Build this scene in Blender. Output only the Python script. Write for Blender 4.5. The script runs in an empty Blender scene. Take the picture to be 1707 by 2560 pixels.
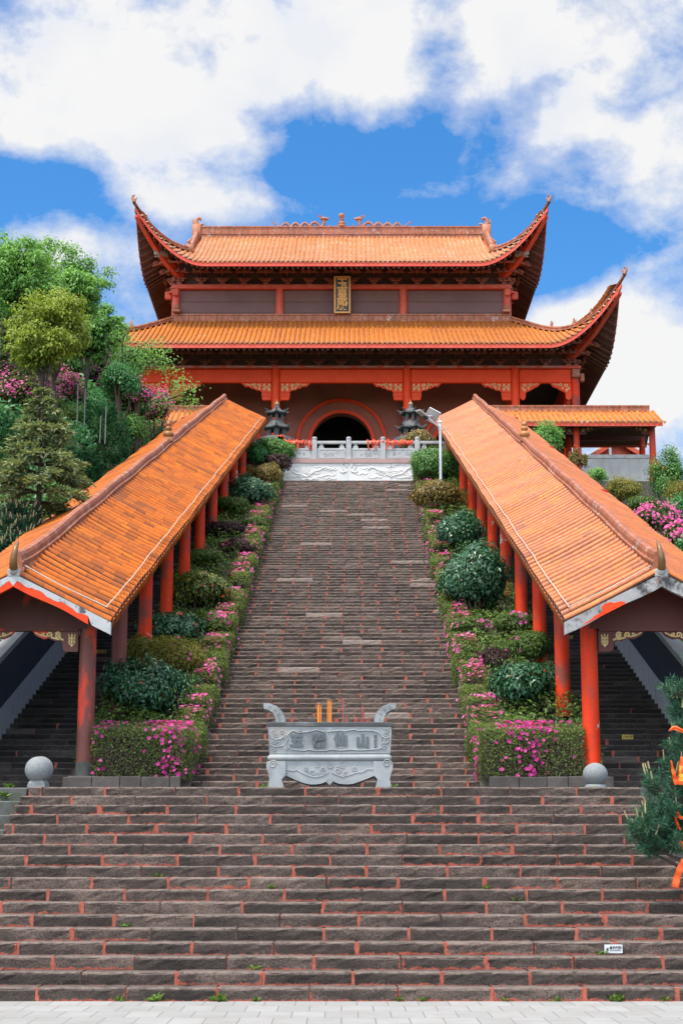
import bpy, math, random
import numpy as np
from mathutils import Vector, Matrix
R = math.radians
PI = math.pi
sc = bpy.context.scene
col = sc.collection
random.seed(4)

# ------------------------------------------------------------------ camera, sky, sun, exposure
F, U0, V0, TH, H = 4200.0, 853.5, 1280.0, R(11.5), 1.72
cam = bpy.data.cameras.new('camera')
cam.sensor_fit = 'VERTICAL'; cam.sensor_height = 36.0; cam.sensor_width = 24.0
cam.lens = 36.0 * F / 2560.0
cam.clip_start = 0.1; cam.clip_end = 6000
camo = bpy.data.objects.new('camera', cam); col.objects.link(camo)
camo.location = (0, 0, H); camo.rotation_euler = (R(90) + TH, 0, 0)
sc.camera = camo

def P(u, v, Y):
    """point at ground distance Y that was measured at (u, v) in the photograph"""
    xc = (u - U0) / F; yc = (V0 - v) / F
    dy = math.cos(TH) - yc * math.sin(TH); dz = math.sin(TH) + yc * math.cos(TH)
    return Vector((xc / dy * Y, Y, H + dz / dy * Y))
def MPP(p):                                             # metres per photo pixel at a point
    return (p[1] * math.cos(TH) + (p[2] - H) * math.sin(TH)) / F

sc.view_settings.view_transform = 'Standard'
sc.view_settings.look = 'None'
sc.view_settings.exposure = 0.62
sc.view_settings.gamma = 1.0
SUN_EL, SUN_AZ = 65.0, 226.0                            # azimuth from +Y, clockwise: behind the viewer, a little left
sd = bpy.data.lights.new('sun', 'SUN'); sd.energy = 2.4; sd.angle = R(8); sd.color = (1, .94, .84)
so = bpy.data.objects.new('sun', sd); col.objects.link(so)
dv = Vector((math.sin(R(SUN_AZ)) * math.cos(R(SUN_EL)), math.cos(R(SUN_AZ)) * math.cos(R(SUN_EL)), math.sin(R(SUN_EL))))
so.rotation_euler = dv.to_track_quat('Z', 'Y').to_euler()

class NT:
    def __init__(s, tree):
        s.t = tree; tree.nodes.clear()
    def n(s, kind, _in=None, **kw):
        nd = s.t.nodes.new(kind)
        for k, v in kw.items(): setattr(nd, k, v)
        for k, v in (_in or {}).items():
            if isinstance(v, bpy.types.NodeSocket): s.t.links.new(v, nd.inputs[k])
            else: nd.inputs[k].default_value = v
        return nd
    def m(s, op, a, b=None, c=None, clamp=False):
        nd = s.t.nodes.new('ShaderNodeMath'); nd.operation = op; nd.use_clamp = clamp
        for i, v in enumerate((a, b, c)):
            if v is None: continue
            if isinstance(v, bpy.types.NodeSocket): s.t.links.new(v, nd.inputs[i])
            else: nd.inputs[i].default_value = v
        return nd.outputs[0]
    def mix(s, fac, a, b, blend='MIX'):
        nd = s.t.nodes.new('ShaderNodeMix'); nd.data_type = 'RGBA'; nd.blend_type = blend; nd.clamp_factor = False; nd.clamp_result = False
        for i, v in ((0, fac), (6, a), (7, b)):
            if isinstance(v, bpy.types.NodeSocket): s.t.links.new(v, nd.inputs[i])
            elif i == 0: nd.inputs[0].default_value = v
            else: nd.inputs[i].default_value = (*v[:3], 1)
        return nd.outputs[2]
    def ramp(s, fac, stops, interp='LINEAR'):
        nd = s.t.nodes.new('ShaderNodeValToRGB'); cr = nd.color_ramp; cr.interpolation = interp
        while len(cr.elements) < len(stops): cr.elements.new(1.0)
        for e, (p, c) in zip(cr.elements, stops):
            e.position = p; e.color = (*c[:3], 1)
        s.t.links.new(fac, nd.inputs[0]); return nd.outputs[0]
    def mr(s, v, a, b, c=0.0, d=1.0):
        nd = s.t.nodes.new('ShaderNodeMapRange'); nd.clamp = True
        nd.inputs[1].default_value = a; nd.inputs[2].default_value = b; nd.inputs[3].default_value = c; nd.inputs[4].default_value = d
        s.t.links.new(v, nd.inputs[0]); return nd.outputs[0]

w = bpy.data.worlds.new('World'); sc.world = w; w.use_nodes = True
def build_sky():
    t = NT(w.node_tree)
    tc = t.n('ShaderNodeTexCoord')
    sky = t.n('ShaderNodeTexSky', sky_type='NISHITA', sun_disc=False, sun_elevation=R(SUN_EL), sun_rotation=R(SUN_AZ), air_density=1.0, dust_density=0.4, ozone_density=2.5)
    hs = t.n('ShaderNodeHueSaturation', {'Saturation': 1.34, 'Value': 1.0, 'Color': sky.outputs[0]})
    blue = t.mix(1.0, hs.outputs[0], (.100, .122, .132), 'MULTIPLY')
    sx = t.n('ShaderNodeSeparateXYZ', {0: tc.outputs['Generated']})
    az = t.m('ARCTAN2', sx.outputs[0], sx.outputs[1])
    el = t.m('ARCSINE', sx.outputs[2])
    vec = t.n('ShaderNodeCombineXYZ', {0: az, 1: t.m('MULTIPLY', el, 1.35), 2: 0.0})
    n1 = t.n('ShaderNodeTexNoise', {'Vector': vec.outputs[0], 'Scale': 8.0, 'Detail': 9.0, 'Roughness': .58, 'Distortion': .1})
    n2 = t.n('ShaderNodeTexNoise', {'Vector': vec.outputs[0], 'Scale': 22.0, 'Detail': 9.0, 'Roughness': .62, 'Distortion': .12})
    dens = t.m('ADD', t.m('MULTIPLY', t.m('SUBTRACT', n1.outputs[0], .5), 1.5), t.m('MULTIPLY', t.m('SUBTRACT', n2.outputs[0], .5), 2.1))
    # the cloud banks of that day: (u, v, half width, half height, weight) measured in the photograph, kept as azimuth and elevation
    banks = [(240, 130, 430, 180, 1.05), (520, 330, 150, 70, .75), (140, 310, 240, 80, .8), (860, 90, 300, 140, .8), (1330, 110, 420, 160, 1.0),
             (1640, 420, 140, 140, .85), (1390, 320, 90, 55, .5), (560, 505, 230, 55, .8), (370, 440, 120, 70, .6), (150, 600, 130, 80, .45), (1610, 950, 240, 210, 1.1),
             (1570, 650, 110, 50, .35), (1470, 770, 130, 60, .4), (1240, 440, 110, 80, .42), (330, 790, 150, 90, .25), (1380, 880, 90, 90, .4),
             (900, 390, 320, 90, -.72), (1010, 560, 300, 75, -.55), (250, 610, 130, 50, .5), (1080, 480, 120, 40, .35), (90, 455, 180, 60, -1.0), (1090, 130, 85, 90, -.95), (520, 125, 90, 55, -.7),
             (1500, 620, 200, 65, -.95), (1330, 620, 110, 70, -.4), (270, 560, 90, 60, -.35), (1640, 760, 60, 60, -.3), (760, 280, 120, 60, -.45), (1560, 270, 60, 40, -.3), (1330, 690, 110, 60, -.3), (1240, 370, 60, 60, -.3)]
    acc = dens
    for (u, v, rx, ry, wt) in banks:
        q = (P(u, v, 100.0) - Vector((0, 0, H))).normalized()
        a0 = math.atan2(q.x, q.y); e0 = math.asin(q.z)
        dx = t.m('MULTIPLY', t.m('SUBTRACT', az, a0), F / rx * math.cos(e0))
        dy = t.m('MULTIPLY', t.m('SUBTRACT', el, e0), F / ry)
        r2 = t.m('ADD', t.m('MULTIPLY', dx, dx), t.m('MULTIPLY', dy, dy))
        g = t.m('POWER', math.e, t.m('MULTIPLY', r2, -.7))
        acc = t.m('ADD', acc, t.m('MULTIPLY', g, wt))
    # elsewhere on the dome: scattered cloud
    mask = t.mr(acc, -.02, .86)
    mask = t.m('POWER', mask, .9)
    n3 = t.n('ShaderNodeTexNoise', {'Vector': vec.outputs[0], 'Scale': 13.0, 'Detail': 6.0, 'Roughness': .5, 'Distortion': .3})
    thick = t.m('ADD', t.mr(acc, .2, .95), t.mr(n3.outputs[0], .36, .66, -.5, .5))
    cc = t.ramp(thick, [(0.0, (.45, .48, .57)), (.3, (.53, .55, .60)), (.6, (.575, .58, .592)), (1.0, (.61, .606, .60))])
    fin = t.mix(t.m('MULTIPLY', mask, .97), blue, cc)
    # fill glow added low behind the viewer, to light the fronts under the eaves
    gd = Vector((math.sin(R(200)) * math.cos(R(30)), math.cos(R(200)) * math.cos(R(30)), math.sin(R(30))))
    vm = t.n('ShaderNodeVectorMath', {0: tc.outputs['Generated'], 1: gd}, operation='DOT_PRODUCT')
    glow = t.m('MULTIPLY', t.m('POWER', math.e, t.m('MULTIPLY', t.m('SUBTRACT', vm.outputs['Value'], 1.0), 3.6)), 1.6)
    fin = t.mix(1.0, fin, t.mix(glow, (0, 0, 0), (1.0, .97, .92)), 'ADD')
    zen = t.mr(sx.outputs[2], .55, .9, 0, .85)          # high thin cloud overhead
    fin = t.mix(zen, fin, (1.5, 1.46, 1.40))
    bg = t.n('ShaderNodeBackground', {'Color': fin, 'Strength': 1.0})
    # sky plus cloud: Nishita is scaled to 0.115 inside the mix, the cloud is given directly
    o = t.n('ShaderNodeOutputWorld', {0: bg.outputs[0]})
build_sky()

# ------------------------------------------------------------------ mesh building
class MB:
    def __init__(s): s.v = []; s.f = []; s.mi = []; s.r = []
    def face(s, idx, mi=0, r=None):
        s.f.append(idx); s.mi.append(mi); s.r.append(random.random() if r is None else r)
    def grid(s, rows, mi=0, r=None, closed=False, flip=False):
        b = len(s.v); n = len(rows[0])
        for row in rows: s.v.extend([tuple(p) for p in row])
        for i in range(len(rows) - 1):
            for j in range(n if closed else n - 1):
                k = (j + 1) % n
                q = (b + i * n + j, b + i * n + k, b + (i + 1) * n + k, b + (i + 1) * n + j)
                s.face(q[::-1] if flip else q, mi, r)
        return b
    def box(s, x0, x1, y0, y1, z0, z1, mi=0, r=None, bev=0.0):
        if bev: return s.obox((( x0 + x1) / 2, (y0 + y1) / 2, (z0 + z1) / 2), (abs(x1 - x0) / 2, abs(y1 - y0) / 2, abs(z1 - z0) / 2), None, mi, r, bev)
        s.obox(((x0 + x1) / 2, (y0 + y1) / 2, (z0 + z1) / 2), (abs(x1 - x0) / 2, abs(y1 - y0) / 2, abs(z1 - z0) / 2), None, mi, r)
    def obox(s, c, h, rot=None, mi=0, r=None, bev=0.0):
        c = Vector(c); rot = rot or Matrix.Identity(3)
        if r is None: r = random.random()
        b = len(s.v)
        if not bev:
            for dz in (-1, 1):
                for dx, dy in ((-1, -1), (1, -1), (1, 1), (-1, 1)):
                    s.v.append(tuple(c + rot @ Vector((dx * h[0], dy * h[1], dz * h[2]))))
            for q in ((0, 3, 2, 1), (4, 5, 6, 7), (0, 1, 5, 4), (1, 2, 6, 5), (2, 3, 7, 6), (3, 0, 4, 7)):
                s.face(tuple(b + i for i in q), mi, r)
        else:
            bb = min(bev, min(h) * .9)
            lv = [(-h[2], bb), (-h[2] + bb, 0), (h[2] - bb, 0), (h[2], bb)]
            n = 8
            for z, i in lv:
                X = h[0] - i; Y = h[1] - i
                for x, y in ((-X + bb, -Y), (X - bb, -Y), (X, -Y + bb), (X, Y - bb), (X - bb, Y), (-X + bb, Y), (-X, Y - bb), (-X, -Y + bb)):
                    s.v.append(tuple(c + rot @ Vector((x, y, z))))
            for k in range(3):
                for j in range(n):
                    j2 = (j + 1) % n
                    s.face((b + k * n + j, b + k * n + j2, b + (k + 1) * n + j2, b + (k + 1) * n + j), mi, r)
            s.face(tuple(b + j for j in range(n))[::-1], mi, r); s.face(tuple(b + 3 * n + j for j in range(n)), mi, r)
    def tube(s, pts, rad, n=8, mi=0, r=None, caps=True, ry=1.0):
        pts = [Vector(p) for p in pts]
        if r is None: r = random.random()
        rows = []; up = None
        for i, p in enumerate(pts):
            d = (pts[min(i + 1, len(pts) - 1)] - pts[max(i - 1, 0)]).normalized()
            if up is None: up = Vector((0, 0, 1)) if abs(d.z) < .9 else Vector((1, 0, 0))
            a = d.cross(up)
            if a.length < 1e-5: a = d.cross(Vector((0, 1, 0)))
            a.normalize(); bb = a.cross(d).normalized(); up = bb
            q = rad[i] if hasattr(rad, '__len__') else rad
            rows.append([p + a * math.cos(2 * PI * k / n) * q + bb * math.sin(2 * PI * k / n) * q * ry for k in range(n)])
        b = s.grid(rows, mi, r, closed=True)
        if caps:
            s.face(tuple(b + k for k in range(n))[::-1], mi, r)
            e = b + (len(rows) - 1) * n
            s.face(tuple(e + k for k in range(n)), mi, r)
    def lathe(s, c, prof, n=20, mi=0, r=None, ph=0.0, caps=True):
        c = Vector(c)
        rows = [[c + Vector((q * math.cos(2 * PI * k / n + ph), q * math.sin(2 * PI * k / n + ph), z)) for k in range(n)] for q, z in prof]
        if r is None: r = random.random()
        b = s.grid(rows, mi, r, closed=True)
        if caps:
            s.face(tuple(b + k for k in range(n))[::-1], mi, r)
            e = b + (len(rows) - 1) * n
            s.face(tuple(e + k for k in range(n)), mi, r)
    def prism(s, poly, o, ax, ay, az, th, mi=0, r=None):
        """2-D outline in the plane (ax, ay) through o, given thickness th along az"""
        o, ax, ay, az = Vector(o), Vector(ax), Vector(ay), Vector(az)
        if r is None: r = random.random()
        n = len(poly); b = len(s.v)
        for k in (0, 1):
            for x, y in poly: s.v.append(tuple(o + ax * x + ay * y + az * (th * k)))
        s.face(tuple(b + i for i in range(n))[::-1], mi, r); s.face(tuple(b + n + i for i in range(n)), mi, r)
        for i in range(n):
            j = (i + 1) % n
            s.face((b + i, b + j, b + n + j, b + n + i), mi, r)
    def build(s, name, mats, parent=None, loc=None, smooth=0, **tg):
        me = bpy.data.meshes.new(name)
        off = Vector((0, 0, 0))
        root = parent
        while root is not None and root.parent is not None: root = root.parent
        if root is not None: off = Vector(root.location)
        elif loc is not None: off = Vector(loc)
        me.from_pydata([(a[0] - off.x, a[1] - off.y, a[2] - off.z) for a in s.v], [], s.f)
        if not isinstance(mats, (list, tuple)): mats = [mats]
        for m_ in mats: me.materials.append(m_)
        me.polygons.foreach_set('material_index', s.mi)
        at = me.attributes.new('rnd', 'FLOAT', 'FACE'); at.data.foreach_set('value', s.r)
        if smooth:
            me.polygons.foreach_set('use_smooth', [True] * len(s.f))
            me.set_sharp_from_angle(angle=R(smooth))
        me.update()
        o = bpy.data.objects.new(name, me); col.objects.link(o)
        if parent is not None: o.parent = parent
        elif loc is not None: o.location = off
        if tg: tag(o, **tg)
        return o

def tag(o, label=None, cat=None, group=None, kind=None):
    for k, v in (('label', label), ('category', cat), ('group', group), ('kind', kind)):
        if v: o[k] = v
    return o
def thing(name, loc, label, cat, group=None):
    o = bpy.data.objects.new(name, None); col.objects.link(o); o.location = loc
    o.empty_display_size = .3
    return tag(o, label, cat, group)
def dup(o, parent=None):
    c = o.copy(); col.objects.link(c)
    if parent is not None: c.parent = parent
    for ch in list(o.children): dup(ch, c)
    return c
def quads_obj(name, V, rnd, mats, parent=None, loc=None, mi=None, **tg):
    """many separate quads given as an array (4n, 3)"""
    V = np.asarray(V, dtype=np.float32)
    off = Vector((0, 0, 0)); root = parent
    while root is not None and root.parent is not None: root = root.parent
    if root is not None: off = Vector(root.location)
    elif loc is not None: off = Vector(loc)
    V = V - np.array(off, dtype=np.float32)
    n = len(V) // 4
    me = bpy.data.meshes.new(name)
    me.vertices.add(4 * n); me.loops.add(4 * n); me.polygons.add(n)
    me.vertices.foreach_set('co', V.ravel())
    me.loops.foreach_set('vertex_index', np.arange(4 * n, dtype=np.int32))
    me.polygons.foreach_set('loop_start', np.arange(0, 4 * n, 4, dtype=np.int32))
    if not isinstance(mats, (list, tuple)): mats = [mats]
    for m_ in mats: me.materials.append(m_)
    if mi is not None: me.polygons.foreach_set('material_index', np.asarray(mi, dtype=np.int32))
    at = me.attributes.new('rnd', 'FLOAT', 'FACE'); at.data.foreach_set('value', np.asarray(rnd, dtype=np.float32))
    me.update(calc_edges=True)
    o = bpy.data.objects.new(name, me); col.objects.link(o)
    if parent is not None: o.parent = parent
    elif loc is not None: o.location = off
    if tg: tag(o, **tg)
    return o

# ------------------------------------------------------------------ materials
MAT = {}
def mat(name, cols, scale=2.0, rough=.7, bump=.0, bscale=20.0, var=.15, huevar=.0, spec=.4, stretch=None, patch=None, wash=None, dist=.02):
    """cols: ramp of base colours read through noise; patch: (colour, scale, lo, hi) flaking or stains; var: brightness change per face id"""
    m_ = bpy.data.materials.new(name); m_.use_nodes = True; t = NT(m_.node_tree)
    g = t.n('ShaderNodeNewGeometry'); pos = g.outputs['Position']
    if stretch:
        mp = t.n('ShaderNodeMapping', {'Vector': pos, 'Scale': stretch}); pos = mp.outputs[0]
    nz = t.n('ShaderNodeTexNoise', {'Vector': pos, 'Scale': scale, 'Detail': 7.0, 'Roughness': .62})
    k = len(cols)
    c = t.ramp(nz.outputs[0], [(.5 + (.34 * (2 * i / (k - 1) - 1) if k > 1 else 0), q) for i, q in enumerate(cols)]) if k > 1 else t.ramp(nz.outputs[0], [(0, cols[0]), (1, cols[0])])
    for pt in (patch or []):
        pc, ps, lo, hi = pt[:4]
        n2 = t.n('ShaderNodeTexNoise', {'Vector': pos, 'Scale': ps, 'Detail': 8.0, 'Roughness': .65, 'Distortion': .3})
        c = t.mix(t.mr(n2.outputs[0], lo, hi), c, pc)
    at = t.n('ShaderNodeAttribute', attribute_name='rnd')
    hs = t.n('ShaderNodeHueSaturation', {'Color': c, 'Value': t.mr(at.outputs['Fac'], 0, 1, 1 - var, 1 + var), 'Hue': t.mr(at.outputs['Fac'], 0, 1, .5 - huevar, .5 + huevar)})
    kw = {'Base Color': hs.outputs[0], 'Roughness': rough, 'Specular IOR Level': spec}
    if bump:
        n3 = t.n('ShaderNodeTexNoise', {'Vector': pos, 'Scale': bscale, 'Detail': 6.0, 'Roughness': .6})
        bp = t.n('ShaderNodeBump', {'Strength': bump, 'Distance': dist, 'Height': n3.outputs[0]}); kw['Normal'] = bp.outputs[0]
    b = t.n('ShaderNodeBsdfPrincipled', kw)
    t.n('ShaderNodeOutputMaterial', {0: b.outputs[0]})
    MAT[name] = m_; return m_
def leafmat(name, stops, rough=.5, trans=.25, spec=.4):
    m_ = bpy.data.materials.new(name); m_.use_nodes = True; t = NT(m_.node_tree)
    at = t.n('ShaderNodeAttribute', attribute_name='rnd')
    c = t.ramp(at.outputs['Fac'], stops)
    b = t.n('ShaderNodeBsdfPrincipled', {'Base Color': c, 'Roughness': rough, 'Specular IOR Level': spec})
    tr = t.n('ShaderNodeBsdfTranslucent', {'Color': t.mix(1.0, c, (1.5, 1.5, .7), 'MULTIPLY')})
    mx = t.n('ShaderNodeMixShader', {0: trans, 1: b.outputs[0], 2: tr.outputs[0]})
    t.n('ShaderNodeOutputMaterial', {0: mx.outputs[0]})
    MAT[name] = m_; return m_

RED = (.62, .045, .016)
def tile_mat(name, stops, wear, wearlo, wearhi, rough):
    m_ = bpy.data.materials.new(name); m_.use_nodes = True; t = NT(m_.node_tree)
    at = t.n('ShaderNodeAttribute', attribute_name='rnd')
    g = t.n('ShaderNodeNewGeometry')
    c = t.ramp(at.outputs['Fac'], stops)
    n1 = t.n('ShaderNodeTexNoise', {'Vector': g.outputs['Position'], 'Scale': 9.0, 'Detail': 6.0, 'Roughness': .7})
    c = t.mix(t.mr(n1.outputs[0], .35, .7, 0, .45), c, (.20, .06, .028))
    n2 = t.n('ShaderNodeTexNoise', {'Vector': g.outputs['Position'], 'Scale': 1.1, 'Detail': 8.0, 'Roughness': .72})
    c = t.mix(t.mr(n2.outputs[0], wearlo, wearhi, 0, .8), c, wear)
    n4 = t.n('ShaderNodeTexNoise', {'Vector': g.outputs['Position'], 'Scale': .35, 'Detail': 4.0})
    c = t.mix(t.mr(n4.outputs[0], .4, .7, 0, .45), c, (.24, .075, .025))
    n3 = t.n('ShaderNodeTexNoise', {'Vector': g.outputs['Position'], 'Scale': 30.0, 'Detail': 4.0})
    bp = t.n('ShaderNodeBump', {'Strength': .15, 'Distance': .01, 'Height': n3.outputs[0]})
    b = t.n('ShaderNodeBsdfPrincipled', {'Base Color': c, 'Roughness': t.mr(n1.outputs[0], .3, .7, rough, rough + .2), 'Specular IOR Level': .16 if name == 'corridor_tile_left' else .26, 'Normal': bp.outputs[0]})
    t.n('ShaderNodeOutputMaterial', {0: b.outputs[0]})
    MAT[name] = m_; return m_
tile_mat('corridor_tile_left', [(0, (.22, .058, .02)), (.2, (.34, .085, .012)), (.42, (.53, .118, .007)), (.8, (.65, .152, .006)), (1, (.71, .20, .008))], (.60, .36, .2), .70, .84, .40)
tile_mat('corridor_tile_right', [(0, (.32, .10, .045)), (.12, (.45, .135, .05)), (.55, (.60, .17, .045)), (.85, (.65, .18, .03)), (1, (.70, .21, .02))], (.70, .46, .32), .62, .80, .28)  # paler and pinker than the left tiles: sky sheen mixed into the colours
tile_mat('hall_tile', [(0, (.44, .115, .015)), (.5, (.64, .18, .008)), (1, (.74, .25, .012))], (.7, .52, .38), .58, .74, .4)
tile_mat('upper_hall_tile', [(0, (.46, .14, .04)), (.5, (.62, .20, .045)), (1, (.70, .30, .10))], (.62, .44, .34), .46, .68, .42)
mat('tile_valley', [(.30, .10, .035), (.50, .165, .04), (.6, .21, .05)], 3, .6, .5, 22, .1)
mat('mortar_pale', [(.42, .22, .14), (.56, .40, .30), (.6, .5, .43)], 4, .85, .2, 22, .1)
mat('tile_flank_shade', [(.24, .08, .03), (.36, .12, .035), (.42, .2, .1)], 4, .8, .3, 22, .1)  # darker orange flanks paint the row shade on the lower hall roof
mat('tile_gap_shade', [(.035, .016, .012), (.07, .028, .018), (.11, .04, .022)], 4, .85, .4, 22, .1)  # near-black: the shade between corridor tile rows put into the colour
mat('tile_end', [(.62, .30, .17), (.74, .48, .34), (.66, .5, .42)], 6, .5, .2, 30, .2)
mat('ridge_clay', [(.20, .06, .03), (.35, .11, .05), (.46, .21, .13)], 5, .55, .3, 25, .15, patch=[((.5, .46, .42), 3, .58, .72)])
mat('red_paint', [(.70, .040, .008), (.82, .060, .011), (.86, .075, .015)], 1.6, .5, .12, 12, .06, spec=.2)
mat('red_paint_worn', [(.54, .032, .010), (.74, .048, .010), (.80, .062, .014)], 1.4, .55, .25, 14, .05, patch=[((.30, .07, .05), 1.1, .48, .62), ((.58, .52, .48), 1.7, .63, .66), ((.22, .06, .045), 4.0, .6, .7)], spec=.2)
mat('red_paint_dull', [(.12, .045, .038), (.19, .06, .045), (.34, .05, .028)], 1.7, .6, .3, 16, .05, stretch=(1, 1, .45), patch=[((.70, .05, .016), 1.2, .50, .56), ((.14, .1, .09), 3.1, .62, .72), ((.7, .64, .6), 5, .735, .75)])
mat('red_faded', [(.5, .06, .03), (.6, .09, .05), (.55, .2, .15)], 2.5, .6, .15, 14, .08)
mat('eave_red', [(.50, .05, .03), (.62, .07, .035), (.6, .14, .1)], 3, .6, .15, 14, .08, patch=[((.55, .47, .44), 2.2, .66, .74)])
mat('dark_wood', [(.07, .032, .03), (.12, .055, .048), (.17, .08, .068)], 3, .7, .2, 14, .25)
mat('bracket_wood', [(.18, .06, .046), (.30, .10, .075), (.42, .16, .12)], 3, .65, .2, 14, .25)
mat('panel_brown', [(.14, .072, .066), (.175, .09, .082), (.205, .105, .097)], .8, .7, .1, 8, .05)
mat('wall_plaster', [(.30, .10, .075), (.38, .128, .094), (.44, .15, .112)], .5, .85, .1, 8, .03, patch=[((.22, .085, .07), .3, .5, .75)])
mat('tympanum_paint', [(.10, .025, .022), (.135, .033, .028), (.15, .04, .034)], 1.0, .6, .1, 10, .04)
mat('tympanum_worn', [(.055, .022, .018), (.09, .03, .024), (.12, .04, .03)], 2.0, .7, .2, 12, .04, patch=[((.4, .04, .02), 1.8, .58, .66)])
mat('gold', [(.52, .34, .12), (.70, .52, .24), (.8, .66, .36)], 8, .45, .1, 20, .1)
mat('plaque_gold', [(.62, .30, .07), (.74, .40, .10)], 6, .4, .05, 20, .05)
mat('plaque_board', [(.03, .042, .05), (.045, .062, .075)], 3, .5, .05, 20, .05)
mat('rake_white', [(.20, .195, .19), (.36, .35, .345), (.48, .47, .465)], 2.2, .85, .3, 20, .08, patch=[((.07, .068, .065), 3.6, .50, .62), ((.34, .12, .1), 5, .63, .68)])
mat('rake_white_clean', [(.34, .34, .335), (.46, .46, .455), (.52, .52, .515)], 2.0, .85, .25, 20, .05, patch=[((.10, .10, .095), 4.2, .57, .66)])
mat('stone_pale', [(.30, .31, .31), (.42, .43, .43), (.52, .52, .51)], 3.5, .75, .2, 45, .04, patch=[((.30, .30, .29), 1.2, .55, .75)])
mat('stone_white', [(.62, .60, .56), (.76, .75, .72), (.82, .81, .79)], 2.5, .8, .25, 20, .04, patch=[((.55, .45, .30), .7, .60, .78)])
mat('granite', [(.145, .16, .16), (.22, .235, .235), (.30, .32, .32)], 26, .7, .2, 70, .04, patch=[((.22, .21, .15), 2.5, .58, .75)])
mat('censer_stone', [(.22, .238, .243), (.315, .334, .338), (.40, .415, .418)], 4, .75, .2, 60, .05, patch=[((.36, .33, .29), 2.0, .56, .72), ((.16, .17, .17), 1.1, .56, .72)])
mat('censer_rim', [(.035, .036, .038), (.075, .078, .08), (.24, .25, .255)], 2.4, .75, .2, 40, .05)
mat('censer_letter', [(.10, .12, .13), (.15, .17, .18)], 8, .75, .1, 40, .05)
mat('bronze_grey', [(.045, .047, .048), (.082, .084, .084), (.14, .14, .135)], 4, .6, .2, 30, .08)
mat('bronze_gold', [(.25, .17, .06), (.34, .26, .14)], 6, .5, .1, 30, .05)
mat('concrete', [(.22, .21, .20), (.34, .33, .32), (.44, .43, .42)], 1.6, .9, .25, 18, .05, patch=[((.16, .15, .14), 1.0, .6, .75)], stretch=(1, 1, .5))
mat('wall_white', [(.24, .235, .23), (.36, .355, .35), (.44, .435, .43)], 2.4, .9, .3, 16, .04, patch=[((.2, .2, .19), 2.4, .55, .7)], stretch=(2, 2, .7))
mat('wall_navy', [(.020, .026, .038), (.032, .040, .055), (.05, .058, .07)], 1.5, .55, .1, 10, .05, stretch=(1, 1, .3))
mat('flank_stone', [(.05, .05, .045), (.10, .10, .095), (.18, .185, .18)], 2.0, .9, .5, 14, .2, patch=[((.05, .07, .03), 1.4, .54, .66)])
mat('rough_stone', [(.045, .038, .034), (.085, .071, .064), (.15, .125, .112)], 2.2, .9, .6, 12, .2)
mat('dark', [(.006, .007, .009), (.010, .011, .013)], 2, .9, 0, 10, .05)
mat('white_metal', [(.66, .68, .70), (.74, .75, .76)], 2, .4, 0, 10, .02)
mat('panel_back', [(.40, .38, .36), (.5, .48, .46)], 6, .5, 0, 10, .02)
mat('panel_dark', [(.03, .035, .05), (.05, .055, .07)], 6, .3, 0, 10, .02)
mat('bark', [(.035, .028, .022), (.07, .055, .045), (.12, .10, .085)], 6, .9, .6, 25, .1, stretch=(1, 1, .3))
mat('twig_core', [(.018, .014, .011), (.035, .026, .02), (.06, .045, .035)], 16, .95, .8, 40, .2)
mat('twig', [(.065, .045, .034), (.12, .085, .065), (.18, .13, .1)], 14, .9, .6, 40, .2)
mat('pole_pale', [(.2, .19, .16), (.3, .28, .25)], 6, .8, 0, 10, .05)
mat('soil', [(.05, .04, .03), (.08, .065, .05), (.06, .08, .03)], 3, .95, .6, 20, .05)
mat('grass', [(.035, .05, .02), (.06, .085, .03), (.09, .08, .04)], .8, .95, .6, 10, .05)
mat('cable', [(.5, .42, .33), (.62, .55, .46)], 6, .6, 0, 10, .05)
mat('ribbon', [(.80, .09, .012), (.85, .14, .02)], 3, .55, .1, 15, .12)
mat('ribbon_text', [(.85, .42, .02), (.85, .46, .03)], 3, .5, 0, 15, .05)
mat('garland', [(.66, .035, .02), (.78, .09, .03), (.85, .25, .12)], 14, .6, .3, 40, .3)
mat('incense_orange', [(.72, .20, .015), (.80, .28, .03)], 8, .6, .1, 30, .1)
mat('incense_red', [(.5, .04, .05), (.6, .08, .08)], 8, .6, .1, 30, .1)
mat('ash', [(.35, .33, .31), (.55, .53, .5)], 9, .95, .5, 40, .1)
mat('sign_yellow', [(.55, .40, .05), (.62, .46, .08)], 5, .5, 0, 10, .03)
mat('sign_white', [(.58, .60, .62), (.70, .72, .74)], 7, .6, .1, 20, .03, patch=[((.2, .18, .17), 9, .66, .7)])
mat('sign_ink', [(.03, .03, .03), (.05, .045, .04)], 5, .6, 0, 10, .03)
mat('sign_red', [(.5, .08, .03), (.55, .1, .04)], 5, .6, 0, 10, .03)
mat('orna_clay', [(.26, .09, .045), (.40, .15, .075), (.46, .25, .17)], 7, .55, .2, 30, .15)
mat('horn_glaze', [(.10, .055, .02), (.2, .1, .035), (.3, .15, .05)], 5, .3, .1, 20, .1)
mat('gourd_glaze', [(.30, .12, .04), (.46, .19, .06)], 5, .35, .1, 20, .25)
mat('cap_grey', [(.2, .19, .18), (.36, .34, .33), (.46, .44, .42)], 3, .85, .3, 25, .1)

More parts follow.
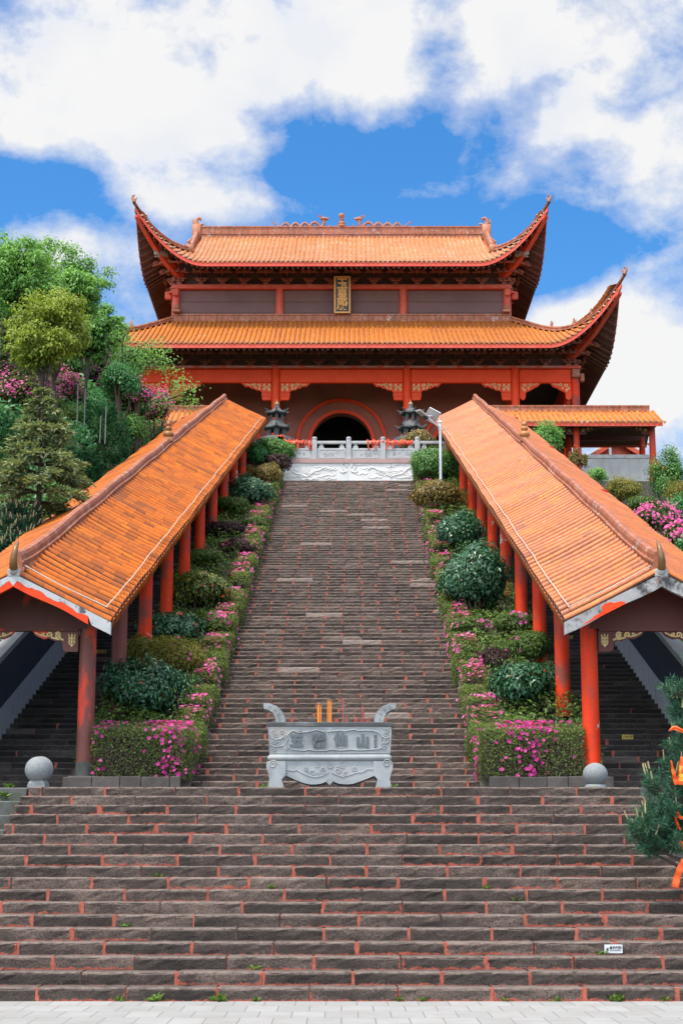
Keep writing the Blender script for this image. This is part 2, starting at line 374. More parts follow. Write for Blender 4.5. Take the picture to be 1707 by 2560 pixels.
# leaves (ramps run from the darker to the lighter leaves of the kind)
leafmat('leaf_camellia', [(0, (.019, .072, .034)), (.5, (.041, .138, .060)), (.85, (.090, .228, .102)), (1, (.204, .336, .156))], .32, .12, .5)
leafmat('leaf_camellia_gold', [(0, (.040, .088, .026)), (.45, (.118, .175, .040)), (.8, (.331, .312, .059)), (1, (.546, .390, .078))], .4, .2, .45)
leafmat('leaf_green', [(0, (.040, .121, .024)), (.5, (.091, .242, .045)), (1, (.224, .405, .081))], .4, .25, .4)
leafmat('leaf_bronze', [(0, (.091, .082, .024)), (.45, (.203, .151, .036)), (.8, (.346, .223, .052)), (1, (.486, .264, .061))], .4, .2, .4)
leafmat('leaf_purple', [(0, (.03, .014, .016)), (.5, (.06, .025, .028)), (1, (.09, .055, .04))], .5, .15, .3)
leafmat('leaf_azalea', [(0, (.03, .06, .012)), (.5, (.09, .16, .028)), (.85, (.17, .26, .045)), (1, (.28, .36, .08))], .5, .25, .3)
leafmat('leaf_hedge', [(0, (.035, .035, .014)), (.35, (.07, .075, .024)), (.6, (.10, .16, .03)), (1, (.24, .34, .06))], .55, .25, .3)
leafmat('leaf_yellow', [(0, (.109, .109, .023)), (.5, (.234, .218, .039)), (1, (.421, .359, .078))], .5, .3, .3)
leafmat('leaf_light', [(0, (.089, .213, .055)), (.5, (.187, .374, .101)), (1, (.374, .626, .187))], .5, .35, .3)
leafmat('leaf_lime', [(0, (.112, .167, .028)), (.5, (.243, .317, .047)), (1, (.467, .504, .094))], .5, .35, .3)
leafmat('leaf_laurel', [(0, (.026, .134, .044)), (.5, (.067, .247, .079)), (1, (.180, .427, .113))], .4, .25, .4)
leafmat('leaf_fir', [(0, (.106, .154, .085)), (.5, (.240, .289, .144)), (.85, (.432, .458, .218)), (1, (.720, .672, .337))], .6, .15, .3)
leafmat('leaf_juniper', [(0, (.012, .058, .023)), (.5, (.027, .117, .039)), (1, (.069, .215, .069))], .6, .15, .3)
leafmat('leaf_pine', [(0, (.016, .068, .041)), (.5, (.035, .121, .068)), (.85, (.081, .189, .101)), (1, (.162, .270, .135))], .5, .2, .35)
leafmat('petal_pink', [(0, (.546, .053, .252)), (.5, (.735, .105, .378)), (1, (.840, .273, .525))], .6, .3, .2)
leafmat('petal_magenta', [(0, (.42, .02, .20)), (.5, (.60, .04, .28)), (1, (.72, .13, .40))], .6, .3, .2)
leafmat('petal_red', [(0, (.5, .03, .02)), (.5, (.66, .06, .025)), (1, (.75, .2, .04))], .5, .2, .3)
leafmat('pine_candle', [(0, (.34, .26, .12)), (1, (.5, .42, .24))], .7, .1, .2)

def steps_mat(name, dark, mid, light, pale, red):
    m_ = bpy.data.materials.new(name); m_.use_nodes = True; t = NT(m_.node_tree)
    g = t.n('ShaderNodeNewGeometry'); pos = g.outputs['Position']
    A = {k: t.n('ShaderNodeAttribute', attribute_name=k).outputs['Fac'] for k in ('hv', 'jd', 'st', 'sm')}
    mp = t.n('ShaderNodeMapping', {'Vector': pos, 'Scale': (1.3, 2.2, 2.6)})
    big = t.n('ShaderNodeTexNoise', {'Vector': mp.outputs[0], 'Scale': 1.1, 'Detail': 8.0, 'Roughness': .65, 'Distortion': .5})
    fine = t.n('ShaderNodeTexNoise', {'Vector': pos, 'Scale': 34.0, 'Detail': 5.0, 'Roughness': .7})
    med = t.n('ShaderNodeTexNoise', {'Vector': pos, 'Scale': 9.0, 'Detail': 6.0, 'Roughness': .7})
    f = t.m('ADD', t.m('ADD', t.m('MULTIPLY', big.outputs[0], .6), t.m('MULTIPLY', fine.outputs[0], .4)), t.mr(A['st'], 0, 1, -.09, .09))
    c = t.ramp(f, [(.34, dark), (.5, mid), (.64, light), (.78, pale)])
    edge = t.m('MULTIPLY', t.mr(A['hv'], .112, .148), t.mr(med.outputs[0], .32, .56))
    c = t.mix(t.m('MULTIPLY', edge, .85), c, tuple(.5 * (a + b) for a, b in zip(light, pale)))
    c = t.mix(t.mr(A['st'], .955, .96, 0, .8), c, pale)
    c = t.mix(t.mr(fine.outputs[0], .30, .46, .55, 0), c, dark)
    # old red lead paint left along the foot of the risers and beside the joints
    lim = t.m('MULTIPLY', A['sm'], t.mr(med.outputs[0], .36, .68, 0, .046))
    r1 = t.m('MULTIPLY', t.m('SUBTRACT', lim, A['hv']), 120.0, clamp=True)
    lim2 = t.m('MULTIPLY', A['sm'], t.mr(med.outputs[0], .4, .66, .0, .035))
    r2 = t.m('MULTIPLY', t.m('SUBTRACT', lim2, A['jd']), 120.0, clamp=True)
    rr = t.m('MULTIPLY', t.m('MAXIMUM', r1, r2), t.mr(fine.outputs[0], .3, .52, .2, .95))
    c = t.mix(rr, c, red)
    hb = t.m('ADD', t.m('MULTIPLY', med.outputs[0], .7), t.m('MULTIPLY', fine.outputs[0], .5))
    bp = t.n('ShaderNodeBump', {'Strength': 1.0, 'Distance': .04, 'Height': hb})
    b = t.n('ShaderNodeBsdfPrincipled', {'Base Color': c, 'Roughness': .85, 'Specular IOR Level': .25, 'Normal': bp.outputs[0]})
    t.n('ShaderNodeOutputMaterial', {0: b.outputs[0]})
    MAT[name] = m_; return m_
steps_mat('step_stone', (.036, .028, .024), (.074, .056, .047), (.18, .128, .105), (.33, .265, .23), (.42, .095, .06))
steps_mat('step_stone_shade', (.022, .020, .019), (.042, .037, .034), (.085, .07, .062), (.15, .125, .11), (.30, .05, .03))  # darker copy of the step stone, the corridor roof's shade in its colour
mat('mortar_red', [(.16, .07, .055), (.36, .09, .055), (.46, .17, .125)], 11, .8, .4, 30, .12)
mat('mortar_dark', [(.03, .026, .024), (.07, .05, .042), (.13, .075, .06)], 9, .9, .4, 30, .15)

def paving_mat():
    m_ = bpy.data.materials.new('paving'); m_.use_nodes = True; t = NT(m_.node_tree)
    g = t.n('ShaderNodeNewGeometry')
    br = t.n('ShaderNodeTexBrick', {'Vector': g.outputs['Position'], 'Color1': (.30, .295, .285, 1), 'Color2': (.355, .35, .338, 1), 'Mortar': (.16, .15, .13, 1), 'Scale': 1.0,
             'Mortar Size': .007, 'Mortar Smooth': .3, 'Bias': 0.0, 'Brick Width': .36, 'Row Height': .72})
    br.offset = .5
    nz = t.n('ShaderNodeTexNoise', {'Vector': g.outputs['Position'], 'Scale': 2.0, 'Detail': 8.0, 'Roughness': .7})
    c = t.mix(t.mr(nz.outputs[0], .4, .66, 0, .6), br.outputs[0], (.25, .235, .21))
    n2 = t.n('ShaderNodeTexNoise', {'Vector': g.outputs['Position'], 'Scale': 40.0, 'Detail': 4.0})
    c = t.mix(t.mr(n2.outputs[0], .55, .75, 0, .4), c, (.3, .29, .27))
    bp = t.n('ShaderNodeBump', {'Strength': .3, 'Distance': .01, 'Height': t.m('ADD', br.outputs['Fac'], t.m('MULTIPLY', n2.outputs[0], -.3)) }, invert=True)
    b = t.n('ShaderNodeBsdfPrincipled', {'Base Color': c, 'Roughness': .75, 'Specular IOR Level': .3, 'Normal': bp.outputs[0]})
    t.n('ShaderNodeOutputMaterial', {0: b.outputs[0]}); MAT['paving'] = m_
paving_mat()

# ------------------------------------------------------------------ the lie of the land
RISE = .155
D0, T0 = 20.76, .413                                    # foot of the first flight, its tread
N0 = 18
Z1 = N0 * RISE                                          # the landing: 2.79 m
YL = D0 + (N0 - 1) * T0                                 # edge of the landing
Y1 = 35.8; SL = .39; T1 = RISE / SL                     # second flight
N1 = 103
Y2 = Y1 + (N1 - 1) * T1; Z2 = Z1 + N1 * RISE
ZT = 20.3                                               # terrace behind the relief wall
def axis(y): return -.13 + (y - 36.0) * .0112           # the long flight runs a little to the right
def line(y): return Z1 + RISE * .5 + SL * (y - Y1)
def bedz(y): return 3.22 + SL * (y - Y1)
def prof(y):
    if y < D0: return 0.0
    if y < YL: return (y - D0) * Z1 / (YL - D0)
    if y < Y1: return Z1
    if y < Y2: return Z1 + SL * (y - Y1)
    if y < 80: return Z2
    if y < 88: return Z2 + (y - 80) / 8 * (ZT + 1 - Z2)
    if y < 130: return 21.3
    return 21.3 - (y - 130) * .12
def terr(x, y):
    ax = abs(x)
    z = prof(y)
    if ax < (8.4 if x < 0 else 9): return z - .55
    k = min(1.0, max(.0, (ax - 8.4) / 1.2)) if x < 0 else min(1.0, (ax - 9) / 4)
    n = .5 * math.sin(x * .31 + y * .17) + .35 * math.sin(x * .13 - y * .23 + 1.3)
    if x < 0:
        add = (min(2.6, (ax - 9) * .28) + min(1, (ax - 8.3) / 1.3) * (2.9 + min(3.0, (ax - 9) * .3)) * min(1, max(0, (y - 40) / 14))) if y > 30 else min(1.5, (ax - 9) * .2)
        far = max(0, ax - 60) * .15
    else:
        add = -(min(3.5, (ax - 9) * .10) + (min(5.0, (ax - 9) * .75) * min(1, max(0, (y - 60) / 14)))); far = max(0, ax - 30) * .22
    return z - .55 * (1 - k) + (add + n * k) * k - far

def ground():
    xs = sorted(set([-1500, -700, -350, -200, -140, -100, -80] + list(np.arange(-64, 64.1, 1.5)) + [-9.0, 9.0, -8.4, -9.3, -9.6, 8.6] + [80, 100, 140, 200, 350, 700, 1500]))
    ys = sorted(set([-600, -200, -80, -30, -10, 0, 8, 14] + list(np.arange(18, 132, 2.0)) + [D0 - .1, YL, Y1, 76.5, 150, 180, 220, 300, 500, 900, 1800]))
    mb = MB()
    mb.grid([[(x, y, terr(x, y) if y > D0 - .2 else -.06) for x in xs] for y in ys], r=.5)
    mb.build('ground', MAT['grass'], smooth=60, kind='structure')
    mb = MB()
    mb.grid([[(x, y, 0.0) for x in np.linspace(-26, 26, 14)] for y in np.linspace(-14, D0 + .02, 10)], r=.5)
    mb.box(-26, 26, -14, D0, -.05, -.02, r=.5)
    mb.build('pavement', MAT['paving'], kind='structure')
    mb = MB()
    mb.grid([[(x, y, Z1 - .006) for x in np.linspace(-9, 9, 10)] for y in np.linspace(YL + .3, Y1 + .05, 6)], r=.5)
    mb.build('landing', MAT['rough_stone'], kind='structure')
    mb = MB()
    mb.grid([[(x, y, z) for x in np.linspace(-9, 9, 5)] for y, z in ((Y2 + T1 * .5, Z2 - .004), (79.2, Z2 - .004))], r=.5)
    mb.grid([[(x, y, ZT) for x in np.linspace(-7, 7, 5)] for y in (79.0, 96.5)], r=.5)
    mb.build('terrace', MAT['rough_stone'], kind='structure')
    for s_ in (-1, 1):
        mb = MB(); rows = []
        for y in np.linspace(Y1 - .3, Y2 + 1.5, 40):
            a = axis(y) + s_ * 3.05; b = xc(s_, y) - s_ * .95
            xs_ = np.linspace(min(a, b), max(a, b), 5)
            rows.append([(x, y, bedz(y) - .12 + random.uniform(-.04, .04)) for x in xs_])
        mb.grid(rows, r=.5)
        mb.build('soil', MAT['soil'], kind='structure', smooth=60)

class Steps:
    def __init__(s): s.v = []; s.f = []; s.mi = []; s.a = []
    def add(s, pts, at, faces, mi):
        b = len(s.v); s.v += pts; s.a += at
        for q in faces: s.f.append(tuple(b + i for i in q)); s.mi.append(mi)
    def row(s, x0, x1, y, z0, tread, L, off, red=.8, smear=1.0, jw=.055, stmax=1.0, rng=random):
        r = RISE
        # backing course
        s.add([(x0, y + .012, z0 - .02), (x1, y + .012, z0 - .02), (x1, y + .012, z0 + r - .012), (x0, y + .012, z0 + r - .012), (x1, y + tread + .06, z0 + r - .012), (x0, y + tread + .06, z0 + r - .012)],
              [(.1, 9, .5, 0)] * 6, [(0, 1, 2, 3), (3, 2, 4, 5)], 2)
        js = [x0]; x = x0 + (off % 1.0) * L
        while x < x1 - .15:
            if x > x0 + .15: js.append(x + rng.uniform(-.05, .05))
            x += L
        js.append(x1)
        for a, b in zip(js[:-1], js[1:]):
            isred = rng.random() < red
            g = rng.uniform(.7, 1.3) * jw if isred else .014
            a2 = a if a == x0 else a + g / 2; b2 = b if b == x1 else b - g / 2
            st = rng.random() * stmax; sm = smear * rng.choice((.1, .35, .7, 1.0, 1.4))
            n = max(2, int((b2 - a2) / .12)); dz0 = rng.uniform(-.0025, .0025); dy0 = rng.uniform(-.006, .006)
            prf = ((0, 0), (0, .06), (0, .118), (.003, .138), (.02, .153), (tread * .5, .155), (tread + .05, .155))
            pts = []; at = []; fs = []
            for i in range(n + 1):
                xx = a2 + (b2 - a2) * i / n
                e1 = rng.gauss(0, .005); e2 = rng.gauss(0, .002); ch = max(0, rng.gauss(0, .010)) if rng.random() < .12 else 0
                for k, (dy, dz) in enumerate(prf):
                    jy = rng.gauss(0, .004) + (e1 if 1 < k < 5 else 0) + (ch if k in (3, 4) else 0)
                    jz = (e2 + dz0 - (ch * .8 if k in (3, 4) else 0)) if k > 2 else 0
                    pts.append((xx, y + dy + dy0 + jy, z0 + dz + jz))
                    at.append((dz if k < 5 else .13, min(xx - a2, b2 - xx), st, sm if k < 5 else sm * (.0 if k == 5 else 0)))
            m = len(prf)
            for i in range(n):
                for k in range(m - 1):
                    fs.append((i * m + k, (i + 1) * m + k, (i + 1) * m + k + 1, i * m + k + 1))
            fs.append(tuple(range(m))[::-1]); fs.append(tuple(n * m + k for k in range(m)))
            s.add(pts, at, fs, 0)
            if b != x1:
                xa, xb = b - g * .7, b + g * .7
                yy = y + .002; zt = z0 + r - .004
                s.add([(xa, yy, z0), (xb, yy, z0), (xb, yy, zt), (xa, yy, zt), (xb, yy + .12, zt + .001), (xa, yy + .12, zt + .001)], [(.1, 9, rng.random(), 0)] * 6,
                      [(0, 1, 2, 3), (3, 2, 4, 5)], 1 if isred else 2)
    def build(s, name, m_):
        me = bpy.data.meshes.new(name); me.from_pydata(s.v, [], s.f)
        for q in (MAT[m_], MAT['mortar_red'], MAT['mortar_dark']): me.materials.append(q)
        me.polygons.foreach_set('material_index', s.mi)
        A = np.array(s.a, dtype=np.float32)
        for k, nm in enumerate(('hv', 'jd', 'st', 'sm')):
            at = me.attributes.new(nm, 'FLOAT', 'POINT'); at.data.foreach_set('value', np.ascontiguousarray(A[:, k]))
        at = me.attributes.new('rnd', 'FLOAT', 'FACE'); at.data.foreach_set('value', np.random.default_rng(1).random(len(s.f)).astype(np.float32))
        me.update(); o = bpy.data.objects.new(name, me); col.objects.link(o)
        return tag(o, kind='structure')

# corridor centre lines (ridge), straight in plan
def xc(s_, y):
    return (-6.82 + (y - 34.6) * .0233) if s_ < 0 else (6.66 - (y - 34.6) * .002)
def zE(y): return 6.40 + .356 * (y - 34.6)              # eave height
def zF(y): return 3.26 + .372 * (y - 35.9)              # corridor floor
HW = 2.02                                               # half width of the corridor roof

def stairs():
    rng = random.Random(11)
    s = Steps()
    for k in range(N0):
        y = D0 + k * T0
        s.row(-5.15 if k < N0 - 1 else -5.1, 4.85, y, k * RISE, T0 if k < N0 - 1 else .45, 1.09, (.5 * k + rng.uniform(-.06, .06) + .37 + .02 * k) % 1, .72, .9, .036, stmax=.957, rng=rng)
    s.build('stone_steps', 'step_stone')
    s = Steps()
    for k in range(N1):
        y = Y1 + k * T1; a = axis(y)
        s.row(a - 3.3, a + 3.3, y, Z1 + k * RISE, T1 if k < N1 - 1 else .5, 1.13, (.5 * k + .42 + rng.uniform(-.03, .03)) % 1, .72, .4 if k < 12 else .06, .05, stmax=.985, rng=rng)
    s.build('stone_steps', 'step_stone')
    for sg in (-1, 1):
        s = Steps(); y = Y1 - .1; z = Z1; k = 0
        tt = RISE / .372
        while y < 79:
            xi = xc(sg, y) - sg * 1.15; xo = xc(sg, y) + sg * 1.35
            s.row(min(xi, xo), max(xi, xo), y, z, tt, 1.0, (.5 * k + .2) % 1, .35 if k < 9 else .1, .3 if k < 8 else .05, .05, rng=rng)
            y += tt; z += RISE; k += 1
        s.build('stone_steps', 'step_stone_shade')
ground(); stairs()

# ------------------------------------------------------------------ ornament helpers
def spiral(mb, o, ax, ay, az, cx, cy, rad, turns=1.4, th0=0.0, sgn=1, w=.03, mi=0, n=14, lead=None):
    pts = []
    for i in range(n + 1):
        q = i / n; a = th0 + sgn * q * turns * 2 * PI; rr = rad * (1 - .82 * q)
        pts.append((cx + rr * math.cos(a), cy + rr * math.sin(a)))
    if lead: pts = list(lead) + pts
    mb.tube([Vector(o) + Vector(ax) * x + Vector(ay) * y + Vector(az) * .012 for x, y in pts], [w * (1 - .35 * i / len(pts)) for i in range(len(pts))], 5, mi)
def stroke(mb, o, ax, ay, az, pts, w=.03, mi=0):
    mb.tube([Vector(o) + Vector(ax) * x + Vector(ay) * y + Vector(az) * .012 for x, y in pts], w, 5, mi)
def text_obj(name, body, mats, o, ax, ay, size, parent, bold=.0, depth=.01, aspect=1.0, **tg):
    cu = bpy.data.curves.new('glyphs', 'FONT'); cu.body = body; cu.size = size; cu.align_x = 'CENTER'; cu.align_y = 'CENTER'
    cu.extrude = depth; cu.offset = bold; cu.resolution_u = 3
    to = bpy.data.objects.new('glyphs', cu); col.objects.link(to); bpy.context.view_layer.update()
    me = bpy.data.meshes.new_from_object(to.evaluated_get(bpy.context.evaluated_depsgraph_get()))
    bpy.data.objects.remove(to); bpy.data.curves.remove(cu)
    ax, ay, o = Vector(ax), Vector(ay), Vector(o); az = ax.cross(ay)
    mb = MB()
    mb.v = [tuple(o + ax * (v.co.x * aspect) + ay * v.co.y + az * v.co.z) for v in me.vertices]
    for p in me.polygons: mb.face(tuple(p.vertices), 0, .5)
    bpy.data.meshes.remove(me)
    return mb.build(name, mats, parent, **tg)

def tile_row(mb, path, r, length, seg=5, mi=0, end=None, upv=None, jit=.007, side=None, sag=1.0, rowr=0.0, bed=None, taper=.05):
    """one row of half-round tiles along a path from the eave up to the ridge"""
    path = [Vector(p) for p in path]
    cum = [0.0]
    for a, b in zip(path[:-1], path[1:]): cum.append(cum[-1] + (b - a).length)
    def at(d):
        for i in range(len(path) - 1):
            if d <= cum[i + 1] or i == len(path) - 2:
                q = (d - cum[i]) / max(1e-6, cum[i + 1] - cum[i]); return path[i].lerp(path[i + 1], q)
    n = max(1, round(cum[-1] / length)); L = cum[-1] / n; row_tone = random.random()
    for k in range(n):
        a = at(k * L - (.03 if k else 0)); b = at((k + 1) * L)
        d = (b - a).normalized(); sd = side.normalized() if side else d.cross(Vector((0, 0, 1))).normalized()
        up = sd.cross(d).normalized()
        if up.z < 0: up = -up
        ja = random.uniform(-jit, jit); rr = random.random() * (1 - rowr) + row_tone * rowr
        ra = r * (1 + taper); rb = r * (1 - taper)
        rows = []
        for p, q in ((a, ra), (b, rb)):
            rows.append([p + sd * (math.cos(PI * j / seg) * q + ja) + up * (math.sin(PI * j / seg) * q * sag) for j in range(seg + 1)])
        bi = mb.grid(rows, mi, rr)
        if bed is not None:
            mb.mi[-seg] = bed; mb.mi[-1] = bed  # flank colour: painted row shade, except pale mortar on the upper hall
        if k == 0:
            mb.face(tuple(bi + j for j in range(seg + 1)), end if end is not None else mi, rr)
        else:
            mb.face(tuple(bi + j for j in range(seg + 1)), mi, rr)

# ------------------------------------------------------------------ covered stair corridors
def corridor(sg):
    side = 'left' if sg < 0 else 'right'
    ya, yb = 34.55, 80.0
    base = Vector((xc(sg, 35.9), 35.9, zF(35.9)))
    root = thing('covered_corridor', base, 'tiled stair corridor climbing the %s side, its rake boards %s' % (side, 'half white and half red' if sg < 0 else 'blotched white with a red flake'), 'corridor', 'covered stair corridors')
    tm = MAT['corridor_tile_' + side]
    zr = lambda y: zE(y) + 1.02
    def roof_pt(y, q, s2):                               # q 0 at the eave, 1 at the ridge
        x = xc(sg, y) + s2 * HW * (1 - q)
        return Vector((x, y, zE(y) + 1.02 * (q * .9 + .1 * q * q)))
    mb = MB()
    rng = random.Random(3 + sg)
    wob = lambda y, q: .018 * math.sin(y * .9 + sg) + .012 * math.sin(y * 2.3 + q * 4)
    for s2 in (-1, 1):
        y = ya + .12; k = 0
        while y < yb:
            path = []
            for i in range(8):
                q = i / 7 * .96
                p = roof_pt(y + .03 * math.sin(q * 5 + k * .7) * .3, q, s2); p.z += .05 + wob(y, q); path.append(p)
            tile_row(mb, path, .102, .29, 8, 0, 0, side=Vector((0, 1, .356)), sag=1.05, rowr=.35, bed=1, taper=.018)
            if s2 == -sg or k % 1 == 0:                  # the pointed drip tile between two rows
                c = roof_pt(y + .195, 0, s2)
                mb.prism([(-.11, .03), (.11, .03), (.10, -.06), (0, -.24), (-.10, -.06)], c + Vector((s2 * .03, 0, .02)), (0, .94, .335), (s2 * .25, -.03, .97), (s2, 0, 0), .02, 0)
            y += .39; k += 1
    mb.build('roof_tiles', [tm, MAT['tile_gap_shade']], root, smooth=35)
    mb = MB()
    for s2 in (-1, 1):
        rows = [[roof_pt(y, q, s2) + Vector((0, 0, .012 + wob(y, q))) for q in np.linspace(0, 1, 8)] for y in np.linspace(ya + .05, yb, 70)]
        mb.grid(rows, 0, .5)
        rows = [[roof_pt(y, q, s2) + Vector((0, 0, -.06)) for q in np.linspace(0, 1, 4)] for y in np.linspace(ya + .12, yb, 40)]
        mb.grid(rows, 1, .5)
        rows = [[roof_pt(y, 0, s2) + Vector((0, 0, dz)) for dz in (-.10, .035)] for y in np.linspace(ya + .1, yb, 40)]
        mb.grid(rows, 1, .5)
        y = ya + .3
        while y < yb:                                    # rafters under the tiles
            a = roof_pt(y, .02, s2) - Vector((0, 0, .13)); b = roof_pt(y, .97, s2) - Vector((0, 0, .13))
            mb.tube([a, b], .045, 4, 1); y += .42
    mb.build('roof_boarding', [MAT['tile_gap_shade'], MAT['dark_wood']], root)
    # ridge of stacked courses
    mb = MB()
    prof = [(-.17, 0), (-.17, .07), (-.12, .08), (-.12, .17), (-.15, .18), (-.15, .22), (-.10, .23), (-.10, .33), (-.07, .40), (0, .43), (.07, .40), (.10, .33), (.10, .23), (.15, .22), (.15, .18), (.12, .17), (.12, .08), (.17, .07), (.17, 0)]
    y = ya + .25; first = True
    while y < yb - .05:
        L = .36
        lift = lambda yy: max(0, 1 - (yy - ya - .25) / 1.6) ** 2 * .10 + .02 * math.sin(yy * 1.1)
        rr = random.random()
        rows = [[Vector((xc(sg, yy) + px, yy, zr(yy) - .06 + pz + lift(yy))) for px, pz in prof] for yy in (y, min(yb, y + L - .012))]
        b = mb.grid(rows, 0, rr)
        mb.face(tuple(b + i for i in range(len(prof))), 0, rr)
        y += L
    mb.build('ridge', [MAT['ridge_clay']], root)
    # horn at the front end of the ridge
    mb = MB()
    o = Vector((xc(sg, ya), ya + .05, zr(ya) + .02))
    mb.box(o.x - .14, o.x + .14, o.y - .06, o.y + .25, o.z - .06, o.z + .13, 1, bev=.03)
    mb.lathe(o + Vector((0, -.02, -.02)), [(.001, 0), (.08, .03), (.1, .08), (.08, .13), (.001, .15)], 10, 1)
    hp = ((.55, .12), (.30, .10), (.08, .10), (-.08, .15), (-.17, .26), (-.19, .40), (-.14, .54), (-.06, .66), (.02, .74))
    mb.tube([o + Vector((sg * (.05 - .12 * max(0, z - .2)) - sg * .05, yy, z)) for yy, z in hp], [.05, .08, .09, .09, .08, .068, .052, .036, .010], 10, 0)
    mb.build('ridge_horn', [MAT['horn_glaze'], MAT['cap_grey']], root, smooth=40)
    # gourd on the ridge
    yg = 59.0; o = Vector((xc(sg, yg), yg, zr(yg) + .34))
    mb = MB()
    mb.lathe(o, [(a * .68, b * .68) for a, b in [(.12, 0), (.20, .04), (.27, .12), (.29, .2), (.27, .29), (.17, .37), (.12, .40), (.17, .45), (.20, .52), (.17, .60), (.10, .65), (.09, .67), (.14, .72), (.14, .78), (.10, .86), (.03, .95), (.005, 1.0)]], 14)
    mb.box(o.x - .15, o.x + .15, o.y - .14, o.y + .14, o.z - .12, o.z + .02)
    mb.build('ridge_gourd', MAT['gourd_glaze'], root, smooth=45)
    # rake boards of the front gable
    rm = MAT['rake_white_clean'] if sg < 0 else MAT['rake_white']
    for s2 in (-1, 1):
        mb = MB()
        h = .26
        e = roof_pt(ya, 0, s2); c = roof_pt(ya, 1, s2)
        e += Vector((s2 * .03, 0, 0))
        n = 26; top = []; bot = []
        for i in range(n + 1):
            q = i / n; p = e.lerp(c, q) + Vector((0, 0, .04))
            top.append((p.x - xc(sg, ya), p.z)); bot.append((p.x - xc(sg, ya), p.z - h - .02 * math.sin(q * 9)))
        if sg < 0:
            up = [(x, z - h * (.45 + .10 * math.sin(i * .9) + .05 * math.sin(i * 2.3))) if .22 < i / n < .97 else (x, z - h) for i, (x, z) in enumerate(top)]
            mb.prism([(x, z) for x, z in top] + [(x, z) for x, z in up[::-1]], (xc(sg, ya), ya, 0), (1, 0, 0), (0, 0, 1), (0, 1, 0), .14)
            o_ = mb.build('rake_board', [rm], root)
            mb = MB()
            i0 = int(.22 * n) + 1
            low = [(x, z) for x, z in bot][i0:]; upp = [(x, z + .01) for x, z in up][i0:]
            mb.prism(upp + low[::-1], (xc(sg, ya), ya + .004, 0), (1, 0, 0), (0, 0, 1), (0, 1, 0), .12)
            mb.build('red_strip', [MAT['red_paint']], o_)
        else:
            mb.prism(top + bot[::-1], (xc(sg, ya), ya, 0), (1, 0, 0), (0, 0, 1), (0, 1, 0), .14)
            o_ = mb.build('rake_board', [rm], root)
            if s2 < 0:
                mb = MB()                                # a flake of the old red paint
                pl = [(-.95, -.005), (-.80, .005), (-.78, .03), (-.58, .035), (-.55, .075), (-.30, .09), (-.28, .20), (-.18, .245), (-.02, .22), (.04, .15), (.18, .12), (.27, .06), (.25, .0), (.02, -.005)]
                d = (c - e).normalized(); nrm = Vector((-d.z * 1, 0, d.x)).normalized()
                if nrm.z < 0: nrm = -nrm
                mid = e.lerp(c, .52) + Vector((0, -.004, .04 - h + .01))
                mb.prism([(x * .9, y * .78) for x, y in pl], mid, d, nrm, (0, 1, 0), .01)
                mb.build('paint_flake', [MAT['red_paint']], o_)
    # tympanum and cross beam at the first columns
    yt = 35.72
    mb = MB()
    zb = zE(yt) - .36; hw = 1.36
    pk = zE(yt) + 1.0 - .12
    mb.prism([(-hw, zb), (hw, zb), (hw, zE(yt) + .27), (0, pk), (-hw, zE(yt) + .27)], (xc(sg, yt), yt, 0), (1, 0, 0), (0, 0, 1), (0, 1, 0), .12)
    mb.box(xc(sg, yt) - 1.16, xc(sg, yt) + 1.16, yt - .03, yt + .16, zb - .05, zb + .005)
    mb.build('tympanum', [MAT['tympanum_worn' if sg < 0 else 'tympanum_paint']], root)
    # carved bracket boards under the beam
    for s2 in (-1, 1):
        o = Vector((xc(sg, yt) + s2 * 1.17, yt + .03, zb - .05))
        ax = Vector((-s2, 0, 0)); ay = Vector((0, 0, 1))
        mb = MB()
        mb.prism([(0, 0), (.98, 0), (.90, -.10), (.74, -.17), (.62, -.15), (.52, -.20), (.34, -.22), (.31, -.40), (.25, -.44), (0, -.44)], o, ax, ay, (0, 1, 0), .08)
        pb = mb.build('bracket_board', [MAT['red_paint_dull' if sg < 0 else 'tympanum_paint']], root)
        mb = MB(); az = Vector((0, -1, 0))
        stroke(mb, o, ax, ay, az, [(.13, -.34), (.13, -.06)], .018)
        for dy in (-.32, -.25, -.18):
            stroke(mb, o, ax, ay, az, [(.13, dy), (.18, dy + .05), (.2, dy + .11)], .016); stroke(mb, o, ax, ay, az, [(.13, dy), (.08, dy + .05), (.06, dy + .11)], .016)
        spiral(mb, o, ax, ay, az, .44, -.09, .075, 1.3, 1.0, 1, .024, lead=[(.31, -.19), (.36, -.17)])
        spiral(mb, o, ax, ay, az, .62, -.08, .065, 1.3, 4.0, -1, .022, lead=[(.40, -.18), (.52, -.15)])
        spiral(mb, o, ax, ay, az, .76, -.07, .04, 1.2, 2.0, 1, .018)
        stroke(mb, o, ax, ay, az, [(.66, -.12), (.78, -.1), (.92, -.03)], .016)
        mb.build('gold_scroll', [MAT['gold']], pb)
    # columns
    k = 0; y = 35.9
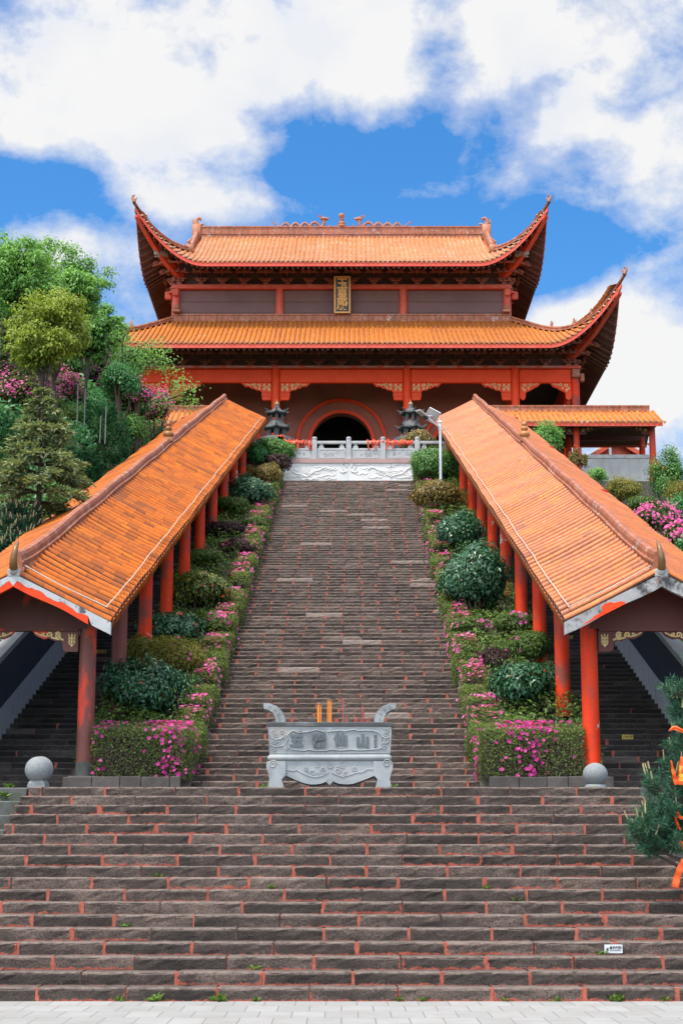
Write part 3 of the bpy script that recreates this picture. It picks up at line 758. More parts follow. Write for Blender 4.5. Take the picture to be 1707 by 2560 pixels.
    while y < 79:
        for s2 in (-1, 1):
            if s2 == sg and k not in (0, 4, 7, 10): continue
            cx = xc(sg, y) + s2 * (1.36 if s2 != sg or k == 0 else 1.80)
            z0 = zF(y) + (.06 if s2 == -sg else -.05); z1 = zE(y) + .25
            mb = MB(); r = .185
            prof = [(r * 1.0, z0 + .0), (r, z0 + .31)] + [(r * (1 - .05 * q), z0 + .31 + (z1 - z0 - .31) * q) for q in np.linspace(0, 1, 6)[1:]]
            mb.lathe((cx, y, 0), [(a, b) for a, b in prof], 20, 0, .5)
            if k == 0 and sg < 0: mi_ = 1
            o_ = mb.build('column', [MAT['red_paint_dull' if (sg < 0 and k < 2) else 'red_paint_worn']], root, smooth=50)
            if k == 0 and sg < 0:
                m2 = MB(); m2.lathe((cx, y, 0), [(r + .006, z0 - .01), (r + .006, z0 + .26), (r + .004, z0 + .30)], 20, 0, .5); m2.build('stone_foot', [MAT['flank_stone']], o_, smooth=50)
        # tie beam across and along
        if k:
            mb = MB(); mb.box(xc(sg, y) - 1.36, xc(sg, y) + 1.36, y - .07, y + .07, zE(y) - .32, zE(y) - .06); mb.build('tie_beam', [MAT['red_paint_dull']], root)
        y += 4.3; k += 1
    for s2 in (-1, 1):
        mb = MB(); x0 = 1.36 * s2
        pts = [(-.075, -.05), (.075, -.05), (.075, .26), (-.075, .26)]
        rows = [[(xc(sg, yy) + x0 + px, yy, zE(yy) + pz) for px, pz in pts] for yy in (35.9, 79.0)]
        b = mb.grid(rows, 0, .5, closed=True); mb.face((b, b + 1, b + 2, b + 3)); mb.face((b + 7, b + 6, b + 5, b + 4))
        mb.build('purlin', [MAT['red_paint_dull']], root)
    # lighting cable clipped along the eave and down the gable
    mb = MB(); pts = []
    pts = [roof_pt(yy, .05 + .005 * math.sin(yy * 1.1) + .003 * math.sin(yy * 3.1), -sg) + Vector((0, 0, .245 + .006 * math.sin(yy * 2.2))) for yy in np.arange(yb - 1, ya + .3, -.45)]
    pts += [roof_pt(ya + .28 + .02 * math.sin(q * 9), q, -sg) + Vector((0, 0, .245)) for q in np.linspace(.05, .92, 14)]
    mb.tube(pts, .012, 5)
    mb.build('cable', [MAT['cable']], root, smooth=60)
    # stringer beside the steps
    xi = -sg * 1.16
    mb = MB()
    rows = [[(xc(sg, yy) + xi + px, yy, zF(yy) - (.12 if yy < 36 else 0) + pz) for px, pz in ((-.10, -.4), (.10, -.4), (.10, .10), (-.10, .10))] for yy in (35.6, 79)]
    b = mb.grid(rows, 0, .5, closed=True); mb.face((b, b + 1, b + 2, b + 3))
    mb.build('stringer', [MAT['rough_stone']], root)
    # parapet wall along the outer side
    x0 = xc(sg, 40) + sg * 1.36
    wr = thing('parapet_wall', (x0, 36, zF(36)), 'sloping dark panelled parapet wall with whitewashed foot inside the %s corridor' % side, 'wall', 'parapet walls of the corridors')
    def slab(dx0, dx1, dz0, dz1, name, m_, parent=wr, y0=34.9):
        mb = MB()
        q = ((dx0, dz0), (dx1, dz0), (dx1, dz1), (dx0, dz1))
        rows = [[(xc(sg, yy) + sg * (1.30 + px), yy, zF(yy) + pz) for px, pz in q] for yy in np.linspace(y0, 79, 12)]
        b = mb.grid(rows, 0, .5, closed=True); mb.face((b, b + 1, b + 2, b + 3))
        return mb.build(name, [m_], parent)
    slab(.03, .30, -.9, 1.62, 'core', MAT['concrete'])
    slab(.0, .028, -.5, .42, 'white_foot', MAT['wall_white'])
    slab(.005, .026, .424, 1.5, 'navy_panel', MAT['wall_navy'])
    slab(-.03, .33, 1.625, 1.72, 'coping', MAT['concrete'])
for sg in (-1, 1): corridor(sg)

# ------------------------------------------------------------------ kerbs of the beds, flanks of the first flight, stone balls
def kerb(sg):
    a = axis(35.6) + sg * 3.22; b = xc(sg, 35.6) - sg * .98
    x0, x1 = min(a, b), max(a, b)
    mb = MB(); x = x0
    ws = [.62, .58, .44, .60, .5, .45]; i = 0
    while x < x1 - .05:
        w_ = min(ws[i % 6], x1 - x); mb.box(x + .004, x + w_ - .004, 35.45, 35.66, Z1 - .05, 3.30 + random.uniform(-.01, .01), bev=.015); x += w_; i += 1
    mb.build('stone_kerb', [MAT['rough_stone']], loc=((x0 + x1) / 2, 35.5, Z1), label='low dark stone kerb in front of the %s planting bed' % ('left' if sg < 0 else 'right'), cat='kerb', group='kerbs of the planting beds')
    # stone coping that carries the columns of the corridor
    mb = MB(); xk = xc(sg, 36) - sg * 1.36
    mb.box(xk - .3, xk + .3, 35.5, 36.2, Z1 - .1, zF(35.9) + .055, bev=.02)
    mb.build('column_plinth', [MAT['rough_stone']], loc=(xk, 35.9, Z1), label='square stone plinth under the first column of the %s corridor' % ('left' if sg < 0 else 'right'), cat='plinth', group='plinths of the front columns')
for sg in (-1, 1): kerb(sg)
def flank(sg):
    mb = MB()
    x0, x1 = (-9.0, -5.13) if sg < 0 else (4.83, 9.0)
    n = 12
    for i in range(n):
        ya = D0 + .6 + (YL + .6 - D0 - .6) * i / n; yb = D0 + .6 + (YL + .6 - D0 - .6) * (i + 1) / n
        z = (i + 1) / n * Z1 - .03
        mb.box(x0, x1, ya + .003, yb - .003, -.2, z + .02, bev=.02)
    mb.build('flank_wall', [MAT['flank_stone']], loc=((x0 + x1) / 2, 24, 0), label='stepped grey stone flank closing the %s end of the broad lower steps' % ('left' if sg < 0 else 'right'), cat='wall', group='flanks of the lower steps')
for sg in (-1, 1): flank(sg)

def ball(px, v, y, r, ped, label, sq=1.0, z=None):
    c = P(px, v, y)
    root = thing('stone_ball', (c.x, y, Z1), label, 'stone ball', 'stone balls at the landing edge')
    zc = c.z if z is None else z
    mb = MB()
    mb.lathe((c.x, y, zc), [(r * math.sin(PI * i / 24) + .0005, -sq * r * math.cos(PI * i / 24)) for i in range(25)], 40, caps=False)
    mb.build('ball', [MAT['granite']], root, smooth=80)
    mb = MB(); b = zc - r * sq
    mb.lathe((c.x, y, 0), [(r * .95, Z1), (r * .95, Z1 + (b - Z1) * .62), (r * .88, Z1 + (b - Z1) * .66), (r * .9, Z1 + (b - Z1) * .78), (r * .72, Z1 + (b - Z1) * 1.0 + .03), (.02, b + .04)], 4 if ped else 28, ph=PI / 4)
    mb.build('pedestal', [MAT['granite']], root, smooth=30)
ball(96, 1924, 28.35, .216, True, 'granite ball on a square pedestal at the left, nearer of two in line')
ball(102, 1923, 30.6, .23, True, 'granite ball half hidden behind the nearer ball on the left')
ball(1487, 1936, 29.2, .213, False, 'stained granite ball sitting low by the red column at the right', sq=.93)
def stub():
    c = P(65, 1901, 38.6)
    mb = MB(); mb.lathe((c.x, c.y, c.z - .12), [(.05, -.1), (.07, .05), (.09, .12), (.09, .2), (.06, .22)], 10)
    mb.build('stone_stub', [MAT['granite']], loc=(c.x, c.y, c.z - .2), smooth=40, label='small pale stone stub on the dark steps of the left corridor', cat='stone stub')
stub()

# ------------------------------------------------------------------ the stone incense trough
def censer():
    yc, hd = 28.75, .42
    p0 = P(667, 1805, yc - hd); p1 = P(981, 1805, yc - hd)
    cx = (p0.x + p1.x) / 2; hw = (p1.x - p0.x) / 2
    zt = p0.z; zm0 = P(826, 1902, yc - hd).z; zm1 = P(826, 1886, yc - hd).z
    zb = Z1
    root = thing('stone_incense_trough', (cx, yc, zb), 'carved grey stone incense trough on four curved legs at the landing edge', 'incense burner')
    yf = yc - hd
    X, Z, N_ = Vector((1, 0, 0)), Vector((0, 0, 1)), Vector((0, -1, 0))
    rim = MB()
    z2 = zt - .075
    for (a, b, c, d) in ((cx - hw, cx + hw, yf, yf + .09), (cx - hw, cx + hw, yc + hd - .09, yc + hd), (cx - hw, cx - hw + .09, yf + .091, yc + hd - .091), (cx + hw - .09, cx + hw, yf + .091, yc + hd - .091)):
        rim.box(a, b, c, d, z2, zt, bev=.012)
    rim.build('rim', [MAT['censer_rim']], root)
    body = MB(); hb = hw * .955
    prof = [(hw - .02, z2), (hb, zm1)]
    for s2 in (1, -1):
        rows = []
        for hx, z in prof:
            yy = yf + .02 + (0 if z == z2 else .03)
            rows.append([(cx - hx, yy if s2 > 0 else 2 * yc - yy, z), (cx + hx, yy if s2 > 0 else 2 * yc - yy, z)])
        body.grid(rows, 0, .5, flip=s2 > 0)
        rows = []
        for hx, z in prof:
            yy = yf + .02 + (0 if z == z2 else .03)
            rows.append([(cx + s2 * hx, yy, z), (cx + s2 * hx, 2 * yc - yy, z)])
        body.grid(rows, 0, .5, flip=s2 > 0)
    body.build('body', [MAT['censer_stone']], root)
    # relief of clouds round the panel
    rel = MB()
    def pp(u, v): 
        q = (v - 1805) / 82.0
        return Vector((cx + (u - 824) * (2 * hw / 314.0), yf + .016 + .03 * q, zt - (v - 1805) / 82.0 * (zt - zm1)))
    def curve(pts, w_): rel.tube([pp(640 + a / 4.238, 1780 + b / 4.238) + Vector((0, -.006, 0)) for a, b in pts], w_, 6)
    def sp(a, b, r, sgn=1, th=0): curve([(a + r * (1 - .8 * i / 12) * math.cos(th + sgn * i / 12 * 8.5), b + r * (1 - .8 * i / 12) * math.sin(th + sgn * i / 12 * 8.5)) for i in range(13)], .010)
    for a, b, r, sgn in ((185, 205, 26, 1), (270, 210, 24, -1), (210, 250, 32, 1), (312, 268, 26, -1), (180, 325, 26, 1), (235, 330, 30, -1), (190, 398, 24, 1), (325, 392, 14, 1), (470, 208, 16, 1), (565, 203, 16, -1), (1380, 190, 24, 1),
                         (1375, 240, 28, -1), (1375, 300, 28, 1), (1355, 370, 28, -1), (790, 195, 16, 1), (870, 200, 14, -1)): sp(a, b, r, sgn, a * .1)
    curve([(340, 240), (385, 200), (430, 210), (450, 222), (510, 215), (560, 212), (600, 200), (640, 190), (690, 205), (730, 212)], .013)
    curve([(755, 208), (800, 205), (860, 200), (900, 195), (940, 205), (985, 195), (1040, 187), (1080, 200), (1150, 195), (1230, 198), (1290, 215), (1320, 245), (1325, 300), (1335, 350)], .013)
    curve([(345, 280), (325, 310), (315, 345), (340, 375), (390, 400), (460, 408), (520, 412), (560, 400), (640, 415), (740, 412), (790, 398), (900, 410), (1000, 398), (1100, 408), (1200, 400), (1290, 395), (1330, 375)], .012)
    curve([(140, 225), (165, 275), (200, 295), (270, 285), (300, 255)], .012); curve([(150, 345), (180, 365), (230, 368), (290, 355)], .012); curve([(1330, 260), (1370, 280), (1410, 265)], .012); curve([(1330, 330), (1380, 335), (1405, 315)], .012)
    curve([(135, 200), (150, 440), (760, 440), (1420, 432), (1432, 190)], .007)
    rel.build('cloud_relief', [MAT['censer_stone']], root, smooth=60)
    for ch, u, v, sz in (('五', 741, 1854, 34), ('雷', 797, 1853, 36), ('仙', 851, 1851, 33), ('山', 906, 1855, 33)):
        text_obj('carved_letter', ch, [MAT['censer_letter']], pp(u, v) + Vector((0, -.008, 0)), X, (0, -.06, 1), sz * 2 * hw / 314.0, root, .012, .014)
    sig = MB()
    for i, (a, b) in enumerate(((1262, 250), (1262, 266), (1266, 300), (1258, 318), (1262, 340), (1262, 372))):
        curve_pts = [pp(640 + (a - 16) / 4.238, 1780 + b / 4.238) + Vector((0, -.01, 0)), pp(640 + (a + 16) / 4.238, 1780 + (b - 5) / 4.238) + Vector((0, -.01, 0))]
        sig.tube(curve_pts, .007, 5)
    sig.tube([pp(640 + 1262 / 4.238, 1780 + 245 / 4.238) + Vector((0, -.01, 0)), pp(640 + 1262 / 4.238, 1780 + 380 / 4.238) + Vector((0, -.01, 0))], .006, 5)
    sig.build('carved_letter', [MAT['censer_letter']], root)
    mold = MB(); hm = hw * .985
    mold.box(cx - hm, cx + hm, yf - .005, 2 * yc - yf + .005, zm0, zm1, bev=.035)
    mold.build('waist_moulding', [MAT['censer_stone']], root, smooth=60)
    # scalloped apron
    k = 2 * hw / 314.0
    def Q(a, b): return (cx + (640 + a / 4.238 - 824) * k, zt - (1780 + b / 4.238 - 1805) * k * 1.02)
    edge = [(318, 655), (400, 690), (460, 715), (520, 735), (580, 745), (640, 745), (700, 735), (740, 720), (765, 700), (785, 686), (805, 700), (830, 722), (880, 738), (960, 746), (1030, 738), (1100, 715), (1170, 690), (1250, 658)]
    poly = [Q(318, 508), Q(1250, 508)] + [Q(a, b) for a, b in edge[::-1]]
    for yy in (yf + .035, 2 * yc - yf - .095):
        ap = MB(); ap.prism(poly, (0, yy, 0), X, Z, (0, 1, 0), .06)
        o_ = ap.build('apron', [MAT['censer_stone']], root)
        if yy < yc:
            rl = MB()
            def c2(pts, w_=.009): rl.tube([Vector((Q(a, b)[0], yy - .004, Q(a, b)[1])) for a, b in pts], w_, 5)
            def s2_(a, b, r, sgn=1): c2([(a + r * (1 - .8 * i / 12) * math.cos(sgn * i / 12 * 8.5 + a), b + r * (1 - .8 * i / 12) * math.sin(sgn * i / 12 * 8.5 + a)) for i in range(13)])
            for a, b, r, sgn in ((645, 545, 36, 1), (790, 548, 42, -1), (925, 540, 40, 1), (715, 610, 38, -1), (865, 600, 42, 1), (1040, 585, 30, -1), (535, 585, 26, 1), (600, 630, 34, 1), (945, 630, 26, -1), (660, 640, 26, 1)): s2_(a, b, r, sgn)
            c2([(290, 585), (340, 600), (400, 608), (430, 595), (480, 625), (540, 650), (600, 668), (660, 672), (720, 650), (770, 620)]); c2([(800, 625), (860, 650), (920, 668), (990, 650), (1060, 625), (1120, 622), (1180, 590), (1250, 595), (1290, 580)])
            rl.build('cloud_relief', [MAT['censer_stone']], o_, smooth=60)
            kn = MB(); q = Q(785, 715); kn.obox((q[0], yy + .02, q[1]), (.035, .035, .05), Matrix.Rotation(PI / 4, 3, 'Y')); kn.build('pendant', [MAT['censer_stone']], o_)
    # curved legs
    lp = [(0, .0), (.05, .0), (.34, 0)]
    for sx in (-1, 1):
        for sy in (0, 1):
            lg = MB()
            outl = [(125, 508), (112, 545), (116, 590), (135, 640), (146, 690), (140, 740), (118, 792), (300, 792), (290, 750), (275, 700), (300, 672), (318, 655), (318, 508)]
            pl = [((640 + a / 4.238 - 824) * k, zt - (1780 + b / 4.238 - 1805) * k * 1.02) for a, b in outl]
            zmin = min(z for _, z in pl)
            pl = [(x * (1 if sx < 0 else -1), zm0 - (zm0 - z) / (zm0 - zmin) * (zm0 - zb)) for x, z in pl]
            yy = yf + .005 if sy == 0 else 2 * yc - yf - .185
            lg.prism(pl, (cx, yy, 0), X, Z, (0, 1, 0), .18)
            lo = lg.build('leg', [MAT['censer_stone']], root)
            if sy == 0:
                rl = MB(); q = (185, 550) if sx < 0 else (1383, 540)
                a0, z0 = (640 + q[0] / 4.238 - 824) * k + cx, zt - (1780 + q[1] / 4.238 - 1805) * k
                rl.tube([Vector((a0 + .075 * (1 - .75 * i / 14) * math.cos(i / 14 * 9), yy - .003, z0 + .075 * (1 - .75 * i / 14) * math.sin(i / 14 * 9))) for i in range(15)], .011, 6)
                rl.build('scroll', [MAT['censer_stone']], lo, smooth=60)
    # upturned handles
    for sx in (-1, 1):
        hd_ = MB()
        out = [(0, 0), (-.015, .10), (-.05, .17), (-.11, .215), (-.18, .235), (-.19, .33), (-.10, .325), (.01, .28), (.09, .19), (.125, .10), (.13, 0)]
        hd_.prism([(sx * -1 * x * 1.15, z) for x, z in out], (cx + sx * (hw - .15), yf + .14, zt), X, Z, (0, 1, 0), .55)
        ho = hd_.build('handle', [MAT['censer_stone']], root)
        rl = MB()
        for i, (x, z) in enumerate(((.05, .06), (.035, .14), (-.02, .21), (-.10, .27))):
            rl.tube([Vector((cx + sx * (hw - .15) - sx * (x * 1.1 + .022 * math.cos(j * .9)), yf + .137, zt + z + .022 * math.sin(j * .9))) for j in range(7)], .007, 5)
        rl.build('scroll', [MAT['censer_stone']], ho, smooth=60)
    bt = MB(); bt.box(cx - hw + .091, cx + hw - .091, yf + .091, 2 * yc - yf - .091, zm1, zm1 + .05); bt.build('floor', [MAT['censer_rim']], root)
    as_ = MB(); as_.grid([[(x, y, zt - .045 + random.uniform(-.02, .035)) for x in np.linspace(cx - hw + .092, cx + hw - .092, 50)] for y in np.linspace(yf + .092, 2 * yc - yf - .092, 18)], r=.5)
    as_.build('ash', [MAT['ash']], loc=(cx, yc, zt - .06), smooth=60, kind='stuff', label='pale grey ash bed filling the stone incense trough', cat='ash')
    rng = random.Random(5)
    for (u, v, w_, tp) in ((794, 1764, .009, -.03), (797, 1762, .010, -.02), (802, 1766, .008, -.01), (819, 1753, .008, 0), (823.5, 1752, .011, 0), (827.5, 1754, .009, .004)):
        q = P(u, v, yc - .1); mb = MB(); mb.tube([(q.x + .035 * (-tp * 30) * .3, yc - .1, zt - .06), (q.x, yc - .1 + rng.uniform(-.04, .04), q.z)], w_, 7)
        mb.tube([(q.x, yc - .1, q.z), (q.x, yc - .1, q.z + .03)], .004, 4)
        mb.build('incense_stick', [MAT['incense_orange']], loc=(q.x, yc - .1, zt - .06), label='thick orange incense stick standing %s' % ('in the taller upright bunch in the trough' if u > 810 else 'in the leaning left bunch in the trough'), cat='incense stick', group='orange incense sticks, upright bunch' if u > 810 else 'orange incense sticks, leaning bunch')
    for (u, v) in ((858, 1745), (886, 1787), (867, 1790), (906, 1763), (908, 1768), (893, 1797), (762, 1796), (786, 1790), (782, 1789), (920, 1794), (866, 1799), (889, 1796), (915, 1797), (924, 1797), (900, 1798), (838, 1799), (844, 1798)):
        q = P(u, v, yc + rng.uniform(-.2, .15)); mb = MB(); mb.tube([(q.x + rng.uniform(-.02, .02), q.y, zt - .06), (q.x, q.y, q.z)], .0055, 5)
        mb.build('incense_stick', [MAT['incense_red'] if u > 800 else MAT['bark']], loc=(q.x, q.y, zt - .06), label='thin %s incense stick in the ash of the trough' % ('red' if u > 800 else 'burnt dark'), cat='incense stick', group='thin %s incense sticks' % ('red' if u > 800 else 'burnt'))
censer()

# ------------------------------------------------------------------ the hall
YF, YU = 100.0, 103.9                                    # front colonnade, wall and upper storey
CX = [-14.4, -10.7, -4.04, 4.04, 10.7, 14.4]
ZP = 21.6                                                # podium top
def hall():
    root = thing('temple_hall', (0, 109, ZP), 'two tiered temple hall with orange tiled roofs and sweeping upturned corners', 'temple')
    mb = MB(); mb.box(-16.2, 16.2, 97.2, 121.5, 18.5, ZP, bev=.05); mb.box(-16.6, 16.6, 96.8, 121.9, 18.5, 19.1, bev=.05)
    mb.build('podium', [MAT['rough_stone']], root)
    zb0, zb1 = 30.16, 31.02
    # columns of the front and the sides
    def column(x, y, z0, z1, r, name='column', m_='red_paint'):
        m2 = MB(); m2.lathe((x, y, 0), [(r * 1.02, z0), (r, z0 + 1), (r * .97, (z0 + z1) / 2), (r * .93, z1)], 20, 0, .5)
        return m2.build(name, [MAT[m_]], root, smooth=50)
    for i, x in enumerate(CX):
        c_ = column(x, YF, ZP, zb1 + .02, .275, m_='red_paint_worn' if abs(x) > 14 else 'red_paint')
        m2 = MB(); m2.lathe((x, YF, 0), [(.42, ZP), (.45, ZP + .15), (.36, ZP + .4), (.3, ZP + .42)], 20); m2.build('stone_foot', [MAT['stone_pale']], c_, smooth=40)
    for x in (-14.4, 14.4):
        for y in (104.2, 109.5, 114.8, 119): column(x, y, ZP, zb1, .27)
    for x in (-10.7, 10.7, -4.04, 4.04): column(x, YU - .25, ZP, zb1, .26, m_='red_paint_dull')
    # architraves
    for a, b in zip(CX[:-1], CX[1:]):
        m2 = MB(); m2.box(a + .25, b - .25, YF - .18, YF + .18, zb0, zb1, bev=.05); m2.build('beam', [MAT['red_paint']], root)
    for x in (-14.4, 14.4):
        m2 = MB(); m2.box(x - .17, x + .17, YF + .27, 119, zb0, zb1, bev=.05); m2.build('beam', [MAT['red_paint_worn']], root)
    m2 = MB(); m2.box(-14.75, 14.75, YF - .3, YF + .3, zb1 + .025, zb1 + .20); m2.box(-14.75, -14.2, YF + .305, 119, zb1 + .025, zb1 + .20); m2.box(14.2, 14.75, YF + .305, 119, zb1 + .025, zb1 + .20)
    pl = m2.build('plate', [MAT['eave_red']], root)
    m2 = MB(); x = -13.6
    while x < 13.6: m2.box(x, x + 1.25, YF - .345, YF - .303, zb1 + .09, zb1 + .14); x += 1.62
    m2.build('light_strip', [MAT['cap_grey']], pl)
    for x in (14.4, -14.4):
        m2 = MB(); m2.box(x - .24, x + .24, YF - .5, YF - .31, zb0 + .28, zb1 - .05, bev=.03); m2.box(x + (.3 if x > 0 else -.55), x + (.55 if x > 0 else -.3), YF - .2, YF + .2, zb0 + .1, zb0 + .6, bev=.03)
        m2.build('beam_end', [MAT['ridge_clay']], root)
    # spandrel brackets with gilt scrolls, one built and copied
    def spandrel(wide):
        m2 = MB(); X, Z = Vector((1, 0, 0)), Vector((0, 0, 1)); o = Vector((0, -.09, 0)); az = Vector((0, -1, 0))
        k = 1.0 if wide else .62
        pts = [(0, 0), (1.85, 0), (1.62, -.24), (1.38, -.22), (1.24, -.34), (1.05, -.36), (.92, -.47), (.74, -.46), (.60, -.56), (.60, -.78), (.57, -1.0), (.50, -1.12), (0, -1.12)] if wide else \
              [(0, 0), (1.3, 0), (1.12, -.22), (.9, -.3), (.62, -.48), (.42, -.56), (.34, -.7), (.36, -.85), (.30, -1.02), (.14, -1.08), (0, -.95)]
        m2.prism(pts, o, X, Z, (0, 1, 0), .18)
        if wide:
            m2.box(.0, .57, -.13, -.091, -.62, -.575); m2.box(.02, .56, -.14, -.091, -1.1, -.85, bev=.03)
        b = m2.build('spandrel_bracket', [MAT['red_paint']], root)
        s = MB()
        if wide:
            for cx_, cy_, r_, t0, sg_ in ((.74, -.17, .12, 0, 1), (1.02, -.15, .125, 2, -1), (.76, -.37, .07, 1, 1), (.95, -.33, .06, 3, -1), (.16, -.14, .07, 1, 1), (.42, -.14, .07, 2, -1), (.16, -.42, .07, 3, -1), (.42, -.42, .07, 0, 1), (.29, -.29, .09, 0, 1)):
                spiral(s, o, X, Z, az, cx_, cy_, r_, 1.3, t0, sg_, .03)
            stroke(s, o, X, Z, az, [(1.14, -.16), (1.2, -.06), (1.28, -.12), (1.33, -.2), (1.4, -.1), (1.5, -.08), (1.58, -.13)], .03)
            stroke(s, o, X, Z, az, [(.12, -.06), (.1, -.22), (.2, -.28), (.1, -.36), (.14, -.52)], .025); stroke(s, o, X, Z, az, [(.46, -.06), (.5, -.22), (.38, -.3), (.5, -.36), (.46, -.52)], .025)
        else:
            for cx_, cy_, r_, t0, sg_ in ((.30, -.18, .13, 0, 1), (.62, -.14, .11, 2, -1), (.3, -.46, .09, 1, 1), (.16, -.36, .06, 3, -1), (.52, -.34, .06, 3, -1)): spiral(s, o, X, Z, az, cx_, cy_, r_, 1.3, t0, sg_, .03)
            stroke(s, o, X, Z, az, [(.74, -.16), (.82, -.06), (.9, -.14), (1.0, -.06), (1.12, -.07)], .03)
        s.build('gold_scroll', [MAT['gold']], b)
        return b
    rl = Vector(root.location)
    protos = {True: spandrel(True), False: spandrel(False)}
    for wd in (True, False):
        protos[wd].location = Vector((0, 0, 0)) + rl * 0
    used = set()
    for i in range(5):
        wd = i not in (0, 4)
        for x, s2 in ((CX[i] + .27, 1), (CX[i + 1] - .27, -1)):
            b = protos[wd] if wd not in used else dup(protos[wd], root)
            used.add(wd)
            b.location = Vector((x, YF, zb0))            # parts were built about the hall's own origin
            b.scale = (s2, 1, 1)
    # the wall behind the colonnade, cut by three round-headed doorways
    doors = [(-7.4, 1.55, 27.0), (0.0, 1.92, 27.35), (7.4, 1.55, 27.0)]
    m2 = MB(); xs = set([-10.9, 10.9])
    for c, r, z in doors:
        for i in range(41): xs.add(round(c - r * math.cos(PI * i / 40), 4))
    xs = sorted(xs); zt = 33.0
    def head(x):
        for c, r, z in doors:
            if abs(x - c) <= r + 1e-4: return z + math.sqrt(max(0, r * r - (x - c) ** 2))
        return None
    for a, b in zip(xs[:-1], xs[1:]):
        mid = head((a + b) / 2)
        za, zb_ = (head(a), head(b)) if mid else (ZP, ZP)
        m2.grid([[(a, YU, za), (b, YU, zb_)], [(a, YU, zt), (b, YU, zt)]], 0, .5)
        if mid: m2.grid([[(a, YU, za), (b, YU, zb_)], [(a, YU + .7, za), (b, YU + .7, zb_)]], 0, .5)
    for s2 in (-1, 1):
        m2.box(s2 * 10.9 - .15, s2 * 10.9 + .15, YU + .02, 118.8, ZP, zt)
    m2.box(-10.9, 10.9, 118.6, 118.9, ZP, zt)
    m2.build('wall', [MAT['wall_plaster']], root)
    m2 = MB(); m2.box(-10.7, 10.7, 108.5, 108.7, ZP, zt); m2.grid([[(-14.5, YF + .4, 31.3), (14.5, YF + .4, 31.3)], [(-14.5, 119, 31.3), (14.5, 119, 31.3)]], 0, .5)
    m2.build('dark_interior', [MAT['dark']], root)  # near-black wall and ceiling: the indoor gloom is put into their colour
    for c, r, z in doors:
        big = c == 0
        for r0, r1, nm in ((r, r + .22, 'door_surround'), (r * 1.40, r * 1.40 + .20, 'door_surround')):
            m2 = MB(); path = [(c - 1, 0)]
            ang = [PI * i / 40 for i in range(41)]
            inn = [(c - r0, ZP)] + [(c - r0 * math.cos(a), z + r0 * math.sin(a)) for a in ang] + [(c + r0, ZP)]
            out = [(c - r1, ZP)] + [(c - r1 * math.cos(a), z + r1 * math.sin(a)) for a in ang] + [(c + r1, ZP)]
            yf = YU - .16
            m2.grid([[(x, yf, zz) for x, zz in inn], [(x, yf, zz) for x, zz in out]], 0, .5)
            m2.grid([[(x, yf, zz) for x, zz in out], [(x, YU - .003, zz) for x, zz in out]], 0, .5)
            m2.grid([[(x, YU - .003, zz) for x, zz in inn], [(x, yf, zz) for x, zz in inn]], 0, .5)
            m2.build(nm, [MAT['red_paint']], root)
    # upper storey
    zu0, zu1 = 35.95, 37.52
    UX = [-10.7, -4.0, 4.0, 10.7]
    for x in UX: column(x, YU - .05, 35.4, zu1 + .05, .27, m_='red_faded')
    for a, b in zip(UX[:-1], UX[1:]):
        m2 = MB()
        hs = [35.6, 35.99, 36.74, zu1]
        for z0, z1 in zip(hs[:-1], hs[1:]): m2.box(a + .25, b - .25, YU, YU + .12, z0 + .015, z1 - .015)
        m2.box(a + .25, b - .25, YU + .05, YU + .2, 35.6, zu1)
        m2.build('wall_panel', [MAT['panel_brown']], root)
    m2 = MB()
    for s2 in (-1, 1): m2.box(s2 * 10.6 - .1, s2 * 10.6 + .1, YU + .25, 116, 35.2, 38)
    m2.box(-10.6, 10.6, 115.9, 116.1, 35.2, 38)
    m2.build('wall', [MAT['panel_brown']], root)
    m2 = MB(); m2.box(-11.0, 11.0, YU - .32, YU + .25, zu1 + .02, zu1 + .33, bev=.04)
    for s2 in (-1, 1): m2.box(s2 * 10.95 - .16, s2 * 10.95 + .16, YU + .26, 116.2, zu1 + .02, zu1 + .33)
    m2.build('beam', [MAT['red_faded']], root)
    for s2 in (-1, 1):
        m2 = MB(); x = s2 * 10.7
        m2.box(x - .2, x + .2, YU - .52, YU - .325, zu1 - .5, zu1 - .02, bev=.05); m2.box(x + s2 * .28, x + s2 * .72, YU - .15, YU + .15, zu1 - .62, zu1 - .1, bev=.05)
        m2.box(x + s2 * .1, x + s2 * .45, YU - .5, YU + .1, zu1 - .3, zu1 - .22)
        m2.build('bracket', [MAT['red_faded']], root)
        m2 = MB(); m2.lathe((x - s2 * .1, YU - .5, 36.1), [(.02, -.1), (.16, 0), (.2, .15), (.1, .3), (.02, .34)], 8); m2.box(x - s2 * .1 - .25, x - s2 * .1 + .25, YU - .7, YU - .3, 35.85, 36.05, bev=.04)
        m2.build('corner_ornament', [MAT['orna_clay']], root)

    # --------------------------------------------------------- bracket sets, one built and copied
    def bracket_mesh(h, out):
        m2 = MB()
        m2.box(-.16, .16, -.18, .16, 0, .13); m2.box(-.11, .11, -.13, .11, .13, .2)
        for t in range(3):
            z = .2 + (h - .2) * t / 3; y = -out * (t + .2) / 3; hw = .30 + .17 * t
            m2.box(-hw, hw, y - .06, y + .06, z, z + .11)
            m2.box(-.06, .06, y - .30, .1, z + .03, z + .16)
            for xx in (-hw + .06, 0, hw - .06):
                m2.box(xx - .085, xx + .085, y - .09, y + .09, z + .112, z + .23)
            if t < 2: m2.box(-hw - .16, hw + .16, .02, .12, z + .2, z + .3)
            m2.tube([(0, y - .28, z + .10), (0, y - .42, z - .06)], [.055, .03], 5)
        return m2
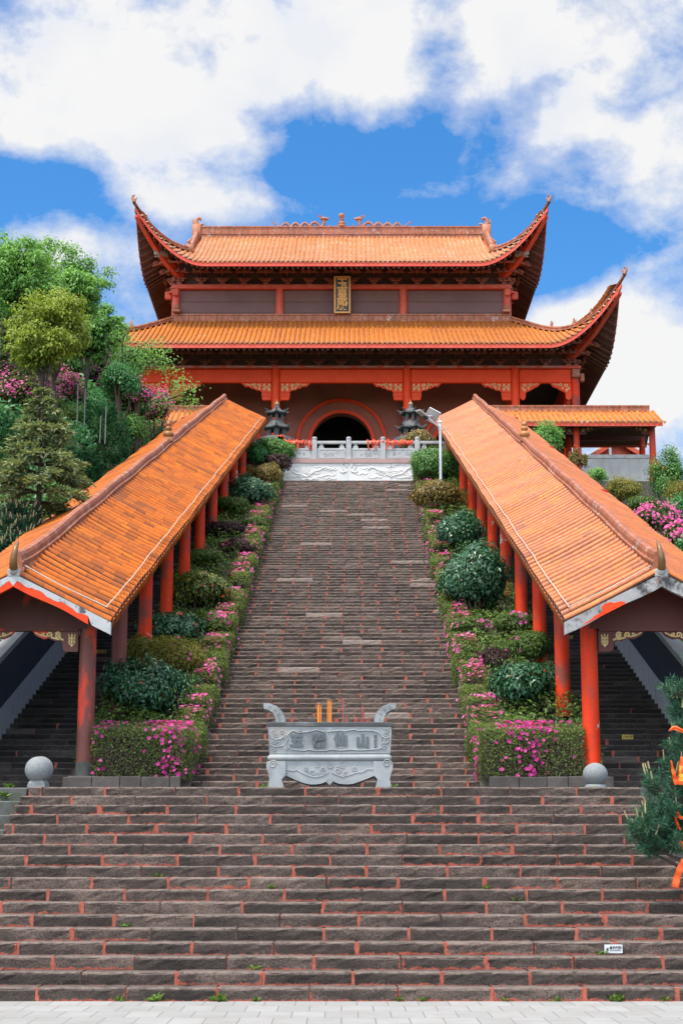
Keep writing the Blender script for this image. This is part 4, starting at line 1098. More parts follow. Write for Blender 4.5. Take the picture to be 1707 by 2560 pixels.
    def place_brackets(xs_, y, z, h, out, ysides, xside, yend):
        m2 = bracket_mesh(h, out); proto = None
        def put(loc, rz):
            nonlocal proto
            if proto is None:
                me_off = rl
                m2.v = [(a + rl.x, b + rl.y, c + rl.z) for a, b, c in m2.v]
                proto = m2.build('bracket_set', [MAT['bracket_wood']], root); o_ = proto
            else: o_ = dup(proto, root)
            o_.location = Vector(loc) - rl; o_.rotation_euler = (0, 0, rz)
        for x in xs_: put((x, y, z), 0)
        for s2 in (-1, 1):
            put((s2 * xside, y, z), s2 * PI / 4)
            for yy in ysides: put((s2 * xside, yy, z), s2 * PI / 2)
    place_brackets([(-10.5 + 1.4 * i) * 1 for i in range(16)], YU - .1, zu1 + .34, 1.5, 1.7, [YU + 1.4 * i for i in range(1, 8)], 10.9, 116)
    place_brackets([(-14.0 + 1.4 * i) for i in range(21)], YF, zb1 + .21, 1.5, 1.9, [YF + 1.4 * i for i in range(1, 12)], 14.4, 119)
    # boards behind the brackets
    m2 = MB(); m2.box(-10.6, 10.6, YU + .12, YU + .3, zu1 + .34, 39.6)
    m2.box(-14.3, 14.3, YF + .12, YF + .3, zb1 + .21, 32.95)
    for s2 in (-1, 1):
        m2.box(s2 * 14.3 - .1, s2 * 14.3 + .1, YF + .31, 119, zb1 + .21, 32.95); m2.box(s2 * 10.5 - .1, s2 * 10.5 + .1, YU + .31, 116, zu1 + .34, 39.6)
    m2.build('bracket_board', [MAT['dark_wood']], root)

    # --------------------------------------------------------- roofs
    def roof(nm, tm, W, ye, ze, yr, zr, xh, yh, ylen, lift, lspan, fwd, xr, full):
        """W: half width at the tips; ye/ze: eave line; yr/zr: head of the slope; (xh, yh): head of the hip; ylen: depth from eave to eave"""
        yc = ye + ylen / 2
        u = lambda x: max(0.0, (abs(x) - (W - lspan)) / lspan)
        L = lambda x: lift * u(x) ** 1.85
        yE = lambda x: ye - fwd * u(x) ** 2
        hl = W - xh
        def hipy(x): 
            q = (W - abs(x)) / hl
            return (ye - fwd) + (yh - ye + fwd) * min(1, q)
        def zf(x, y):
            q = max(0.0, (y - yE(x)) / (yr - ye))
            return ze + (zr - ze) * (q * .84 + .16 * q * q) + L(x) * max(0, 1 - q * 1.05)
        def ytop(x): return (yr if full else yr) if abs(x) <= xh + 1e-6 else hipy(x)
        def front(x, q): 
            a = yE(x); y = a + (ytop(x) - a) * q
            return Vector((x, y, zf(x, y)))
        sideL = W - lspan * 1.0
        ul = lambda y: max(0.0, (abs(y - yc) - (ylen / 2 - lspan)) / lspan)
        def zs(s2, y, q):                                 # side slope, q 0 at the side eave to 1 at the hip or gable foot
            ztop = zf(xh, yh)
            zz = ze + (ztop - ze) * q + lift * min(1, ul(y)) ** 1.85 * max(0, 1 - q) ** .8
            return zz
        def side(s2, y, q):
            yy = min(max(y, ye - fwd), ye + ylen + fwd)
            edge = abs(yy - yc); top = max(0.0, min(1.0, (ylen / 2 + fwd - edge) / (yh - ye + fwd)))
            x0 = W - .35 * (1 - min(1, ul(yy))) ** 2; x1 = W - hl * top
            x = x0 + (min(x0, x1) - x0) * q
            return Vector((s2 * x, yy, zs(s2, yy, q * top)))
        rt = MB(); sh = MB()
        # front and rear sheets
        N = 90
        xsn = [W * math.sin(PI / 2 * t) if False else W * t for t in np.linspace(-1, 1, N)]
        for b_ in (0, 1):
            rows = []
            for x in xsn:
                rows.append([(p.x, p.y if not b_ else 2 * yc - p.y, p.z) for p in (front(x, q) for q in np.linspace(0, 1, 14))])
            sh.grid(rows, 0, .5)
        for s2 in (-1, 1):
            rows = [[side(s2, y, q) for q in np.linspace(0, 1, 8)] for y in np.linspace(ye - fwd, ye + ylen + fwd, 70)]
            sh.grid(rows, 0, .5)
        sheet = sh.build('roof_sheet', [MAT['tile_valley']], root)
        # tile rows
        x = -W + .12
        k = int(2 * (W - .12) / .305); st = 2 * (W - .12) / k
        for i in range(k + 1):
            x = -W + .12 + i * st
            a = yE(x); 
            if ytop(x) - a < .25: continue
            path = [front(x, q) + Vector((0, 0, .02)) for q in np.linspace(0, 1, 12)]
            path[0].y -= .07
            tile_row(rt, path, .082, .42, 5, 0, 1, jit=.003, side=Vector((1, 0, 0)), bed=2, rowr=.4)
            if i < k:                                     # drip tile
                p = front(x + st / 2, 0); tx = (front(x + st * .9, 0) - front(x + st * .1, 0)).normalized()
                rt.prism([(-.075, .05), (.075, .05), (.06, -.05), (0, -.10), (-.06, -.05)], p + Vector((0, -.06, 0)), tx, (0, 0, 1), (0, 1, 0), .02, 0)
        for s2 in (-1, 1):
            k2 = int(ylen / .305)
            for i in range(k2 + 1):
                y = ye + .1 + i * .305
                if y > ye + ylen - .1: break
                path = [side(s2, y, q) + Vector((0, 0, .02)) for q in np.linspace(0, 1, 8)]
                if (path[-1] - path[0]).length < .3: continue
                tile_row(rt, path, .082, .42, 4, 0, 1, jit=.003, side=Vector((0, 1, 0)))
        rt.build('roof_tiles', [MAT[tm], MAT['tile_end'], MAT['mortar_pale' if full else 'tile_flank_shade']], root, smooth=35)
        # red fascia along the eave and the soffit with its rafters
        fa = MB()
        rows = [[front(x, 0) + Vector((0, dy, dz)) for dy, dz in ((-.02, -.03), (-.04, -.30), (.03, -.31))] for x in xsn]
        fa.grid(rows, 0, .5)
        for s2 in (-1, 1):
            rows = [[side(s2, y, 0) + Vector((s2 * dx, 0, dz)) for dx, dz in ((.02, -.03), (.04, -.30), (-.03, -.31))] for y in np.linspace(ye - fwd, ye + ylen + fwd, 70)]
            fa.grid(rows, 0, .5)
        fa.build('fascia', [MAT['eave_red']], root)
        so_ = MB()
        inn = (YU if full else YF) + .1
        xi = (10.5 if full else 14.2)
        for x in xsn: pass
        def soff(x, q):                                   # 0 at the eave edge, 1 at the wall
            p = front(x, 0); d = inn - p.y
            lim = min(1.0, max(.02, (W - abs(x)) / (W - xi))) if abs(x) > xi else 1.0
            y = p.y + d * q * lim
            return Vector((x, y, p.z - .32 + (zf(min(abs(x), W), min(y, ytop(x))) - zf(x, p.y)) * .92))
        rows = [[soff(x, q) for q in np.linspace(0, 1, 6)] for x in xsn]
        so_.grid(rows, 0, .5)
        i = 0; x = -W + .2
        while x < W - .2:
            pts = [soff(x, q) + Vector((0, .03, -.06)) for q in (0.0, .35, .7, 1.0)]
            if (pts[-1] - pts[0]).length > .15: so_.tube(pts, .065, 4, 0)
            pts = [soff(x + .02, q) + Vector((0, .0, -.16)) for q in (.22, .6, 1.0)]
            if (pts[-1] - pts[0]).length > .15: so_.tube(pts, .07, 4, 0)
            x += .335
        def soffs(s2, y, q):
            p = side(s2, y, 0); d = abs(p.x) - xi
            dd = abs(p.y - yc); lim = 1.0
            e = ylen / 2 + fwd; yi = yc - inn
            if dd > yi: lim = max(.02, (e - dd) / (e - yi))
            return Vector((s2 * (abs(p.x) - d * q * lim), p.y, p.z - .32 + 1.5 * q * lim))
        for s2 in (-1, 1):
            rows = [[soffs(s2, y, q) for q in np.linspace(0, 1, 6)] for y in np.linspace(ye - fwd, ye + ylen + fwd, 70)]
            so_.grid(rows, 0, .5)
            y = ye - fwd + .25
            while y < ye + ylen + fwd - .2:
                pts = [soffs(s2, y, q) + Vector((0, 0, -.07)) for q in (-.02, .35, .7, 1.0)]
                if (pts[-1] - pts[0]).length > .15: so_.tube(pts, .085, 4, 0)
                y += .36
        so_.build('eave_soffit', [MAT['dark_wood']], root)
        # red corner beams and hip ridges
        for s2 in (-1, 1):
            for b_ in (0, 1):
                cb = MB(); pts = []
                for t in np.linspace(0, 1, 16):
                    x = xi - .2 + (W - .08 - xi + .2) * t; y = hipy(x) if abs(x) > xh else yh
                    y = inn + (ye - fwd + .05 - inn) * t
                    zz = ze + .35 * (1 - t) + L(x) - .42 - .28 * math.sin(PI * min(1, t * 1.0)) * .6
                    pts.append(Vector((s2 * x, y if not b_ else 2 * yc - y, zz)))
                rows = []
                for i, p in enumerate(pts):
                    t = i / 15; hgt = .55 * (1 - t) + .16; wd = .17
                    n = Vector((s2, (1 if not b_ else -1), 0)).normalized()
                    rows.append([p + n * wd, p - n * wd, p - n * wd - Vector((0, 0, hgt)), p + n * wd - Vector((0, 0, hgt))])
                b0 = cb.grid(rows, 0, .5, closed=True)
                cb.face(tuple(b0 + 60 + j for j in range(4))); cb.face(tuple(b0 + j for j in range(4))[::-1])
                cb.build('corner_beam', [MAT['eave_red']], root)
                hp = MB(); pts = []
                for t in np.linspace(0, 1.04, 22):
                    x = xh + (W - xh) * t; y = yh + (ye - fwd - yh) * t
                    zz = max(zf(min(x, W), max(y, yE(W))), zs(1, y, 0) if t >= 1 else -1) if t < 1 else zf(W, yE(W)) + (t - 1) * (W - xh) * 1.5
                    pts.append(Vector((s2 * x, y if not b_ else 2 * yc - y, zz + .06)))
                for i in range(len(pts) - 1):
                    a, c = pts[i], pts[i + 1]; rr = random.random(); n = Vector((1, 1 if (s2 > 0) != (b_ > 0) else -1, 0)).normalized()
                    t = i / 21; hh = .34 * (1 - t * .45); wd = .13 * (1 - .3 * t)
                    c = a.lerp(c, .97)
                    rows = [[p + n * wd, p + n * wd * .8 + Vector((0, 0, hh * .6)), p + n * wd * 1.1 + Vector((0, 0, hh * .65)), p + n * wd * .6 + Vector((0, 0, hh)), p - n * wd * .6 + Vector((0, 0, hh)), p - n * wd * 1.1 + Vector((0, 0, hh * .65)), p - n * wd * .8 + Vector((0, 0, hh * .6)), p - n * wd] for p in (a, c)]
                    b0 = hp.grid(rows, 0, rr); hp.face(tuple(b0 + j for j in range(8)), 0, rr); hp.face(tuple(b0 + 8 + j for j in range(8))[::-1], 0, rr)
                hr = hp.build('hip_ridge', [MAT['ridge_clay']], root)
                tp = MB(); e = pts[-1] + Vector((0, 0, .1))
                tp.tube([e + Vector((s2 * q[0], 0, q[1])) for q in ((-.1, -.1), (.0, .08), (.04, .2), (.0, .3), (-.08, .33), (-.12, .27))], [.12, .10, .085, .07, .05, .025], 7)
                tp.tube([e + Vector((s2 * q[0], 0, q[1])) for q in ((-.12, .02), (-.2, .12), (-.25, .22))], [.07, .05, .015], 6)
                tp.build('tip_ornament', [MAT['orna_clay']], hr, smooth=50)
                if not b_:
                    for t in ((.42, .58, .72) if not full else ()):
                        i = int(t * 21); fg = MB(); o = pts[i] + Vector((0, 0, .3 - .1 * t))
                        fg.lathe(o, [(.09, 0), (.07, .08), (.1, .16), (.05, .26), (.07, .32), (.005, .42)], 8); fg.tube([o + Vector((0, 0, .15)), o + Vector((s2 * .16, 0, .3))], [.05, .015], 5)
                        fg.build('ridge_figure', [MAT['orna_clay']], hr, smooth=50)
                    bh = MB(); i = 15; x = xi + .35; o = Vector((s2 * (xi + .75), inn - 1.55, ze - .35 + L(xi + .9)))
                    d = Vector((s2 * .7, -.7, -.15)).normalized()
                    bh.tube([o, o + d * .35, o + d * .62, o + d * .85, o + d * .95], [.24, .26, .22, .15, .08], 9)
                    bh.tube([o + d * .2 + Vector((0, 0, .2)), o - d * .1 + Vector((0, 0, .45))], [.08, .02], 5); bh.tube([o + d * .4 + Vector((0, 0, .2)), o + d * .3 + Vector((0, 0, .42))], [.07, .02], 5); bh.tube([o + d * .8 + Vector((0, 0, .1)), o + d * 1.05 + Vector((0, 0, .22))], [.07, .03], 5)
                    bh.tube([o + d * .5 + Vector((0, 0, -.18)), o + d * .9 + Vector((0, 0, -.24))], [.08, .04], 5)
                    if full: bh.build('beast_head', [MAT['cap_grey']], root, smooth=50)
        return front, zf, yc, hipy
    fr, zf, yc, hipy = roof('upper', 'upper_hall_tile', 13.0, 100.8, 38.35, 110.0, 43.5, 9.75, 104.1, 18.4, 3.42, 4.3, .7, 10.1, True)
    # main ridge, its ends, the dragons and the finial
    m2 = MB(); x = -10.1
    while x < 10.1:
        x2 = min(10.1, x + .46); rr = random.random()
        m2.box(x + .008, x2 - .008, yc - .2, yc + .2, 43.15, 43.62, 0, rr); m2.box(x + .008, x2 - .008, yc - .25, yc + .25, 43.62, 43.70, 0, rr); m2.box(x + .008, x2 - .008, yc - .17, yc + .17, 43.70, 44.12, 0, rr + .01 if rr < .98 else rr); m2.box(x + .008, x2 - .008, yc - .22, yc + .22, 44.12, 44.22, 0, rr)
        x = x2
    rg = m2.build('main_ridge', [MAT['ridge_clay']], root)
    for s2 in (-1, 1):
        m2 = MB(); o = Vector((s2 * 10.0, yc, 44.1))
        m2.box(o.x - .3, o.x + .3, yc - .28, yc + .28, 43.2, 44.35, bev=.05)
        m2.tube([o + Vector((s2 * a, 0, b)) for a, b in ((0, .2), (.08, .42), (.04, .64), (-.1, .78), (-.24, .74), (-.26, .62), (-.18, .58))], [.2, .18, .14, .12, .1, .07, .03], 8)
        m2.tube([o + Vector((s2 * a, 0, b)) for a, b in ((.12, .25), (.26, .45), (.3, .68))], [.1, .07, .02], 6); m2.tube([o + Vector((s2 * a, 0, b)) for a, b in ((-.15, .2), (-.4, .35), (-.5, .3))], [.12, .09, .05], 6)
        m2.build('ridge_end', [MAT['orna_clay']], rg, smooth=50)
        # descending ridge beside the gable
        m2 = MB(); n = 22
        for i in range(n):
            ps = []
            for q in (i / n, (i + .96) / n):
                y = yc + (104.0 - yc) * q; ps.append(Vector((s2 * (10.0 - .1 * q), y, zf(9.6, y) + .04)))
            rr = random.random()
            rows = [[p + Vector((a, 0, b)) for a, b in ((-.15, 0), (-.15, .3), (-.19, .32), (-.12, .5), (.12, .5), (.19, .32), (.15, .3), (.15, 0))] for p in ps]
            b0 = m2.grid(rows, 0, rr); m2.face(tuple(b0 + j for j in range(8)), 0, rr); m2.face(tuple(b0 + 8 + j for j in range(8))[::-1], 0, rr)
        m2.build('gable_ridge', [MAT['ridge_clay']], root)
        m2 = MB(); o = Vector((s2 * 9.85, 104.0, zf(9.6, 104.0)))
        m2.box(o.x - .25, o.x + .25, o.y - .3, o.y + .1, o.z, o.z + .55, bev=.06); m2.tube([o + Vector((0, -.1, .5)), o + Vector((s2 * .1, -.2, .75)), o + Vector((s2 * -.1, -.25, .95))], [.15, .12, .04], 6)
        m2.build('corner_ornament', [MAT['orna_clay']], root, smooth=50)
        # gable wall
        m2 = MB(); m2.prism([(-5.8, 40.2), (5.8, 40.2), (0, 43.3)], (s2 * 9.7, yc, 0), (0, 1, 0), (0, 0, 1), (s2, 0, 0), .15); m2.build('gable_wall', [MAT['red_faded']], root)
        for b_ in (1, -1):                                # the strip of roof outside the descending ridge
            m2 = MB(); rows = [[(s2 * x, yc + b_ * (yc - y), zf(9.6, y) + .03 - .35 * (x - 9.8)) for x in (9.75, 10.25, 10.55)] for y in np.linspace(104.3, yc, 10)]
            m2.grid(rows, 0, .5); m2.build('roof_sheet', [MAT['tile_valley']], root)
    def dragon(s2):
        m2 = MB(); k = .0268; o = Vector((0, yc, 44.2))
        # measured along the ridge: tail outside, head towards the middle
        body = [(3.45, .42), (3.32, .30), (3.2, .12), (3.0, .06), (2.85, .12), (2.72, .32), (2.55, .36), (2.42, .2), (2.32, .06), (2.18, .08), (2.06, .3), (1.9, .36), (1.76, .22), (1.66, .06), (1.54, .08), (1.42, .32), (1.24, .38), (1.1, .22), (1.0, .08), (.9, .1), (.78, .36), (.6, .46), (.42, .34), (.28, .1), (.1, .04), (-.04, .3), (-.02, .55), (.05, .72)]
        pts = [o + Vector((s2 * (1.25 + x), 0, z)) for x, z in body]
        n = len(pts); m2.tube(pts, [.04 + .07 * min(1, i / 8) for i in range(n)], 7)
        for i in range(2, n - 3):
            p = pts[i]
            if body[i][1] > .18: m2.tube([p + Vector((0, 0, .08)), p + Vector((s2 * .05, 0, .22))], [.035, .008], 4)
        hd = o + Vector((s2 * 1.3, 0, .78))
        m2.tube([hd + Vector((s2 * .14, 0, .02)), hd, hd - Vector((s2 * .14, 0, -.02)), hd - Vector((s2 * .34, 0, .02)), hd - Vector((s2 * .4, 0, .0))], [.12, .17, .15, .10, .06], 7)
        m2.tube([hd - Vector((s2 * .1, 0, .12)), hd - Vector((s2 * .32, 0, .18))], [.07, .03], 5)
        for a in (.05, -.05): m2.tube([hd + Vector((0, a, .12)), hd + Vector((s2 * .18, a * 2, .26)), hd + Vector((s2 * .38, a * 3, .28))], [.05, .035, .01], 5)
        m2.tube([hd - Vector((s2 * .36, 0, -.05)), hd - Vector((s2 * .44, 0, -.14))], [.035, .02], 5)
        for x in (3.5, 3.62): m2.tube([o + Vector((s2 * (1.25 + 3.4), 0, .36)), o + Vector((s2 * (1.25 + x), 0, .62 - (x - 3.5)))], [.05, .01], 4)
        for x in (.3, 1.0, 1.7, 2.35): m2.tube([o + Vector((s2 * (1.25 + x), 0, .12)), o + Vector((s2 * (1.25 + x - .14), -.08, .02))], .045, 5)
        m2.tube([o + Vector((s2 * (1.25 - .1), 0, .05)), o + Vector((s2 * (1.25 - .4), 0, .08)), o + Vector((s2 * (1.25 - .46), 0, .3))], [.06, .04, .015], 5)
        m2.box(s2 * 2.0 - 1.0 * 1 - .2, s2 * 2.0 + 1.2, yc - .1, yc + .1, 44.2, 44.24)
        m2.v = [(a * 1.0, b, 44.2 + (c - 44.2) * .8) for a, b, c in m2.v]
        m2.build('ridge_dragon', [MAT['orna_clay']], rg, smooth=50)
    for s2 in (-1, 1): dragon(s2)
    m2 = MB(); m2.lathe((0, yc, 44.2), [(a * .78, b * .92) for a, b in [(.38, 0), (.42, .1), (.30, .2), (.36, .3), (.2, .4), (.14, .5), (.22, .6), (.1, .68), (.16, .74), (.25, .84), (.27, .95), (.22, 1.06), (.06, 1.12)]], 14)
    m2.build('ridge_finial', [MAT['orna_clay']], rg, smooth=40)
    roof('lower', 'hall_tile', 16.75, 96.8, 31.75, 103.85, 35.45, 10.75, 103.8, 25.5, 3.55, 4.3, .8, 10.75, False)
    # ridge band where the lower roof meets the upper storey
    m2 = MB(); x = -10.9
    while x < 10.9:
        x2 = min(10.9, x + .36); rr = random.random(); m2.box(x + .008, x2 - .008, YU - .34, YU - .02, 35.3, 35.72, 0, rr); m2.box(x + .008, x2 - .008, YU - .38, YU - .02, 35.72, 35.82, 0, rr); x = x2
    m2.build('ridge_band', [MAT['ridge_clay']], root)
    return root
HALL = hall()

def name_board():
    c0 = P(855.5, 783, YU - .55); c1 = P(855.5, 691, YU - .95)
    k = MPP(c0); w_ = 41 * k; up = (c1 - c0); hgt = up.length; up.normalize(); X = Vector((1, 0, 0)); nz = X.cross(up)
    root = thing('name_board', c0, 'tall dark board with gilt frame and three gilt characters on the upper storey', 'sign board')
    rot = Matrix((X, up, nz)).transposed()
    mid = (c0 + c1) / 2
    mb = MB(); mb.obox(mid, (w_ / 2 - .04, hgt / 2 - .04, .05), rot); mb.build('board', [MAT['plaque_board']], root)
    fr = MB(); t = .10
    for sx in (-1, 1): fr.obox(mid + X * sx * (w_ / 2 - t / 2), (t / 2, hgt / 2, .09), rot)
    for sy in (-1, 1): fr.obox(mid + up * sy * (hgt / 2 - t / 2), (w_ / 2 - t - .001, t / 2, .09), rot)
    fr.build('frame', [MAT['plaque_gold']], root)
    for i, ch in enumerate('玉皇殿'):
        text_obj('gilt_character', ch, [MAT['plaque_gold']], mid + nz * .055 + up * (hgt * (.285 - .285 * i) - .0), X, up, .76, root, .022, .03, aspect=.94)
name_board()

# ------------------------------------------------------------------ side galleries of the terrace
def gallery(sg):
    side = 'right' if sg > 0 else 'left'
    x0, x1 = 6.9, 17.45
    yf, yb = 89.5, 92.6
    zfl, zev, zrd = 21.7, 24.75, 26.0
    root = thing('side_gallery', (sg * 12, 91, zfl), 'open red pillared gallery with tiled roof %s' % ('running out to the right of the hall' if sg > 0 else 'half hidden by azaleas left of the hall'), 'gallery', 'side galleries of the terrace')
    S = lambda a: sorted((sg * a[0], sg * a[1]))
    # roof
    ym = (yf + yb) / 2; ye = yf - .95
    mb = MB(); x = x0
    while x < x1:
        for b_ in (0, 1):
            path = []
            for q in np.linspace(0, 1, 6):
                y = ye + (ym - ye) * q; path.append(Vector((sg * x, y if not b_ else 2 * ym - y, zev + (zrd - zev) * (q * .9 + .1 * q * q))))
            tile_row(mb, path, .085, .34, 4, 0, 1, side=Vector((1, 0, 0)))
            mb.prism([(-.08, .03), (.08, .03), (.06, -.06), (0, -.12), (-.06, -.06)], path[0] + Vector((.15, -.01 if not b_ else .01, 0)), (1, 0, 0), (0, 0, 1), (0, 1, 0), .02, 0)
        x += .30
    mb.build('roof_tiles', [MAT['hall_tile'], MAT['tile_end']], root, smooth=35)
    mb = MB()
    for b_ in (0, 1):
        rows = [[(sg * xx, y if not b_ else 2 * ym - y, zev + (zrd - zev) * q - .01) for q, y in ((q, ye + (ym - ye) * q) for q in np.linspace(0, 1, 5))] for xx in (x0, x1)]
        mb.grid(rows, 0, .5)
        rows = [[(sg * xx, y if not b_ else 2 * ym - y, zev + (zrd - zev) * q - .12) for q, y in ((q, ye + .05 + (ym - ye) * q) for q in np.linspace(0, 1, 5))] for xx in (x0, x1)]
        mb.grid(rows, 1, .5)
    a, b = S((x0, x1)); mb.box(a, b, ye + .02, ye + .06, zev - .24, zev - .02, 2); mb.box(a, b, 2 * ym - ye - .06, 2 * ym - ye - .02, zev - .24, zev - .02, 2)
    mb.build('roof_boarding', [MAT['tile_valley'], MAT['dark_wood'], MAT['eave_red']], root)
    mb = MB(); x = x0 - .1
    while x < x1 - .3:
        x2 = min(x + .4, x1 - .25); a, b = S((x + .008, x2 - .008)); rr = random.random(); mb.box(a, b, ym - .16, ym + .16, zrd - .1, zrd + .22, 0, rr); mb.box(a, b, ym - .2, ym + .2, zrd + .22, zrd + .3, 0, rr); x = x2
    rg = mb.build('ridge', [MAT['ridge_clay']], root)
    if sg > 0:
        p = P(1523, 1012, ym); mb = MB(); mb.tube([(p.x, ym, zrd + .3), (p.x, ym, zrd + .95)], .03, 6); mb.build('rod', [MAT['white_metal']], rg)
    # columns, beams, brackets
    xs_ = [8.7, 12.86, 17.02]
    for x in xs_:
        for y in (yf, yb):
            mb = MB(); mb.lathe((sg * x, y, 0), [(.2, zfl - (.25 if x > 17 else 0)), (.185, zfl + .6), (.17, zev + .1)], 18, 0, .5)
            mb.build('column', [MAT['red_paint_worn']], root, smooth=50)
    for y in (yf, yb):
        a, b = S((x0, x1 - .2)); mb = MB(); mb.box(a, b, y - .1, y + .1, zev + .0, zev + .2); mb.box(a, b, y - .12, y + .12, zev - .06, zev - .005); mb.build('beam', [MAT['tympanum_paint']], root)
    for i, x in enumerate(xs_):
        for d in (-1, 1):
            if x > 17 and d > 0: continue
            for y in (yf,):
                mb = MB(); o = Vector((sg * (x + d * .18), y - .05, zev - .065)); X = Vector((sg * d, 0, 0))
                mb.prism([(0, 0), (1.0, 0), (.86, -.14), (.62, -.24), (.42, -.26), (.36, -.42), (0, -.42)], o, X, (0, 0, 1), (0, 1, 0), .1); bb = mb.build('bracket_board', [MAT['tympanum_paint']], root)
                s = MB()
                for cx_, cy_, r_, t0, s_ in ((.2, -.2, .09, 0, 1), (.45, -.12, .08, 2, -1), (.68, -.09, .06, 1, 1)): spiral(s, o, X, (0, 0, 1), (0, -1, 0), cx_, cy_, r_, 1.2, t0, s_, .025)
                s.build('gold_scroll', [MAT['gold']], bb)
    a, b = S((13.08, 16.8)); mb = MB(); mb.box(a, b, yf - .06, yf + .12, zfl - .1, zfl + 1.2); mb.build('low_wall', [MAT['concrete']], root)
    mb = MB(); mb.box(a, b, yf - .1, yf + .16, zfl + 1.202, zfl + 1.42, bev=.02); mb.build('wall_coping', [MAT['cap_grey']], root)
    a, b = S((x0, 17.6)); mb = MB(); mb.box(a, b, yf - .45, yb + .5, 15.5, zfl - .15); mb.build('stone_base', [MAT['rough_stone']], root)
    a, b = S((x0, 12.6)); mb = MB(); mb.box(a, b, yb - .1, yb + .1, zfl - .1, zev - .07); mb.build('back_wall', [MAT['tympanum_paint']], root)
for sg in (1, -1): gallery(sg)

def far_house():
    Y = 112.0; c = P(1541, 1160, Y); zr = P(1541, 1100, Y).z; zb = 20.0
    hw = 4.2
    root = thing('red_house', (c.x, Y, zb), 'small red gabled house seen through the right gallery', 'house')
    ze = zr - 2.6
    mb = MB(); mb.prism([(-hw + .5, zb), (hw - .5, zb), (hw - .5, ze + .2), (0, zr - .25), (-hw + .5, ze + .2)], (c.x, Y, 0), (1, 0, 0), (0, 0, 1), (0, 1, 0), 8)
    mb.build('wall', [MAT['red_faded']], root)
    mb = MB()
    for s2 in (-1, 1):
        for k in range(27):
            y = Y - .5 + k * .33
            tile_row(mb, [Vector((c.x + s2 * hw, y, ze)), Vector((c.x + s2 * hw * .5, y, ze + (zr - ze) * .47)), Vector((c.x, y, zr))], .1, .4, 4, 0, 1, side=Vector((0, 1, 0)))
        mb.grid([[(c.x + s2 * hw, Y - .6, ze - .03), (c.x, Y - .6, zr - .03)], [(c.x + s2 * hw, Y + 8.4, ze - .03), (c.x, Y + 8.4, zr - .03)]], 0, .3)
        mb.prism([(0, 0), (hw, -(zr - ze)), (hw, -(zr - ze) - .3), (0, -.3)], (c.x, Y - .62, zr - .05), (s2, 0, 0), (0, 0, 1), (0, 1, 0), .1, 2)
    mb.build('roof', [MAT['hall_tile'], MAT['tile_end'], MAT['red_faded']], root)
    mb = MB(); q = P(1549, 1150, Y - .02); mb.prism([(-.9, -1.6), (.9, -1.6), (0, -.5)], (q.x, Y - .06, q.z), (1, 0, 0), (0, 0, 1), (0, 1, 0), .05); mb.build('gable_window', [MAT['cap_grey']], root)
    q = P(1524, 1130, 106.0); mb = MB(); mb.tube([(q.x, 106, 19), (q.x, 106, q.z + .5)], .09, 10)
    mb.build('pole', [MAT['white_metal']], loc=(q.x, 106, 19), label='white pole in front of the red house behind the right gallery', cat='pole')
far_house()

